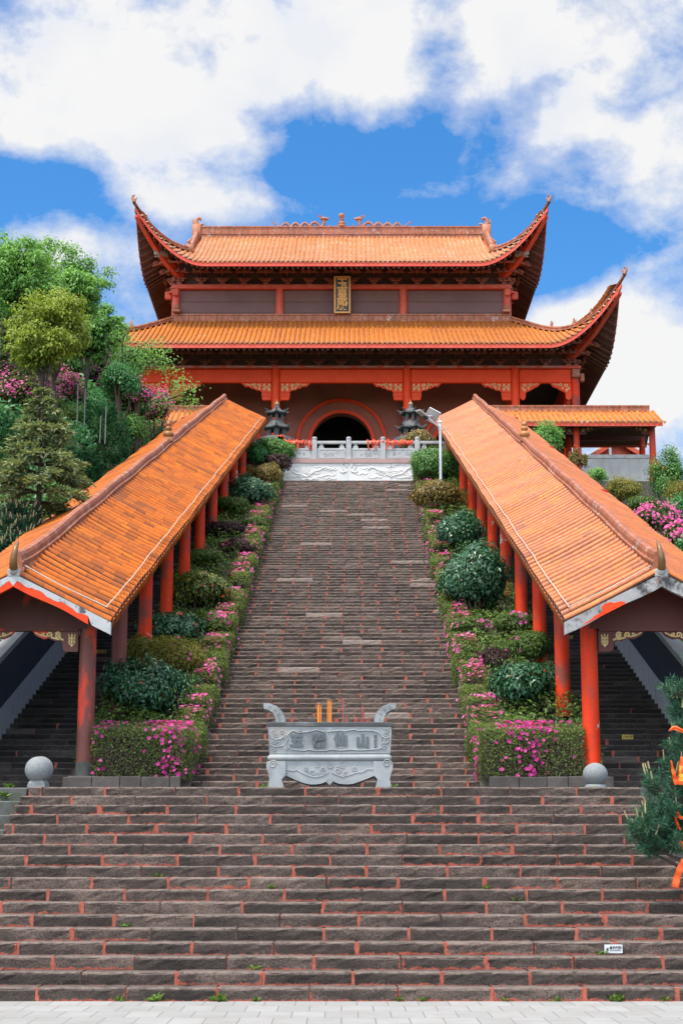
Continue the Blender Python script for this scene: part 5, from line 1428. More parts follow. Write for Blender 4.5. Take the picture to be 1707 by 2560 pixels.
# ------------------------------------------------------------------ relief wall, balustrade, garlands, incense towers
def terrace_front():
    xm = axis(79)
    hw = 6.2; yw = 79.0
    root = thing('relief_wall', (xm, yw, Z2), 'white stone wall carved with dragons and clouds above the top step', 'wall')
    mb = MB()
    x = xm - hw
    while x < xm + hw - .1:
        mb.box(x + .004, min(x + 2.06, xm + hw) - .004, yw, yw + .3, Z2 - .2, 20.2); x += 2.06
    mb.build('slab', [MAT['stone_white']], root)
    rl = MB(); rng = random.Random(8)
    def bar(pts, r): rl.tube([Vector((xm + a, yw - .006, Z2 + .55 + b)) for a, b in pts], r, 6, ry=1)
    for s2 in (-1, 1):                                    # two long bodies turned to the middle, with claws, and drifting clouds
        bar([(s2 * (5.4 - .16 * i), .45 + .20 * math.sin(i * .52 + .4) + .05 * math.sin(i * 1.7)) for i in range(29)], [.010 + .0025 * min(i, 9) for i in range(29)])
        for i in range(46): bar([(s2 * (5.4 - .1 * i), .45 + .20 * math.sin(i * .325 + .4) - .05), (s2 * (5.36 - .1 * i), .45 + .20 * math.sin(i * .325 + .4) + .07)], .010)
        for (cx_, cz_) in ((1.75, .38), (3.0, .25)):
            for j in range(7):
                a = j / 6 * PI * 1.1 - .1; bar([(s2 * cx_ + .05 * math.cos(a), cz_ + .05 * math.sin(a)), (s2 * cx_ + .36 * math.cos(a), cz_ + .24 * math.sin(a))], [.022, .01])
        bar([(s2 * .25, .55), (s2 * .34, .75), (s2 * .2, .85), (s2 * .12, .7)], .04); bar([(s2 * .1, .5), (s2 * .3, .42), (s2 * .42, .5)], .035)
        for i in range(34):
            cx_ = s2 * rng.uniform(.5, 5.6); cz_ = rng.uniform(.1, .85); L = rng.uniform(.2, .45)
            bar([(cx_ - L, cz_), (cx_ - L * .4, cz_ - .05), (cx_ + L * .2, cz_ + .03), (cx_ + L * .6, cz_ - .03), (cx_ + L, cz_ + .05)], [.01, .02, .024, .02, .01])
    rl.build('carved_relief', [MAT['stone_white']], root, smooth=60)
    mb = MB(); mb.box(xm - hw, xm + hw, yw - .06, yw + .5, 20.203, 20.40); mb.build('plinth_course', [MAT['red_faded'] if False else MAT['pink_stone']], root)
    # balustrade
    zb = 20.40; xs_ = [xm - 4.98 + 1.66 * i for i in range(7)]
    br = thing('balustrade', (xm, yw + .25, zb), 'pale carved stone balustrade on the terrace edge before the hall', 'balustrade')
    yb = yw + .22
    for x in xs_:
        mb = MB(); mb.box(x - .13, x + .13, yb - .13, yb + .13, zb, zb + .90, bev=.02); mb.lathe((x, yb, zb), [(.10, .89), (.125, .92), (.125, .97), (.11, 1.0), (.125, 1.03), (.125, 1.11), (.08, 1.15), (.01, 1.16)], 14)
        mb.build('post', [MAT['stone_pale']], br, smooth=30)
    for a, b in zip(xs_[:-1], xs_[1:]):
        mb = MB(); mb.box(a + .131, b - .131, yb - .06, yb + .06, zb + .02, zb + .58, bev=.015)
        pn = mb.build('panel', [MAT['stone_pale']], br)
        m2 = MB(); c = (a + b) / 2
        for (x0_, x1_, z0_, z1_) in ((a + .2, b - .2, .09, .115), (a + .2, b - .2, .49, .515), (a + .2, a + .225, .116, .489), (b - .225, b - .2, .116, .489)): m2.box(x0_, x1_, yb - .075, yb - .061, zb + z0_, zb + z1_)
        for j in range(6):
            o = (c + rng.uniform(-.42, .42), zb + .3 + rng.uniform(-.1, .1)); r_ = rng.uniform(.06, .12)
            m2.tube([(o[0] + r_ * (1 - i / 13) * math.cos(i * .6 + j), yb - .064, o[1] + r_ * .9 * (1 - i / 13) * math.sin(i * .6 + j)) for i in range(12)], .016, 5)
        m2.build('carved_relief', [MAT['stone_pale']], pn)
        mb = MB(); mb.box(a + .131, b - .131, yb - .085, yb + .085, zb + .80, zb + .94, bev=.02)
        for q in (.2, .8): mb.box(a + (b - a) * q - .12, a + (b - a) * q + .12, yb - .04, yb + .04, zb + .581, zb + .70); mb.box(a + (b - a) * q - .07, a + (b - a) * q + .07, yb - .04, yb + .04, zb + .701, zb + .799)
        mb.build('rail', [MAT['stone_pale']], br)
    # red cloth wound round the rail
    def garland(x0, x1, label):
        mb = MB(); n = int((x1 - x0) / .06)
        mb.tube([(x0 + (x1 - x0) * i / n, yb + .01 * math.sin(i), zb + .87 + .015 * math.sin(i * .9)) for i in range(n + 1)], [.105 + .03 * math.sin(i * 2.1) + rng.uniform(-.02, .025) for i in range(n + 1)], 9)
        for i in range(int((x1 - x0) * 9)):
            x = rng.uniform(x0, x1); a = rng.uniform(0, PI * 2); c = Vector((x, yb - .12 * abs(math.cos(a)), zb + .87 + .12 * math.sin(a)))
            mb.obox(c, (rng.uniform(.03, .07), .012, rng.uniform(.03, .08)), Matrix.Rotation(rng.uniform(-1, 1), 3, 'Y') @ Matrix.Rotation(rng.uniform(-.6, .6), 3, 'X'))
        for i in range(4):
            x = rng.uniform(x0, x1); mb.obox((x, yb - .14, zb + .66), (.035, .008, .17), Matrix.Rotation(rng.uniform(-.4, .4), 3, 'Y'))
        mb.build('cloth_garland', [MAT['garland']], loc=((x0 + x1) / 2, yb, zb + .75), label=label, cat='garland', group='red garlands on the balustrade')
    garland(xm - 3.15, xm - 1.80, 'red prayer cloth wound round the balustrade rail on the left of the doorway')
    garland(xm + .86 + .02, xm + 3.1, 'longer red prayer cloth wound round the balustrade rail on the right of the doorway')
    mb = MB(); x = xs_[1]
    for i in range(26): mb.obox((x + rng.uniform(-.14, .14), yb - .15, zb + .9 + rng.uniform(-.1, .3)), (.06, .012, .06), Matrix.Rotation(rng.uniform(-1, 1), 3, 'Y'))
    mb.lathe((x, yb, zb), [(.145, .8), (.16, .95), (.15, 1.12), (.08, 1.18)], 12)
    mb.build('cloth_garland', [MAT['garland']], loc=(x, yb, zb + .9), label='red cloth tied over the top of a balustrade post beside the left incense tower', cat='garland', group='red garlands on the balustrade')
mat('pink_stone', [(.36, .22, .20), (.46, .29, .27), (.5, .34, .32)], 2, .8, .1, 20, .04)
terrace_front()

def incense_tower(px, side):
    Y = 85.5; top = P(px, 1003, Y); x = top.x; z0 = 20.3; k = MPP(top)
    root = thing('incense_tower', (x, Y, z0), 'dark bronze pagoda shaped incense tower %s' % ('left of the round doorway beside the red cloth' if side < 0 else 'right of the round doorway behind a bronze bush'), 'incense burner', 'bronze incense towers')
    ph = PI / 6 if side < 0 else PI / 6 + .35
    def hexp(r, z, n=6): return [Vector((x + r * math.cos(2 * PI * j / n + ph), Y + r * math.sin(2 * PI * j / n + ph), z)) for j in range(n)]
    Zv = lambda v: P(px, v, Y).z
    mb = MB(); mb.lathe((x, Y, 0), [(1.0, z0), (1.0, z0 + .3), (.85, z0 + .4), (.8, z0 + .8), (.95, z0 + 1.0), (.95, Zv(1120)), (.98, Zv(1105)), (.9, Zv(1098))], 24, ph=ph)
    mb.build('base', [MAT['bronze_grey']], root, smooth=40)
    def storey(zb, zt, r):
        m2 = MB(); n = 6
        c = hexp(r, zb); t = hexp(r * .98, zt)
        for j in range(n):
            a, b = c[j], c[(j + 1) % n]; a2, b2 = t[j], t[(j + 1) % n]
            e = (b - a); hole = j % 1 == 0
            w0, w1 = .30, .70; zo = zb + (zt - zb) * .12; zs = zb + (zt - zb) * .5; zc = zb + (zt - zb) * .8
            nrm = Vector((-e.y, e.x, 0)).normalized()
            # side strips and a round-headed opening
            def pt(q, z): 
                f = (z - zb) / (zt - zb); return (a + e * q).lerp(a2 + (b2 - a2) * q, f).xy.to_3d() + Vector((0, 0, z))
            m2.grid([[pt(0, zb), pt(w0, zb)], [pt(0, zt), pt(w0, zt)]], 0, .5); m2.grid([[pt(w1, zb), pt(1, zb)], [pt(w1, zt), pt(1, zt)]], 0, .5)
            m2.grid([[pt(w0, zb), pt(w1, zb)], [pt(w0, zo), pt(w1, zo)]], 0, .5)
            qs = [w0 + (w1 - w0) * (1 - math.cos(PI * i / 8)) / 2 for i in range(9)]
            m2.grid([[pt(q, zs + (zc - zs) * math.sin(PI * i / 8)) for i, q in enumerate(qs)], [pt(q, zt) for q in qs]], 0, .5)
            c_ = hexp(r * .86, zb); 
        b = m2.build('storey', [MAT['bronze_grey']], root)
        for p, q in zip(c, t):
            pass
        for p, q in zip(hexp(r * 1.02, zb), hexp(r * 1.0, zt)):
            m3 = MB(); m3.tube([p, q], .05, 6); m3.build('corner_post', [MAT['bronze_grey']], b)
    def eave(zl, zt, r0, r1):
        m2 = MB(); n = 48
        rows = []
        for q in np.linspace(0, 1, 8):
            row = []
            for j in range(n):
                a = 2 * PI * j / n + ph; hexr = 1 / math.cos(((a - ph + PI / 6) % (PI / 3)) - PI / 6) * .9
                cn = abs(((a - ph + PI / 6) % (PI / 3)) - PI / 6) / (PI / 6); corner = 1 - cn
                r = (r1 + (r0 - r1) * q) * (1 + (hexr * .0)) * (1 + .12 * corner ** 3 * (1 - q)) * (1 + .012 * (j % 2) * (1 - q))
                z = zl + (zt - zl) * q ** 1.7 + .07 * corner ** 3 * (1 - q) ** 2 + .018 * (j % 2)
                row.append((x + r * math.cos(a), Y + r * math.sin(a), z))
            rows.append(row)
        m2.grid(rows, 0, .5, closed=True, flip=False)
        rows = [[(p[0] * s + x * (1 - s), p[1] * s + Y * (1 - s), p[2] - d) for p in rows[0]] for s, d in ((1.0, 0), (.99, .06), (.8, .10))]
        m2.grid(rows, 0, .5, closed=True)
        b = m2.build('eave', [MAT['bronze_grey']], root, smooth=45)
        for j in range(6):
            m3 = MB()
            a = 2 * PI * j / 6 + ph; d = Vector((math.cos(a), math.sin(a), 0)); o = Vector((x, Y, zl + .10)) + d * r1 * 1.02
            m3.tube([o - d * .2, o + Vector((0, 0, .0)), o + d * .07 + Vector((0, 0, .03)), o + d * .11 + Vector((0, 0, .08)), o + d * .17 + Vector((0, 0, .09))], [.03, .04, .038, .03, .012], 6)
            m3.build('corner_beast', [MAT['bronze_grey']], b, smooth=50)
    r1, r2 = 24.5 * k, 17 * k
    storey(Zv(1098), Zv(1070), r1); eave(Zv(1072), Zv(1054), r2 * 1.02, 32 * k)
    storey(Zv(1054), Zv(1033), r2); eave(Zv(1034), Zv(1021), 7 * k, 26 * k)
    m2 = MB(); m2.lathe((x, Y, 0), [(8 * k, Zv(1022)), (7 * k, Zv(1019)), (6 * k, Zv(1016)), (5.5 * k, Zv(1014))], 14); m2.build('neck', [MAT['bronze_grey']], root, smooth=50)
    m2 = MB(); m2.lathe((x, Y, 0), [(4.5 * k, Zv(1014)), (6 * k, Zv(1012)), (6 * k, Zv(1009)), (4 * k, Zv(1007)), (1.6 * k, Zv(1004.5)), (1.3 * k, Zv(1003)), (1.6 * k, Zv(1002)), (.2 * k, Zv(998))], 14); m2.build('finial', [MAT['bronze_gold']], root, smooth=50)
incense_tower(692.5, -1); incense_tower(1026, 1)

def lamp_post():
    Y = 66.0; t = P(1099.5, 1056, Y); b = bedz(Y) - .3
    root = thing('solar_lamp_post', (t.x, Y, b), 'white solar lamp post standing among the bushes beside the right corridor', 'lamp post')
    mb = MB(); mb.lathe((t.x, Y, 0), [(.058, b), (.054, t.z - .1), (.054, t.z)], 14, 0, .5); mb.lathe((t.x, Y, 0), [(.07, t.z - .32), (.07, t.z - .16)], 14, 0, .5); mb.lathe((t.x, Y, 0), [(.075, t.z - .01), (.09, t.z), (.05, t.z + .08), (.01, t.z + .09)], 12, 0, .5)
    mb.build('pole', [MAT['white_metal']], root, smooth=40)
    e = P(1066, 1043, Y - .5)
    mb = MB(); mb.tube([Vector((t.x, Y, t.z - .22)), e], .04, 8); mb.build('arm', [MAT['white_metal']], root, smooth=40)
    d = (e - Vector((t.x, Y, t.z - .22))).normalized(); sd = d.cross(Vector((0, 0, 1))).normalized(); up = sd.cross(d)
    rot = Matrix((d, sd, up)).transposed()
    h = MB(); h.obox(e + d * .28 - Vector((0, 0, .0)), (.27, .15, .024), rot, bev=.02); ho = h.build('lamp_head', [MAT['white_metal']], root)
    h = MB(); h.obox(e + d * .30 - up * .034, (.19, .12, .006), rot); h.build('led_plate', [MAT['panel_back']], ho)
    h = MB(); h.obox(e + d * .05 - up * .05, (.1, .09, .03), rot); h.build('driver_box', [MAT['panel_dark']], ho)
    c = P(1080, 1039, Y - .2); n = Vector((.22, .72, .62)).normalized(); a = Vector((.8, .5, 0)).cross(n).normalized(); b2 = n.cross(a); rot = Matrix((a, b2, n)).transposed()
    h = MB(); h.obox(c, (.27, .24, .015), rot); po = h.build('solar_panel', [MAT['panel_dark']], root)
    h = MB(); h.obox(c - n * .02, (.25, .22, .004), rot); h.build('panel_back', [MAT['panel_back']], po)
    h = MB()
    for s_ in (-1, 1): h.obox(c + a * s_ * .275, (.012, .25, .022), rot); h.obox(c + b2 * s_ * .245, (.262, .012, .022), rot)
    h.build('panel_frame', [MAT['white_metal']], po)
    h = MB(); h.tube([e + d * .02 + up * .03, c - n * .03], .03, 6); h.build('panel_bracket', [MAT['white_metal']], po)
lamp_post()

# ------------------------------------------------------------------ notices on the risers
def notice(u, v, wpx, hpx, m_, label, group, sg, cap='小心台阶'):
    if sg == 0:
        k = 2
        for k in range(N0):
            y = D0 + k * T0; q = P(u, v, y)
            if k * RISE <= q.z <= (k + 1) * RISE: break
        yy = y - .022
    else:
        tt = RISE / .372; k = 0
        while k < 110:
            y = Y1 - .1 + k * tt; q = P(u, v, y)
            if Z1 + k * RISE <= q.z <= Z1 + (k + 1) * RISE: break
            k += 1
        yy = y - .022
    q = P(u, v, yy); s = MPP(q); w_, h_ = wpx * s, min(hpx * s, .13)
    zc = (0 if sg == 0 else Z1) + (k + .5) * RISE - .004
    o = Vector((q.x, yy, zc))
    root = thing('step_notice', o, label, 'notice', group)
    mb = MB(); mb.box(o.x - w_ / 2, o.x + w_ / 2, yy, yy + .012, zc - h_ / 2, zc + h_ / 2); mb.build('plate', [MAT[m_]], root)
    X, Z = Vector((1, 0, 0)), Vector((0, 0, 1))
    text_obj('lettering', cap, [MAT['sign_ink']], o + X * w_ * .12 + Z * h_ * .12 - Vector((0, .002, 0)), X, Z, w_ * .165, root, .004, .001)
    mb = MB()
    for i in range(9): mb.box(o.x - w_ * .2 + i * w_ * .07, o.x - w_ * .2 + i * w_ * .07 + w_ * .045, yy - .003, yy - .0005, zc - h_ * .22, zc - h_ * .13)
    mb.build('small_lettering', [MAT['sign_ink']], root)
    mb = MB(); mb.prism([(-.5, -.5), (.5, -.5), (.3, 0), (.5, .5), (.05, .1), (-.2, .45), (-.5, .1)], o + X * (-w_ * .33) - Vector((0, .003, 0)), X * w_ * .14, Z * w_ * .16, (0, 1, 0), .002); mb.build('warning_mark', [MAT['sign_red' if m_ == 'sign_yellow' else 'sign_ink']], root)
notice(1532.5, 2373, 45, 21, 'sign_white', 'small weathered white notice on a riser of the broad lower steps', None, 0)
notice(1567.5, 1837, 28, 12, 'sign_yellow', 'small yellow notice on the lower dark steps of the right corridor', 'yellow step notices', 1)
notice(1421, 1596, 20, 11, 'sign_yellow', 'small yellow notice higher up the right corridor beside its second column', 'yellow step notices', 1)
notice(253, 1628, 26, 12, 'sign_yellow', 'small yellow notice up the left corridor just behind its first column', 'yellow step notices', -1)

# ------------------------------------------------------------------ plants
def unit(a): return a / np.maximum(1e-6, np.linalg.norm(a, axis=1, keepdims=True))
def leaf_quads(rng, Pt, Nn, L, W, fold=.18, droop=0.0, axis=None):
    """folded diamond leaves: base, side, tip, side"""
    n = len(Pt)
    N_ = unit(Nn + rng.normal(0, .45, (n, 3)))
    a = axis if axis is not None else rng.normal(0, 1, (n, 3))
    a = unit(a - N_ * np.sum(a * N_, 1, keepdims=True)); b = np.cross(N_, a)
    l = (L * rng.uniform(.65, 1.3, (n, 1))); w_ = (W * rng.uniform(.7, 1.25, (n, 1)))
    tip = Pt + a * l; tip[:, 2] -= (droop * l)[:, 0]
    m_ = Pt + a * l * .48 + N_ * l * fold
    V = np.stack([Pt, m_ + b * w_ * .5, tip, m_ - b * w_ * .5], 1)
    return V.reshape(-1, 3)
def lumpy(rng, D, k=7, amp=.16):
    c = unit(rng.normal(0, 1, (k, 3))); s = np.zeros(len(D))
    for q in c: s += np.exp((D @ q - 1) * 16) * rng.uniform(.6, 1.3)
    return 1 + amp * (s / max(1e-6, s.max()) * 2 - 1)
def crown_pts(rng, n, c, rad, low=-.55, fill=.35, amp=.16, k=9):
    D = unit(rng.normal(0, 1, (int(n * 1.9), 3))); D = D[D[:, 2] > low - .25][:n]
    f = lumpy(rng, D, k, amp)
    r = np.where(rng.random(len(D)) < fill, rng.uniform(.5, .97, len(D)), 1 - np.abs(rng.normal(0, .07, len(D))) + (rng.random(len(D)) < .12) * rng.uniform(0, .12, len(D)))
    # several overlapping lobes instead of one smooth ball
    m = 9; B = unit(rng.normal(0, 1, (m, 3))); B[:, 2] = np.abs(B[:, 2]) * .9 - .25; B[0] = 0
    ctr = B * np.array([.46, .46, .42]) * rng.uniform(.75, 1.1, (m, 1)); size = rng.uniform(.46, .66, m); size[0] = .78
    li = rng.choice(m, len(D), p=size ** 2 / np.sum(size ** 2))
    E = ctr[li] + D * (size[li] * f * r)[:, None]
    E[:, 2] = np.where(E[:, 2] < -.9, -.9, E[:, 2])
    Q = np.array(c) + E * np.array(rad)
    Nn = unit(unit(E) * .5 + D)
    return Q, Nn, np.linalg.norm(E, axis=1)
def flower_quads(rng, C, Nn, s):
    """five broad petals round each centre"""
    out = []
    n = len(C)
    Nn = unit(Nn); a = unit(np.cross(Nn, rng.normal(0, 1, (n, 3)))); b = np.cross(Nn, a)
    sz = s * rng.uniform(.7, 1.2, (n, 1))
    for k in range(5):
        t = 2 * PI * k / 5; d = a * math.cos(t) + b * math.sin(t); e = -a * math.sin(t) + b * math.cos(t)
        out.append(np.stack([C, C + d * sz * .6 + e * sz * .36 + Nn * sz * .25, C + d * sz + Nn * sz * .30, C + d * sz * .6 - e * sz * .36 + Nn * sz * .25], 1))
    return np.concatenate(out, 1).reshape(-1, 3)
def flower_parts(rng, C, Nn, size, m_, root, double):
    V = flower_quads(rng, np.zeros((1, 3)), np.array([[0, 0, 1.0]]), size)
    if double: V = np.concatenate([V, flower_quads(rng, np.array([[0, 0, size * .2]]), np.array([[.2, .1, 1.0]]), size * .62)])
    off = np.array(root.location); first = None
    for p, n in zip(C, unit(Nn)):
        if first is None: o = first = quads_obj('flower', V + off, rng.random(len(V) // 4), m_, root)
        else: o = first.copy(); col.objects.link(o); o.parent = root
        o.location = Vector(p - off); o.rotation_euler = Vector(n).to_track_quat('Z', 'Y').to_euler(); k = rng.uniform(.75, 1.2); o.scale = (k, k, k)
def stems(c, base, rad, n, rng, r0=.03):
    mb = MB()
    for i in range(n):
        a = rng.uniform(0, 2 * PI); q = rng.uniform(.3, .75)
        tip = Vector((c[0] + rad[0] * q * math.cos(a), c[1] + rad[1] * q * math.sin(a), c[2] + rad[2] * rng.uniform(-.1, .55)))
        b = Vector(base) + Vector((.12 * math.cos(a) * rad[0], .12 * math.sin(a) * rad[1], 0)); m_ = b.lerp(tip, .5) + Vector((rng.normal(0, .06), rng.normal(0, .06), .0))
        mb.tube([b - Vector((0, 0, .15)), m_, tip], [r0, r0 * .75, r0 * .35], 5)
    return mb
def solve_bed(u, v):
    q = P(u, v, 1.0); k = q.z - H
    return (3.22 - SL * Y1 - H) / (k - SL)
def shrub(kind, u, v, rx, ry, label, seed, flowers=None, cat='shrub', group=None, Y=None, leafk=1.5, low=-.5, fill=.4, amp=.34, name=None, dens=1.0, zbase=None, depth=1.0):
    rng = np.random.default_rng(seed)
    if Y is None: Y = solve_bed(u, v + ry * .95)
    c = P(u, v, Y); s = MPP(c) * 1.2; rad = (rx * s, max(rx, ry) * s * .95 * depth, ry * s)
    zb = bedz(Y) - .15 if zbase is None else zbase
    root = thing(name or 'shrub', (c.x, Y, zb), label, cat, group)
    L = max({'leaf_camellia': .085, 'leaf_camellia_gold': .08, 'leaf_green': .075, 'leaf_bronze': .075, 'leaf_purple': .05, 'leaf_azalea': .055, 'leaf_yellow': .05, 'leaf_light': .09, 'leaf_laurel': .1, 'leaf_hedge': .05}.get(kind, .08) * leafk, s * 5.2)
    W = L * (.48 if kind not in ('leaf_azalea', 'leaf_yellow') else .38)
    area = 4 * PI * ((rad[0] * rad[1]) ** 1.6 / 3 + (rad[0] * rad[2]) ** 1.6 / 3 + (rad[1] * rad[2]) ** 1.6 / 3) ** (1 / 1.6)
    n = int(min(19000, area * .75 * 4.6 / (L * W * .5) * .62 * dens))
    Q, Nn, r = crown_pts(rng, n, c, rad, low, fill, amp, 26)
    Q[:, 2] = np.maximum(Q[:, 2], zb + .1)
    up = Nn + np.array([0, 0, .5])
    V = leaf_quads(rng, Q, up, L, W, droop=.25)
    light = np.clip(rng.beta(1.1, 1.7, len(Q)) + (r > .9) * .06, 0, 1)
    quads_obj('foliage', V, light, MAT[kind], root)
    stems(c, (c.x, Y, zb), rad, 7, rng, max(.018, .03 * rad[0])).build('stem', MAT['twig'], root)
    for (fm, nf, size, zlo) in (flowers or []):
        Q, Nn, r = crown_pts(rng, nf * 3, c, rad, max(low, zlo), 0, amp)
        Q = Q[:nf]; Nn = Nn[:nf]
        Q = Q + Nn * size * .3
        if nf <= 60:
            flower_parts(rng, Q, Nn + np.array([0, -.4, .15]), size * 1.1, MAT[fm], root, fm == 'petal_red'); continue
        if fm == 'petal_red' : V = np.concatenate([flower_quads(rng, Q, Nn + np.array([0, -.4, .1]), size), flower_quads(rng, Q + Nn * size * .2, Nn + np.array([0, -.6, .1]), size * .6)])
        else: V = flower_quads(rng, Q, Nn + np.array([0, -.3, .3]), size)
        quads_obj('flowers', V, rng.random(len(V) // 4), MAT[fm], root, kind='stuff')
    return root
G = 'shrubs of the planting beds'
PK = lambda n, s=.045: [('petal_pink', n, s, -.2)]
# left bed, from the foot up
shrub('leaf_camellia', 353, 1722, 104, 80, 'big dark glossy camellia with red flowers behind the front azalea hedge, left bed', 21, [('petal_red', 26, .038, -.3)], 'camellia', low=-.75)
shrub('leaf_yellow', 357, 1622, 44, 46, 'small yellow green feathery bush squeezed beside the second left column', 22, None, 'shrub', fill=.6, amp=.35, dens=.7)
shrub('leaf_yellow', 440, 1650, 66, 62, 'yellow green feathery azalea bush beside the big left camellia', 23, PK(18, .04), 'azalea', fill=.6, amp=.3, dens=.75)
shrub('leaf_camellia', 430, 1572, 86, 46, 'low spreading dark camellia with red flowers next to the bright pink clump, left bed', 24, [('petal_red', 30, .045, -.2)], 'camellia')
shrub('leaf_azalea', 537, 1562, 48, 33, 'low azalea clump covered all over in bright pink flowers, left bed', 25, [('petal_pink', 420, .055, -.1)], 'azalea', dens=.6)
shrub('leaf_camellia_gold', 500, 1478, 80, 64, 'rounded golden green camellia dotted with red flowers, left bed', 26, [('petal_red', 46, .042, -.4)], 'camellia')
shrub('leaf_azalea', 508, 1397, 52, 27, 'low light green azalea mound above the golden camellia, left bed', 27, PK(22), 'azalea')
shrub('leaf_purple', 588, 1368, 42, 26, 'low purple leaved azalea mound with pink flowers, left bed', 28, PK(45), 'azalea', dens=.8)
shrub('leaf_purple', 556, 1326, 56, 25, 'dark purple black clipped bush halfway up the left bed', 29, PK(12), 'shrub')
shrub('leaf_azalea', 634, 1312, 34, 20, 'small lime green azalea with pink tips halfway up the left bed', 30, PK(22, .06), 'azalea')
shrub('leaf_azalea', 586, 1268, 52, 22, 'low green azalea row under the upper blue green camellia, left bed', 31, PK(30, .05), 'azalea')
shrub('leaf_camellia', 628, 1232, 54, 46, 'blue green camellia with pale leaves in the upper left bed', 32, None, 'camellia')
shrub('leaf_bronze', 664, 1188, 42, 38, 'bronze and green rounded bush in the upper left bed', 33, None, 'shrub')
shrub('leaf_purple', 692, 1160, 33, 26, 'purple brown bush just below the topmost green bush, left bed', 34, None, 'shrub', amp=.25)
shrub('leaf_laurel', 645, 1138, 30, 34, 'dark green bush against the top columns of the left corridor', 35, None, 'shrub')
shrub('leaf_green', 684, 1128, 54, 38, 'bright green rounded bush at the very top of the left bed', 36, None, 'shrub')
# right bed
shrub('leaf_camellia', 1310, 1710, 90, 66, 'dark camellia with red buds on bare stems behind the front azalea hedge, right bed', 41, [('petal_red', 30, .038, -.4)], 'camellia', low=-.6)
shrub('leaf_azalea', 1325, 1618, 60, 52, 'yellowish green azalea bush behind the red budded camellia, right bed', 42, PK(16), 'azalea', fill=.5, amp=.25)
shrub('leaf_purple', 1240, 1650, 46, 40, 'dark purple twiggy bush left of the red budded camellia, right bed', 43, PK(8), 'shrub', fill=.6, amp=.3, dens=.7)
shrub('leaf_azalea', 1160, 1634, 34, 28, 'small azalea with a bright pink crown at the stair edge, lower right bed', 44, [('petal_pink', 150, .055, .1)], 'azalea', dens=.7)
shrub('leaf_azalea', 1175, 1572, 54, 26, 'flat topped azalea with pink flowers below the big dark camellia, right bed', 45, [('petal_pink', 170, .055, .0)], 'azalea')
shrub('leaf_azalea', 1285, 1560, 62, 28, 'flat green azalea with scattered pink flowers beside the right corridor columns', 46, PK(50, .05), 'azalea')
shrub('leaf_camellia', 1188, 1442, 97, 98, 'largest dark glossy camellia, a tall dome halfway up the right bed', 47, [('petal_magenta', 6, .04, -.2)], 'camellia', low=-.8)
shrub('leaf_camellia', 1140, 1328, 66, 64, 'dark camellia just above the largest one in the right bed', 48, None, 'camellia', low=-.7)
shrub('leaf_bronze', 1098, 1240, 70, 50, 'wide rounded bush with bronze young leaves below the lamp post, right bed', 49, None, 'shrub', low=-.7)
shrub('leaf_green', 1085, 1164, 68, 54, 'bright green dome shaped bush around the foot of the lamp post', 50, None, 'shrub', low=-.7)
shrub('leaf_bronze', 1048, 1114, 52, 40, 'bronze green bush at the very top of the right bed before the incense tower', 51, None, 'shrub', low=-.7)

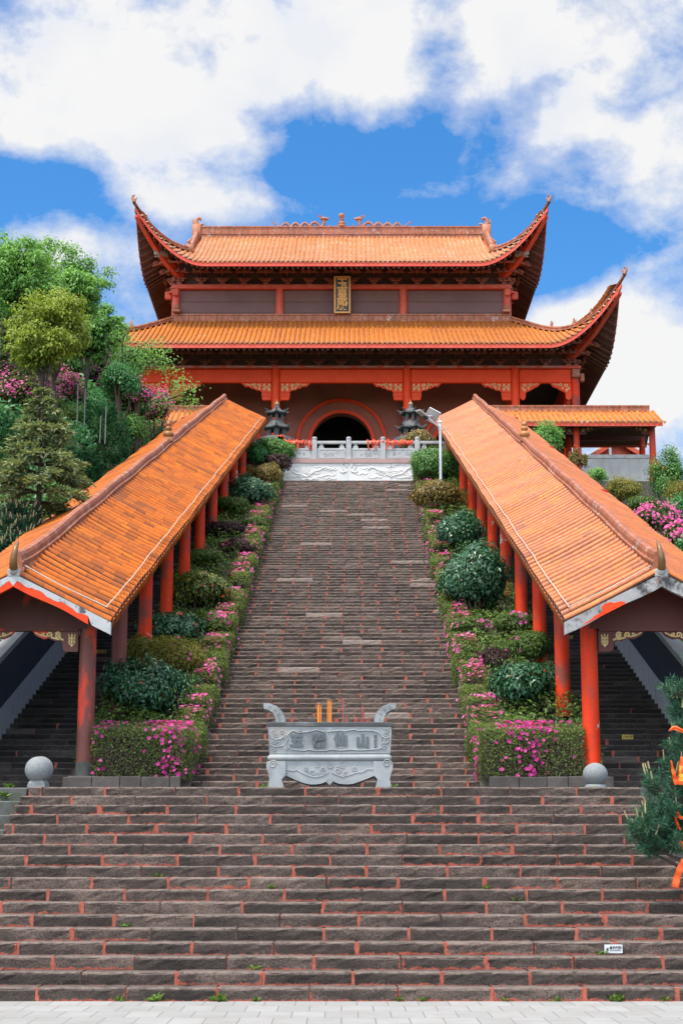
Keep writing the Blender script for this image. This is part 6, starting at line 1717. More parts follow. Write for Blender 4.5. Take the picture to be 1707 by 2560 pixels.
def hedge(sg):
    """clipped azalea hedge: a front bank above the kerb and a long arm beside the stairs"""
    side = 'left' if sg < 0 else 'right'
    rng = np.random.default_rng(70 + sg)
    def arm(box, ys, name_label, L0, nflow, dens=1.0, topflow=.7, fl='petal_pink'):
        # box(y) -> x inner, x outer, z bottom, z top
        y0, y1 = ys
        bx = box((y0 + y1) / 2); c0 = ((bx[0] + bx[1]) / 2, y0, box(y0)[2])
        root = thing('azalea_hedge', c0, name_label, 'hedge', 'clipped azalea hedges')
        core = MB(); rows = []
        for y in np.linspace(y0 + .26, y1, max(3, int((y1 - y0) / .8))):
            a, b, zb, zt = box(y); i = .2 if a < b else -.2
            rows.append([(a + i, y, zb), (a + i, y, zt - .22), (b - i, y, zt - .22), (b - i, y, zb)])
        b0 = core.grid(rows, 0, .5); core.face((b0, b0 + 1, b0 + 2, b0 + 3)); core.face(tuple(b0 + (len(rows) - 1) * 4 + j for j in (3, 2, 1, 0)))
        core.build('twigs', MAT['twig_core'], root)
        tw = MB()
        VV, RR, FQ, FN = [], [], [], []
        seg = np.linspace(y0, y1, max(2, int((y1 - y0) / 3) + 1))
        for ya, yb in zip(seg[:-1], seg[1:]):
            ym = (ya + yb) / 2; a, b, zb, zt = box(ym); s = MPP((0, ym, zb)); L = max(L0, 5.0 * s); W = L * .42
            hh = zt - zb; dd = abs(b - a); ln = yb - ya
            faces = [('in', hh * ln, ), ('top', dd * ln), ('out', hh * ln)] + ([('front', hh * dd)] if ya == y0 else [])
            for fc in faces:
                n = int(fc[1] * (3.2 if fc[0] != 'out' else .8) / (L * W * .5) * .62 * dens)
                t = rng.random(n); y = ya + (yb - ya) * rng.random(n)
                bb = np.array([box(q) for q in y]) if n else np.zeros((0, 4))
                if n == 0: continue
                dep = np.abs(rng.normal(0, .07, n)) - .05
                lump = .05 * np.sin(y * 3.1) + .04 * np.sin(y * 7.7 + 1)
                sgn = np.sign(bb[:, 1] - bb[:, 0])
                if fc[0] == 'in': x = bb[:, 0] + sgn * (dep + lump); z = bb[:, 2] + (bb[:, 3] - bb[:, 2]) * t; N_ = np.stack([-sgn, np.full(n, -.5), np.full(n, .35)], 1)
                elif fc[0] == 'out': x = bb[:, 1] - sgn * dep; z = bb[:, 2] + (bb[:, 3] - bb[:, 2]) * t; N_ = np.stack([sgn, np.zeros(n), np.full(n, .3)], 1)
                elif fc[0] == 'top': x = bb[:, 0] + (bb[:, 1] - bb[:, 0]) * t; z = bb[:, 3] - dep + lump; N_ = np.stack([np.zeros(n), np.full(n, -.3), np.ones(n)], 1)
                else:
                    x = bb[:, 0] + (bb[:, 1] - bb[:, 0]) * t; z = bb[:, 2] + (bb[:, 3] - bb[:, 2]) * rng.random(n); y = y0 + dep + .06 * np.sin(x * 5); N_ = np.stack([np.zeros(n), -np.ones(n), np.full(n, .35)], 1)
                Q = np.stack([x, y, z], 1)
                # sparse patches where the twigs show
                hz = (z - bb[:, 2]) / np.maximum(.01, bb[:, 3] - bb[:, 2])
                keep = rng.random(n) < (.5 + .5 * np.clip(hz * 1.2 - .25 + .55 * np.sin(x * 2.7 + y * 1.9) * np.sin(z * 3.1 + y * 1.3), 0, 1)) if fc[0] != 'top' else rng.random(n) < .95
                Q = Q[keep]; N_ = N_[keep]
                VV.append(leaf_quads(rng, Q, N_, L, W, droop=.1))
                RR.append(np.clip(rng.beta(1.6, 1.8, len(Q)) + .25 * (hz[keep] - .5), 0, 1))
                nf = int(nflow * fc[1] / 3.0 * (2.0 if fc[0] == 'top' else .5))
                if nf and len(Q):
                    idx = rng.integers(0, len(Q), nf * 3)
                    cl = np.sin(Q[idx, 0] * 3.3 + 1) + np.sin(Q[idx, 1] * 2.1) + rng.normal(0, .7, len(idx))
                    idx = idx[np.argsort(-cl)[:nf]]
                    FQ.append(Q[idx] + N_[idx] * .05); FN.append(N_[idx] + rng.normal(0, .3, (nf, 3)))
        quads_obj('foliage', np.concatenate(VV), np.concatenate(RR), MAT['leaf_hedge'], root)
        if FQ:
            C = np.concatenate(FQ); V = flower_quads(rng, C, np.concatenate(FN), .05); quads_obj('flowers', V, np.repeat(rng.random(len(C)), 5), MAT[fl], root, kind='stuff')
        for i in range(260 if y1 - y0 < 5 else 0):
            a, b, zb, zt = box(y0); x = rng.uniform(min(a, b), max(a, b)); z = rng.uniform(zb, zt - .1)
            d = Vector((rng.normal(0, .22), rng.normal(-.02, .05), rng.uniform(.1, .4))); p = Vector((x, y0 + .06, z))
            tw.tube([p, p + d * .5 + Vector((0, -.03, 0)), p + d], [.006, .005, .002], 4)
        if tw.v: tw.build('bare_twigs', MAT['twig'], root)
        return root
    # front bank
    xa = axis(36) + sg * 3.12; xb = xc(sg, 36) - sg * 1.54
    arm(lambda y: (xa, xb, 3.24 + .05 * (y - 35.7), P(853, 1822, 35.7).z + .12 * max(0, y - 36.2)), (35.66, 37.0), 'clipped front azalea hedge with pink flowers above the kerb, %s bed' % side, .05, 190, .72, fl='petal_magenta')
    # the arm beside the stairs, its top stepping up with the slope
    def box(y):
        t = y - 37.0; a = axis(y) + sg * (3.08 + .06 * math.sin(y * 2.1)); w_ = .55
        z = line(y); st = (t % 2.6) / 2.6
        return (a, a + sg * w_, z - .1, z + .84 - .25 * st + .08 * math.sin(y * 1.3) + .06 * math.sin(y * 3.7))
    arm(box, (37.0, Y2 - .5), 'long narrow azalea hedge running up the %s edge of the steep stairs' % side, .05, 90, .62)
for sg in (-1, 1): hedge(sg)
def cover(sg):
    rng = np.random.default_rng(90 + sg); n = 15000
    y = Y1 + .9 + (Y2 - Y1 - 1.5) * rng.random(n) ** 1.35
    a = np.array([axis(q) + sg * 3.6 for q in y]); b = np.array([xc(sg, q) - sg * 1.0 for q in y]); t = rng.random(n)
    x = a + (b - a) * t; z = np.array([bedz(q) for q in y]) + .05 + (.35 + .25 * np.sin(x * 2.3 + y * 1.7) * np.sin(y * .9)) * rng.random(n) ** .6
    Q = np.stack([x, y, z], 1); V = leaf_quads(rng, Q, np.tile([0, -.5, 1.0], (n, 1)), .13, .055)
    quads_obj('ground_cover', V, rng.beta(1.6, 2.2, n), MAT['leaf_azalea'], kind='stuff', label='low green plants filling the %s planting bed between the bushes' % ('left' if sg < 0 else 'right'), cat='ground cover')
for sg in (-1, 1): cover(sg)
def undergrowth(sg):
    rng = np.random.default_rng(95 + sg); n = 42000
    y = 42 + 50 * rng.random(n); x = sg * (8.9 + 22 * rng.random(n) ** 1.4)
    lump = np.clip(.5 + .6 * np.sin(x * 1.7 + y * .6) * np.sin(y * 1.15 - x * .5) + .3 * np.sin(x * 3.3 + 1) * np.sin(y * 2.7), .05, 1.4)
    z = np.array([terr(a, b) for a, b in zip(x, y)]) + .05 + lump * (.9 if sg < 0 else .6) * rng.random(n) ** .5
    V = leaf_quads(rng, np.stack([x, y, z], 1), np.tile([0, -.6, 1.0], (n, 1)), .24, .11)
    quads_obj('undergrowth', V, np.clip(rng.beta(1.6, 2.2, n) * .7 + .25 * (lump - .6), 0, 1), MAT['leaf_laurel' if sg < 0 else 'leaf_green'], kind='stuff', label='leafy green undergrowth covering the %s hillside' % ('left' if sg < 0 else 'right'), cat='undergrowth')
for sg in (-1, 1): undergrowth(sg)

# ---- trees of the hillside
def limb_tree(rng, base, h, lean, r0, spread, crown_c, crown_r, nl, mb):
    """trunk and limbs reaching into an ellipsoid crown; returns the limb tips"""
    base = Vector(base); top = Vector(crown_c) + Vector((0, 0, crown_r[2] * .35))
    pts = [base.lerp(top, t) + Vector((math.sin(t * 3 + lean) * .04 * h * (1 - t), 0, 0)) for t in np.linspace(0, 1, 7)]
    mb.tube(pts, [r0 * (1 - .75 * t) for t in np.linspace(0, 1, 7)], 8)
    tips = []
    for i in range(nl):
        D = unit(rng.normal(0, 1, (1, 3)))[0]; D[2] = D[2] * .8 + .15
        f = rng.uniform(.42, 1.28)
        tip = Vector(crown_c) + Vector((D[0] * crown_r[0], D[1] * crown_r[1], D[2] * crown_r[2])) * f
        t = rng.uniform(.55, .95); st = pts[int(t * 6)]
        mid = st.lerp(tip, .55) + Vector((rng.normal(0, .05) * h * .3, rng.normal(0, .05) * h * .3, .04 * h))
        mb.tube([st, mid, tip], [r0 * .3 * (1 - .5 * t), r0 * .18, r0 * .05], 5)
        tips.append(tip)
        for j in range(2):
            d = Vector(rng.normal(0, 1, 3)) * crown_r[0] * .22; tp2 = mid.lerp(tip, .5) + d; mb.tube([mid, tp2], [r0 * .12, r0 * .04], 4); tips.append(tp2)
    return tips
def broadleaf(kind, u, v, rx, ry, Y, label, seed, base_uv=None, nl=34, L=.2, cl=.5, per=90, group=None, name='broadleaf_tree', cat='tree', r0=.11, trunk_mat='bark', flowers=None, dry=1.0):
    rng = np.random.default_rng(seed)
    c = P(u, v, Y); s = MPP(c); rad = (rx * s, rx * s * dry, ry * s)
    b = P(*base_uv, Y) if base_uv else c.copy()
    b.z = terr(b.x, Y) - .1
    root = thing(name, b, label, cat, group)
    mb = MB(); tips = limb_tree(rng, b, c.z + rad[2] - b.z, seed % 6, r0, .5, c, rad, nl, mb)
    mb.build('trunk', MAT[trunk_mat], root)
    Q, N_, R_ = [], [], []
    for t in tips:
        n = int(per * rng.uniform(.6, 1.4)); k = cl * rad[0] * rng.uniform(.2, .36)
        D = rng.normal(0, 1, (n, 3)) * np.array([1, 1, .62]) * k
        Q.append(np.array(t) + D); N_.append(D / k * .5 + np.array([0, 0, 1.0])); R_.append(np.clip(rng.beta(2, 2, n) * .8 + rng.uniform(-.12, .22), 0, 1))
    Q = np.concatenate(Q); N_ = np.concatenate(N_)
    quads_obj('crown', leaf_quads(rng, Q, N_, max(L, s * 5), max(L, s * 5) * .5, droop=.3), np.concatenate(R_), MAT[kind], root)
    for fm, nf, sz in (flowers or []):
        idx = rng.integers(0, len(Q), nf); quads_obj('flowers', flower_quads(rng, Q[idx] + np.array([0, -.1, .1]), N_[idx] + np.array([0, -.8, .2]), sz), np.repeat(rng.random(nf), 5), MAT[fm], root, kind='stuff')
    return root
def slope_Y(u, vb, Y0, lo=44.0, hi=93.0):
    best = None
    lo = max(lo, 8.9 * F / max(60, abs(U0 - u)) * .97)
    Y0 = max(Y0, lo + .8)
    for Y in np.arange(lo, hi, .5):
        q = P(u, vb, Y)
        if terr(q.x, Y) >= q.z: best = Y; break
    return best if best is not None else Y0
def bush(kind, u, v, rx, ry, Y, label, seed, flowers=None, cat='bush', amp=.28, L=.12, group=None, fill=.4, low=-.6, dens=1.0):
    rng = np.random.default_rng(seed)
    if 700 > u and v > 840: Y = slope_Y(u, v + ry * .75, Y) + rx * .012
    c = P(u, v, Y); s = MPP(c); rad = (rx * s, rx * s * .9, ry * s); zb = min(c.z - rad[2] * .8, terr(c.x, Y) + .3)
    root = thing('bush' if cat == 'bush' else cat, (c.x, Y, zb), label, cat, group)
    L = max(L, 4.8 * s); W = L * .45
    area = 4 * PI * ((rad[0] * rad[1]) ** 1.6 / 3 + (rad[0] * rad[2]) ** 1.6 / 3 + (rad[1] * rad[2]) ** 1.6 / 3) ** (1 / 1.6)
    n = int(min(15000, area * .8 * 3.4 / (L * W * .5) * .62 * dens))
    # clumps on an irregular shell
    k = 46; D = unit(rng.normal(0, 1, (k * 2, 3))); D = D[D[:, 2] > low][:k]; f = lumpy(rng, D, 9, amp) * rng.uniform(.82, 1.05, len(D))
    C = np.array(c) + D * np.array(rad) * f[:, None] * .86; idx = rng.integers(0, len(C), n)
    off = rng.normal(0, 1, (n, 3)) * np.array(rad) * .17
    Q = C[idx] + off; N_ = unit(D[idx] + off / np.array(rad) * 2) + np.array([0, 0, .5])
    hue = rng.uniform(-.15, .2, len(C))[idx]
    quads_obj('foliage', leaf_quads(rng, Q, N_, L, W, droop=.2), np.clip(rng.beta(1.8, 2.2, n) * .85 + hue, 0, 1), MAT[kind], root)
    stems(c, (c.x, Y, zb), rad, 8, rng, .05).build('stem', MAT['twig'], root)
    for fm, nf, sz in (flowers or []):
        ok = np.where(np.linalg.norm((Q - np.array(c)) / np.array(rad), axis=1) > .8)[0]; ok = ok if len(ok) > 5 else np.arange(n)
        ii = rng.choice(ok, nf); quads_obj('flowers', flower_quads(rng, Q[ii] + N_[ii] * .05 + np.array([0, -.08, .05]), N_[ii] + np.array([0, -.9, .1]), max(sz * .5, s * 2.6)), np.repeat(rng.random(nf), 5), MAT[fm], root, kind='stuff')
    return root
def conifer(u, vtop, vbase, rpx, Y, label, seed, kind='leaf_fir', levels=17, droop=.35, name='fir_tree', group=None, dens=1.0):
    rng = np.random.default_rng(seed)
    top = P(u, vtop, Y); bot = P(u, vbase, Y); s = MPP(top); zb = min(bot.z, terr(bot.x, Y)); Rm = rpx * s; hgt = top.z - bot.z
    root = thing(name, (top.x, Y, zb), label, 'conifer', group)
    mb = MB(); mb.tube([(top.x + .1, Y, zb - .2), (top.x, Y, (zb + top.z) / 2), (top.x, Y, top.z)], [.16, .1, .015], 8)
    Q, A, N_ = [], [], []
    for l in range(levels):
        t = l / (levels - 1); z = bot.z + hgt * (.02 + .96 * t); rl_ = Rm * (1 - t) ** .8 * rng.uniform(.8, 1.12) + .12
        for b in range(7 if t < .8 else 5):
            a = rng.uniform(0, 2 * PI); d = Vector((math.cos(a), math.sin(a), 0)); ln = rl_ * rng.uniform(.7, 1.1)
            p0 = Vector((top.x, Y, z)); pts = [p0 + d * ln * q + Vector((0, 0, ln * (.30 * q - droop * 1.5 * q * q + .16 * q ** 4))) for q in np.linspace(0, 1, 6)]
            mb.tube(pts, [.04 * (1 - t * .6), .035, .03, .02, .014, .006], 4)
            sd = Vector((-d.y, d.x, 0))
            for j in range(int(17 * dens)):
                q = rng.uniform(.22, 1.0); i = min(4, int(q * 5)); p = pts[i].lerp(pts[i + 1], q * 5 - i)
                dirn = (d * rng.uniform(.4, 1.0) + sd * rng.choice((-1, 1)) * rng.uniform(.2, 1.0) + Vector((0, 0, rng.uniform(-.45, .05)))).normalized(); tl = ln * .30 * (1.2 - q * .6)
                n = 7; f = np.linspace(.0, 1, n)[:, None]
                Q.append(np.array(p) + f * np.array(dirn) * tl + rng.normal(0, .02, (n, 3))); A.append(np.array(dirn) + rng.normal(0, .38, (n, 3))); N_.append(np.tile([0, 0, 1.0], (n, 1)))
    mb.build('trunk', MAT['bark'], root)
    Q = np.concatenate(Q); A = np.concatenate(A); N_ = np.concatenate(N_); L = max(.19, 7.5 * s)
    quads_obj('needles', leaf_quads(rng, Q, N_, L, L * .34, fold=.05, axis=A), np.clip(rng.beta(1.7, 2, len(Q)), 0, 1), MAT[kind], root)
    return root
def juniper(u, v, rx, ry, Y, label, seed, group=None):
    rng = np.random.default_rng(seed)
    Y = slope_Y(u, v + ry * .8, Y) + rx * .012
    c = P(u, v, Y); s = MPP(c); rad = (rx * s, rx * s * .9, ry * s); zb = min(c.z - rad[2] * .9, terr(c.x, Y) + .2)
    root = thing('juniper_tree', (c.x, Y, zb), label, 'conifer', group)
    k = 130; D = unit(rng.normal(0, 1, (k * 2, 3))); D = D[D[:, 2] > -.6][:k]; f = rng.uniform(.62, 1.0, len(D))
    C = np.array(c) + D * np.array(rad) * f[:, None]; Q, A = [], []
    for q, d in zip(C, D):
        n = 60; tdir = d * .55 + np.array([0, 0, .8]); ln = rad[2] * .34
        f_ = rng.random((n, 1)); Q.append(q + f_ * tdir * ln + rng.normal(0, 1, (n, 3)) * ln * .20 * (1.1 - f_)); A.append(tdir + rng.normal(0, .35, (n, 3)))
    Q = np.concatenate(Q); A = np.concatenate(A); L = max(.14, 5.2 * s)
    quads_obj('foliage', leaf_quads(rng, Q, rng.normal(0, 1, Q.shape), L, L * .36, axis=A), np.clip(rng.beta(1.7, 2.2, len(Q)), 0, 1), MAT['leaf_juniper'], root)
    mb = MB(); mb.tube([(c.x, Y, zb - .3), (c.x, Y, c.z)], [.12, .04], 6); mb.build('trunk', MAT['bark'], root)
    return root
HT = 'trees of the left hillside'
broadleaf('leaf_light', 58, 712, 92, 128, 64, 'tall slender light green tree at the far left, its leaning trunk showing', 101, (70, 1000), nl=62, L=.17, cl=.46, per=72, group=HT, r0=.15)
broadleaf('leaf_light', 180, 726, 76, 98, 72, 'round topped light green tree standing against the sky left of the hall', 102, (175, 1000), nl=60, L=.17, cl=.48, per=84, group=HT)
broadleaf('leaf_light', 15, 800, 60, 100, 74, 'paler tree behind the leaning trunk at the left edge', 103, (10, 1050), nl=26, L=.22, cl=.62, per=80, group=HT)
broadleaf('leaf_lime', 134, 802, 84, 84, 60, 'yellow green bushy tree below the round topped tree', 104, (150, 930), nl=44, L=.15, cl=.5, per=96, group=HT)
broadleaf('leaf_light', 276, 826, 32, 44, 76, 'small loose green tree overlapping the left end of the lower hall roof', 105, (270, 960), nl=18, L=.17, cl=.6, per=70, group=HT, r0=.1)
broadleaf('leaf_green', 225, 850, 50, 60, 66, 'dull green shrubby tree behind the pink azaleas on the left slope', 106, (220, 950), nl=22, L=.17, cl=.6, per=110, group=HT, r0=.1)
conifer(25, 772, 1090, 50, 66, 'dark spiky fir at the left edge with a thin pointed top', 111, group='firs on the left hillside', levels=17, dens=.75)
conifer(72, 784, 1090, 56, 64, 'olive green fir with a pointed top right of the edge fir', 112, group='firs on the left hillside', levels=17, dens=.75)
conifer(108, 975, 1262, 128, 46, 'broad drooping fir in front of the other firs, olive brown branches', 113, group='firs on the left hillside', levels=13, droop=.42, dens=1.25)
AZ = 'pink azaleas on the left hillside'
bush('leaf_purple', 205, 920, 74, 70, 62, 'tall azalea bush with scattered pink flowers on the left slope', 121, [('petal_magenta', 520, .09)], 'azalea', group=AZ, fill=.5)
bush('leaf_hedge', 60, 1010, 76, 56, 60, 'pink azalea bush showing through the fir branches at the left', 122, [('petal_pink', 520, .1)], 'azalea', group=AZ)
bush('leaf_hedge', 130, 950, 50, 50, 63, 'dull azalea bush with a few pink flowers between fir and tall azalea', 123, [('petal_pink', 150, .09)], 'azalea', group=AZ)
bush('leaf_hedge', 385, 1022, 46, 46, 70, 'lilac pink azalea bush beside the ridge of the left corridor', 124, [('petal_pink', 620, .1)], 'azalea', group=AZ, dens=1.0)
bush('leaf_hedge', 345, 985, 36, 30, 72, 'small pale pink azalea above the lilac bush on the left slope', 125, [('petal_pink', 300, .09)], 'azalea', group=AZ, dens=1.0)
bush('leaf_laurel', 300, 958, 54, 56, 69, 'bright dark green laurel bush in front of the left end of the hall', 131)
bush('leaf_laurel', 255, 1010, 50, 40, 66, 'shady green bush below the laurel on the left slope', 132)
bush('leaf_light', 315, 1072, 56, 44, 64, 'loose light green bush next to the left corridor roof', 133, fill=.6)
bush('leaf_lime', 165, 1000, 34, 26, 58, 'small lime green bush among the pink azaleas on the left slope', 134)
bush('leaf_hedge', 372, 1085, 40, 34, 66, 'brownish twiggy bush under the lilac azalea by the corridor roof', 135, dens=.6)
juniper(248, 1122, 76, 84, 57, 'dense dark green juniper mound close to the left corridor roof', 141, 'junipers on the left hillside')
juniper(198, 1190, 62, 52, 52, 'lower dark green juniper beside the drooping fir', 142, 'junipers on the left hillside')
juniper(18, 1150, 46, 90, 48, 'very dark juniper at the left edge below the firs', 143, 'junipers on the left hillside')
bush('leaf_light', 120, 1262, 56, 56, 48, 'leafy green bush under the drooping fir near the corridor roof', 151, None)
bush('leaf_azalea', 48, 1272, 50, 52, 47, 'green azalea with a few magenta flowers behind the edge pine', 152, [('petal_magenta', 26, .08)], 'azalea', group=AZ)
bush('leaf_juniper', 185, 1252, 50, 36, 53, 'low dark green scrub along the left corridor roof', 153)
broadleaf('leaf_light', 222, 802, 44, 60, 76, 'light green tree filling the gap left of the small loose tree', 107, (235, 940), nl=36, L=.17, cl=.52, per=80, group=HT)
broadleaf('leaf_lime', 100, 868, 64, 60, 58, 'olive green shrubby tree between the firs and the tall azalea', 108, (105, 960), nl=34, L=.15, cl=.55, per=100, group=HT)
bush('leaf_hedge', 150, 985, 66, 46, 62, 'broad azalea bush full of pink flowers in the middle of the left slope', 126, [('petal_pink', 520, .1)], 'azalea', group=AZ)
bush('leaf_purple', 250, 965, 46, 46, 70, 'purplish azalea bush with pink flowers next to the laurel', 127, [('petal_magenta', 260, .09)], 'azalea', group=AZ)
bush('leaf_light', 128, 900, 60, 48, 72, 'light green bush under the yellow green tree on the left slope', 201)
bush('leaf_green', 185, 1050, 62, 46, 60, 'mid green bush around the feet of the pale stakes', 202)
bush('leaf_lime', 62, 935, 56, 46, 70, 'yellowish bush behind the firs at the left', 203)
bush('leaf_light', 245, 868, 54, 46, 80, 'light green bush high on the left slope below the loose tree', 204)
bush('leaf_hedge', 300, 1010, 46, 40, 78, 'azalea bush with soft pink flowers under the laurel on the left slope', 205, [('petal_pink', 320, .1)], 'azalea', group=AZ)
bush('leaf_azalea', 128, 1045, 64, 44, 58, 'fresh green bush behind the tip of the drooping fir', 206)
bush('leaf_light', 225, 1075, 46, 36, 66, 'small light bush above the dense juniper mound', 207)
bush('leaf_hedge', 95, 985, 54, 44, 62, 'azalea bush thick with pink flowers behind the drooping fir', 208, [('petal_pink', 420, .1)], 'azalea', group=AZ)
bush('leaf_green', 320, 905, 46, 42, 84, 'green bush in front of the left end of the hall eave', 209)
bush('leaf_laurel', 95, 1080, 70, 60, 56, 'shadowy green undergrowth bush behind the drooping fir', 154)
bush('leaf_juniper', 40, 905, 70, 60, 66, 'dark undergrowth bush behind the tops of the firs', 155)
bush('leaf_laurel', 330, 1010, 50, 50, 76, 'dark green bush between the hall and the lilac azalea', 156)
bush('leaf_green', 160, 915, 60, 50, 76, 'shaded green bush under the yellow green tree', 157)
bush('leaf_laurel', 215, 1015, 60, 46, 70, 'dark bush below the tall azalea and the stakes', 158)
bush('leaf_green', 265, 905, 46, 50, 80, 'mid green bush left of the laurel, under the small loose tree', 159)
bush('leaf_hedge', 20, 985, 50, 56, 66, 'pink dotted azalea at the left edge behind the fir trunks', 160, [('petal_pink', 260, .1)], 'azalea', group=AZ)

def bare_tree():
    """the thin tree with sparse leaves in front of the left columns"""
    rng = np.random.default_rng(161); Y = 74.0
    pt = lambda u, v, dy=0: P(u, v, Y + dy)
    b = pt(330, 1010); b.z = terr(b.x, Y) - .1
    root = thing('thin_tree', b, 'thin spreading tree with sparse leaves reaching across the left columns of the hall', 'tree')
    mb = MB(); tips = []
    for path, r in (([(330, 1010), (322, 960), (308, 900), (306, 860), (318, 820)], .09), ([(322, 960), (352, 930), (380, 905), (410, 890)], .06), ([(330, 1005), (370, 1002), (400, 1006), (440, 992), (472, 978)], .07),
                    ([(400, 1006), (430, 968), (442, 945)], .04), ([(308, 900), (340, 868), (372, 862), (392, 880)], .05), ([(352, 930), (362, 900), (372, 892)], .035), ([(440, 992), (462, 1004), (478, 1002)], .03), ([(306, 860), (290, 838), (286, 818)], .04), ([(380, 905), (405, 912), (425, 925)], .03)):
        pts = [pt(u, v, rng.uniform(-.3, .3)) for u, v in path]
        if path[0] == (330, 1010): pts[0] = b
        mb.tube(pts, [r * (1 - .75 * i / (len(pts) - 1)) for i in range(len(pts))], 6)
        for a, c in zip(pts[1:-1], pts[2:]):
            for q in (.2, .6, 1.0): tips.append(a.lerp(c, q) + Vector(rng.normal(0, .12, 3)))
    mb.build('trunk', MAT['bark'], root)
    Q = np.concatenate([np.array(t) + rng.normal(0, 1, (34, 3)) * np.array([.3, .3, .18]) for t in tips])
    quads_obj('crown', leaf_quads(rng, Q, np.tile([0, -.3, 1.0], (len(Q), 1)), .17, .075, droop=.3), rng.beta(2, 2, len(Q)), MAT['leaf_light'], root)
bare_tree()
def stakes():
    for i, (u, v0, v1, Y) in enumerate(((193, 960, 1032, 60), (211, 972, 1036, 60), (250, 1040, 1078, 60), (263, 1016, 1080, 60))):
        a, b = P(u, v1 + 30, Y), P(u + 3, v0, Y); mb = MB(); mb.tube([a, b], .02, 6)
        o_ = mb.build('garden_stake', MAT['pole_pale'], loc=tuple(a), label='thin pale stake standing up out of the bushes on the left slope', cat='stake', group='pale stakes on the left slope')
stakes()
# right hillside
HR = 'bushes of the right hillside'
bush('leaf_green', 1668, 1200, 52, 70, 84, 'tall rounded green bush right of the last gallery column', 171, group=HR)
bush('leaf_yellow', 1712, 1250, 44, 50, 80, 'olive bush at the right edge below the tall green one', 172, group=HR)
bush('leaf_laurel', 1688, 1290, 46, 46, 70, 'darker green bush at the right edge above the pink azaleas', 173, group=HR)
bush('leaf_yellow', 1562, 1226, 52, 34, 74, 'brownish yellow bush under the grey gallery wall', 174, group=HR)
bush('leaf_azalea', 1606, 1262, 42, 26, 70, 'low yellow green bush on the bank above the pink azalea, right', 175, group=HR)
bush('leaf_hedge', 1640, 1300, 56, 34, 60, 'long pink azalea showing over the right corridor roof', 176, [('petal_pink', 800, .1)], 'azalea', group='pink azaleas on the right hillside', dens=1.0)
bush('leaf_hedge', 1704, 1340, 46, 34, 56, 'pink azalea at the right edge over the corridor roof', 177, [('petal_pink', 600, .1)], 'azalea', group='pink azaleas on the right hillside', dens=1.0)
bush('leaf_light', 1365, 1098, 46, 44, 82, 'fresh green bush peeping over the right corridor roof before the gallery', 178)
bush('leaf_bronze', 1440, 1152, 28, 24, 80, 'small bush with orange red young leaves by the gallery column', 179)
bush('leaf_light', 1488, 1190, 26, 20, 76, 'little green tuft above the right corridor roof below the gallery', 180)
bush('leaf_laurel', 1740, 1380, 60, 60, 50, 'dark green bush behind the right corridor at the edge', 181, group=HR)

def pine(u, v, Y, seed, label, tufts, candle=.5, needle=.11, base=None, name='pine_tree', cr=.012):
    """tufts: (u, v, dy, radius px) balls of branch ends"""
    rng = np.random.default_rng(seed)
    c = P(u, v, Y); b = Vector(base) if base else Vector((c.x, Y, terr(c.x, Y)))
    root = thing(name, b, label, 'conifer')
    mb = MB(); cds = []; Q, A = [], []
    top = Vector((b.x, b.y, max(P(t[0], t[1], Y + t[2]).z for t in tufts) + .2))
    mb.tube([b, b.lerp(top, .5), top], [.09, .07, .02], 8)
    for (tu, tv, dy, rp, n) in tufts:
        cc = P(tu, tv, Y + dy); s = MPP(cc); R_ = rp * s
        st = Vector((b.x, b.y, cc.z - .25 * abs(cc.x - b.x) - .1)); mb.tube([st, st.lerp(cc, .5) + Vector((0, 0, -.05)), cc], [.035, .025, .012], 5)
        for i in range(int(n * 1.5)):
            d = unit(rng.normal(0, 1, (1, 3)))[0]; d[2] = d[2] * .7 + .25; p = np.array(cc) + d * R_ * rng.uniform(.35, 1.0)
            tw = unit((d * .7 + np.array([0, 0, .55]) + rng.normal(0, .2, 3))[None])[0]
            mb.tube([cc.lerp(Vector(p), .5), Vector(p), Vector(p + tw * .12)], [.008, .007, .005], 4)
            m_ = 46; f = rng.random((m_, 1))
            Q.append(p + f * tw * .17); A.append(tw * .75 + unit(rng.normal(0, 1, (m_, 3))) * .8)
            if rng.random() < candle / 1.5:
                e = Vector(p + tw * .17); k = rng.uniform(.08, .17); cds.append((e, e + (Vector(tw) * .5 + Vector((0, 0, .6))).normalized() * k))
    mb.build('trunk', MAT['bark'], root)
    Q = np.concatenate(Q); A = np.concatenate(A)
    quads_obj('needles', leaf_quads(rng, Q, rng.normal(0, 1, Q.shape), needle, max(.007, MPP(c) * 1.9), fold=.02, axis=A), np.clip(rng.beta(1.6, 2, len(Q)), 0, 1), MAT['leaf_pine'], root)
    for a, e in cds[:95]:
        cd = MB(); cd.tube([a, a.lerp(e, 1 + (cr - .012) * 30)], [cr, cr * .7], 5); cd.build('candle', MAT['pine_candle'], root)
    if len(cds) > 95:
        cd = MB()
        for a, e in cds[95:]: cd.tube([a, a.lerp(e, 1 + (cr - .012) * 30)], [cr, cr * .7], 5)
        cd.build('candles', MAT['pine_candle'], root, kind='stuff')
    return root
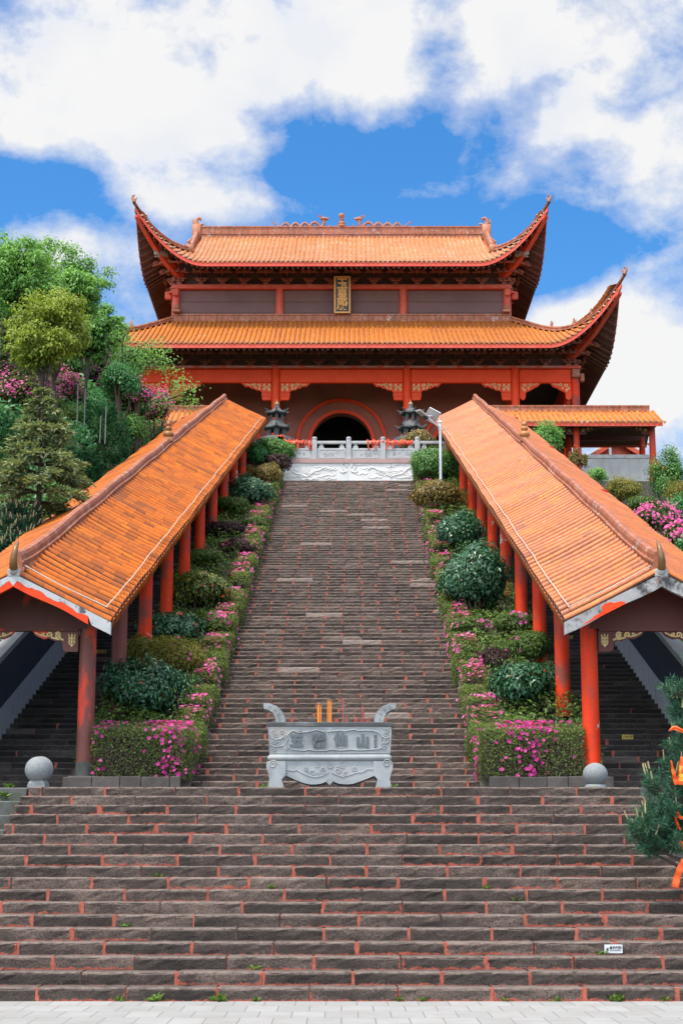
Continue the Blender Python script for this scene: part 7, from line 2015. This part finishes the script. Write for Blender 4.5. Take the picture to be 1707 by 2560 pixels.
pine(1700, 2000, 23.0, 191, 'young pine hung with orange ribbons standing at the right end of the lower steps',
     [(1660, 1980, .0, 42, 22), (1700, 1950, .2, 46, 20), (1650, 2050, -.1, 46, 30), (1622, 2080, -.2, 34, 24), (1605, 2105, -.1, 22, 14), (1690, 2060, .1, 56, 34), (1650, 2125, -.1, 44, 26), (1690, 2120, 0, 46, 26), (1625, 2130, 0, 26, 14), (1700, 1875, .1, 26, 12), (1706, 1840, 0, 22, 9), (1690, 1735, 0, 20, 10), (1702, 1770, .1, 22, 10), (1700, 1800, .1, 18, 8), (1735, 1900, .3, 60, 24), (1740, 2020, .2, 70, 30), (1740, 2120, .2, 60, 24), (1740, 1780, .2, 50, 18), (1800, 2040, .3, 60, 20), (1830, 2120, .1, 56, 16), (1790, 1940, .4, 50, 16), (1780, 1850, .3, 44, 12), (1770, 1700, .2, 36, 10), (1745, 1660, .1, 30, 8)],
     candle=.34, base=(4.95, 23.1, .55), needle=.10)
pine(30, 1340, 45.5, 192, 'pine with pale upright candles beside the front of the left corridor roof',
     [(20, 1330, 0, 34, 26), (60, 1320, .2, 30, 22), (40, 1370, 0, 40, 26), (5, 1380, 0, 36, 20), (70, 1360, .1, 26, 16), (30, 1290, .2, 28, 18), (15, 1420, .1, 40, 18), (72, 1290, .3, 18, 10)], candle=1.4, needle=.16, cr=.024)

def ribbons():
    Y = 22.75
    def strip(pts, w_, label, cap=None):
        pts = [P(u, v, Y + dy) for u, v, dy in pts]; mb = MB(); rows = []
        n = 14
        for i in range(n + 1):
            q = i / n * (len(pts) - 1); k = min(len(pts) - 2, int(q)); p = pts[k].lerp(pts[k + 1], q - k)
            d = (pts[k + 1] - pts[k]).normalized(); sd = d.cross(Vector((0, -1, 0))).normalized(); ww = w_[k] + (w_[k + 1] - w_[k]) * (q - k)
            p = p + Vector((0, -.012 * math.sin(i * 1.1), 0))
            rows.append([p - sd * ww, p - sd * ww * .3 + Vector((0, -.012, 0)), p + sd * ww * .4 + Vector((0, .008, 0)), p + sd * ww])
        mb.grid(rows, 0, .5); mb.grid([[p + Vector((0, .004, 0)) for p in r_] for r_ in rows], 0, .5, flip=True)
        o_ = mb.build('orange_ribbon', MAT['ribbon'], loc=tuple(pts[0]), smooth=60, label=label, cat='ribbon', group='orange ribbons on the pine')
        if cap:
            c = pts[0].lerp(pts[-1], .1)
            for i, ch in enumerate(cap):
                q = P(1701.5, 1921 + 9.2 * i, Y - .03); text_obj('lettering', ch, [MAT['ribbon_text']], q, (1, 0, 0), (0, 0, 1), .05, o_, .004, .001)
    strip([(1676, 1901, 0), (1683, 1935, -.01), (1690, 1962, 0)], [.008, .025, .03], 'narrow end of an orange ribbon hanging left of the lettered one')
    strip([(1704, 1892, 0), (1701, 1925, -.02), (1699, 1962, 0)], [.026, .034, .042], 'broad orange ribbon with yellow characters hanging on the pine', '五雷仙山')
    strip([(1707, 2148, 0), (1697, 2175, -.02), (1685, 2218, 0)], [.03, .045, .05], 'wide orange ribbon end hanging lowest on the pine')
    strip([(1692, 2100, 0), (1706, 2112, -.02), (1722, 2140, 0)], [.03, .03, .03], 'orange ribbon loop crossing the middle of the pine')
    strip([(1671, 1827, 0), (1684, 1818, -.02), (1706, 1828, 0), (1722, 1836, 0)], [.008, .028, .024, .02], 'orange ribbon draped over the upper branch of the pine')
    strip([(1686, 2043, 0), (1694, 2062, -.02), (1700, 2076, 0)], [.014, .012, .012], 'thin red orange ribbon tail in the middle of the pine')
    strip([(1690, 2030, 0), (1700, 2045, -.02), (1716, 2044, 0)], [.02, .02, .02], 'knotted orange ribbon above the thin tail on the pine')
ribbons()

def weeds():
    rng = np.random.default_rng(200)
    spots = [(392, 2499, 0), (550, 2500, 0), (642, 2497, 0), (300, 2502, 0), (1000, 2499, 0), (1060, 2498, 0), (1262, 2497, 0), (1390, 2499, 0), (1538, 2496, 0), (1660, 2497, 0), (395, 2130, 9), (320, 2283, 5), (680, 2184, 8), (1215, 2178, 8), (1293, 2211, 7), (1500, 2352, 3), (660, 1962, 18), (985, 1962, 18), (25, 1990, 18), (8, 2010, 17), (640, 2388, 2)]
    for i, (u, v, k) in enumerate(spots):
        y = D0 + k * T0 - .03 if k < 18 else YL + .12
        q = P(u, v, y); z = k * RISE if k else 0.0
        big = i in (8, 1, 0, 18, 19); n = 26 if big else 16; s = .075 if big else .05
        d = np.stack([rng.normal(0, 1, n), rng.normal(-.3, .5, n), rng.uniform(.3, 1.4, n)], 1)
        V = leaf_quads(rng, np.tile([q.x, y, z + .005], (n, 1)) + rng.normal(0, .03, (n, 3)) * np.array([1, .3, .2]), rng.normal(0, 1, (n, 3)), s * 1.5, s * .55, axis=d, droop=.15)
        what = 'at the foot of the lowest step' if k == 0 else ('beside the feet of the incense trough' if k == 18 and u > 100 else ('on the grey flank at the left edge' if u < 100 else 'in a crevice of the broad steps'))
        quads_obj('weed', V, rng.beta(2, 2, n), MAT['leaf_azalea'], loc=(q.x, y, z), label='small green weed growing ' + what, cat='weed', group='weeds ' + what)
weeds()
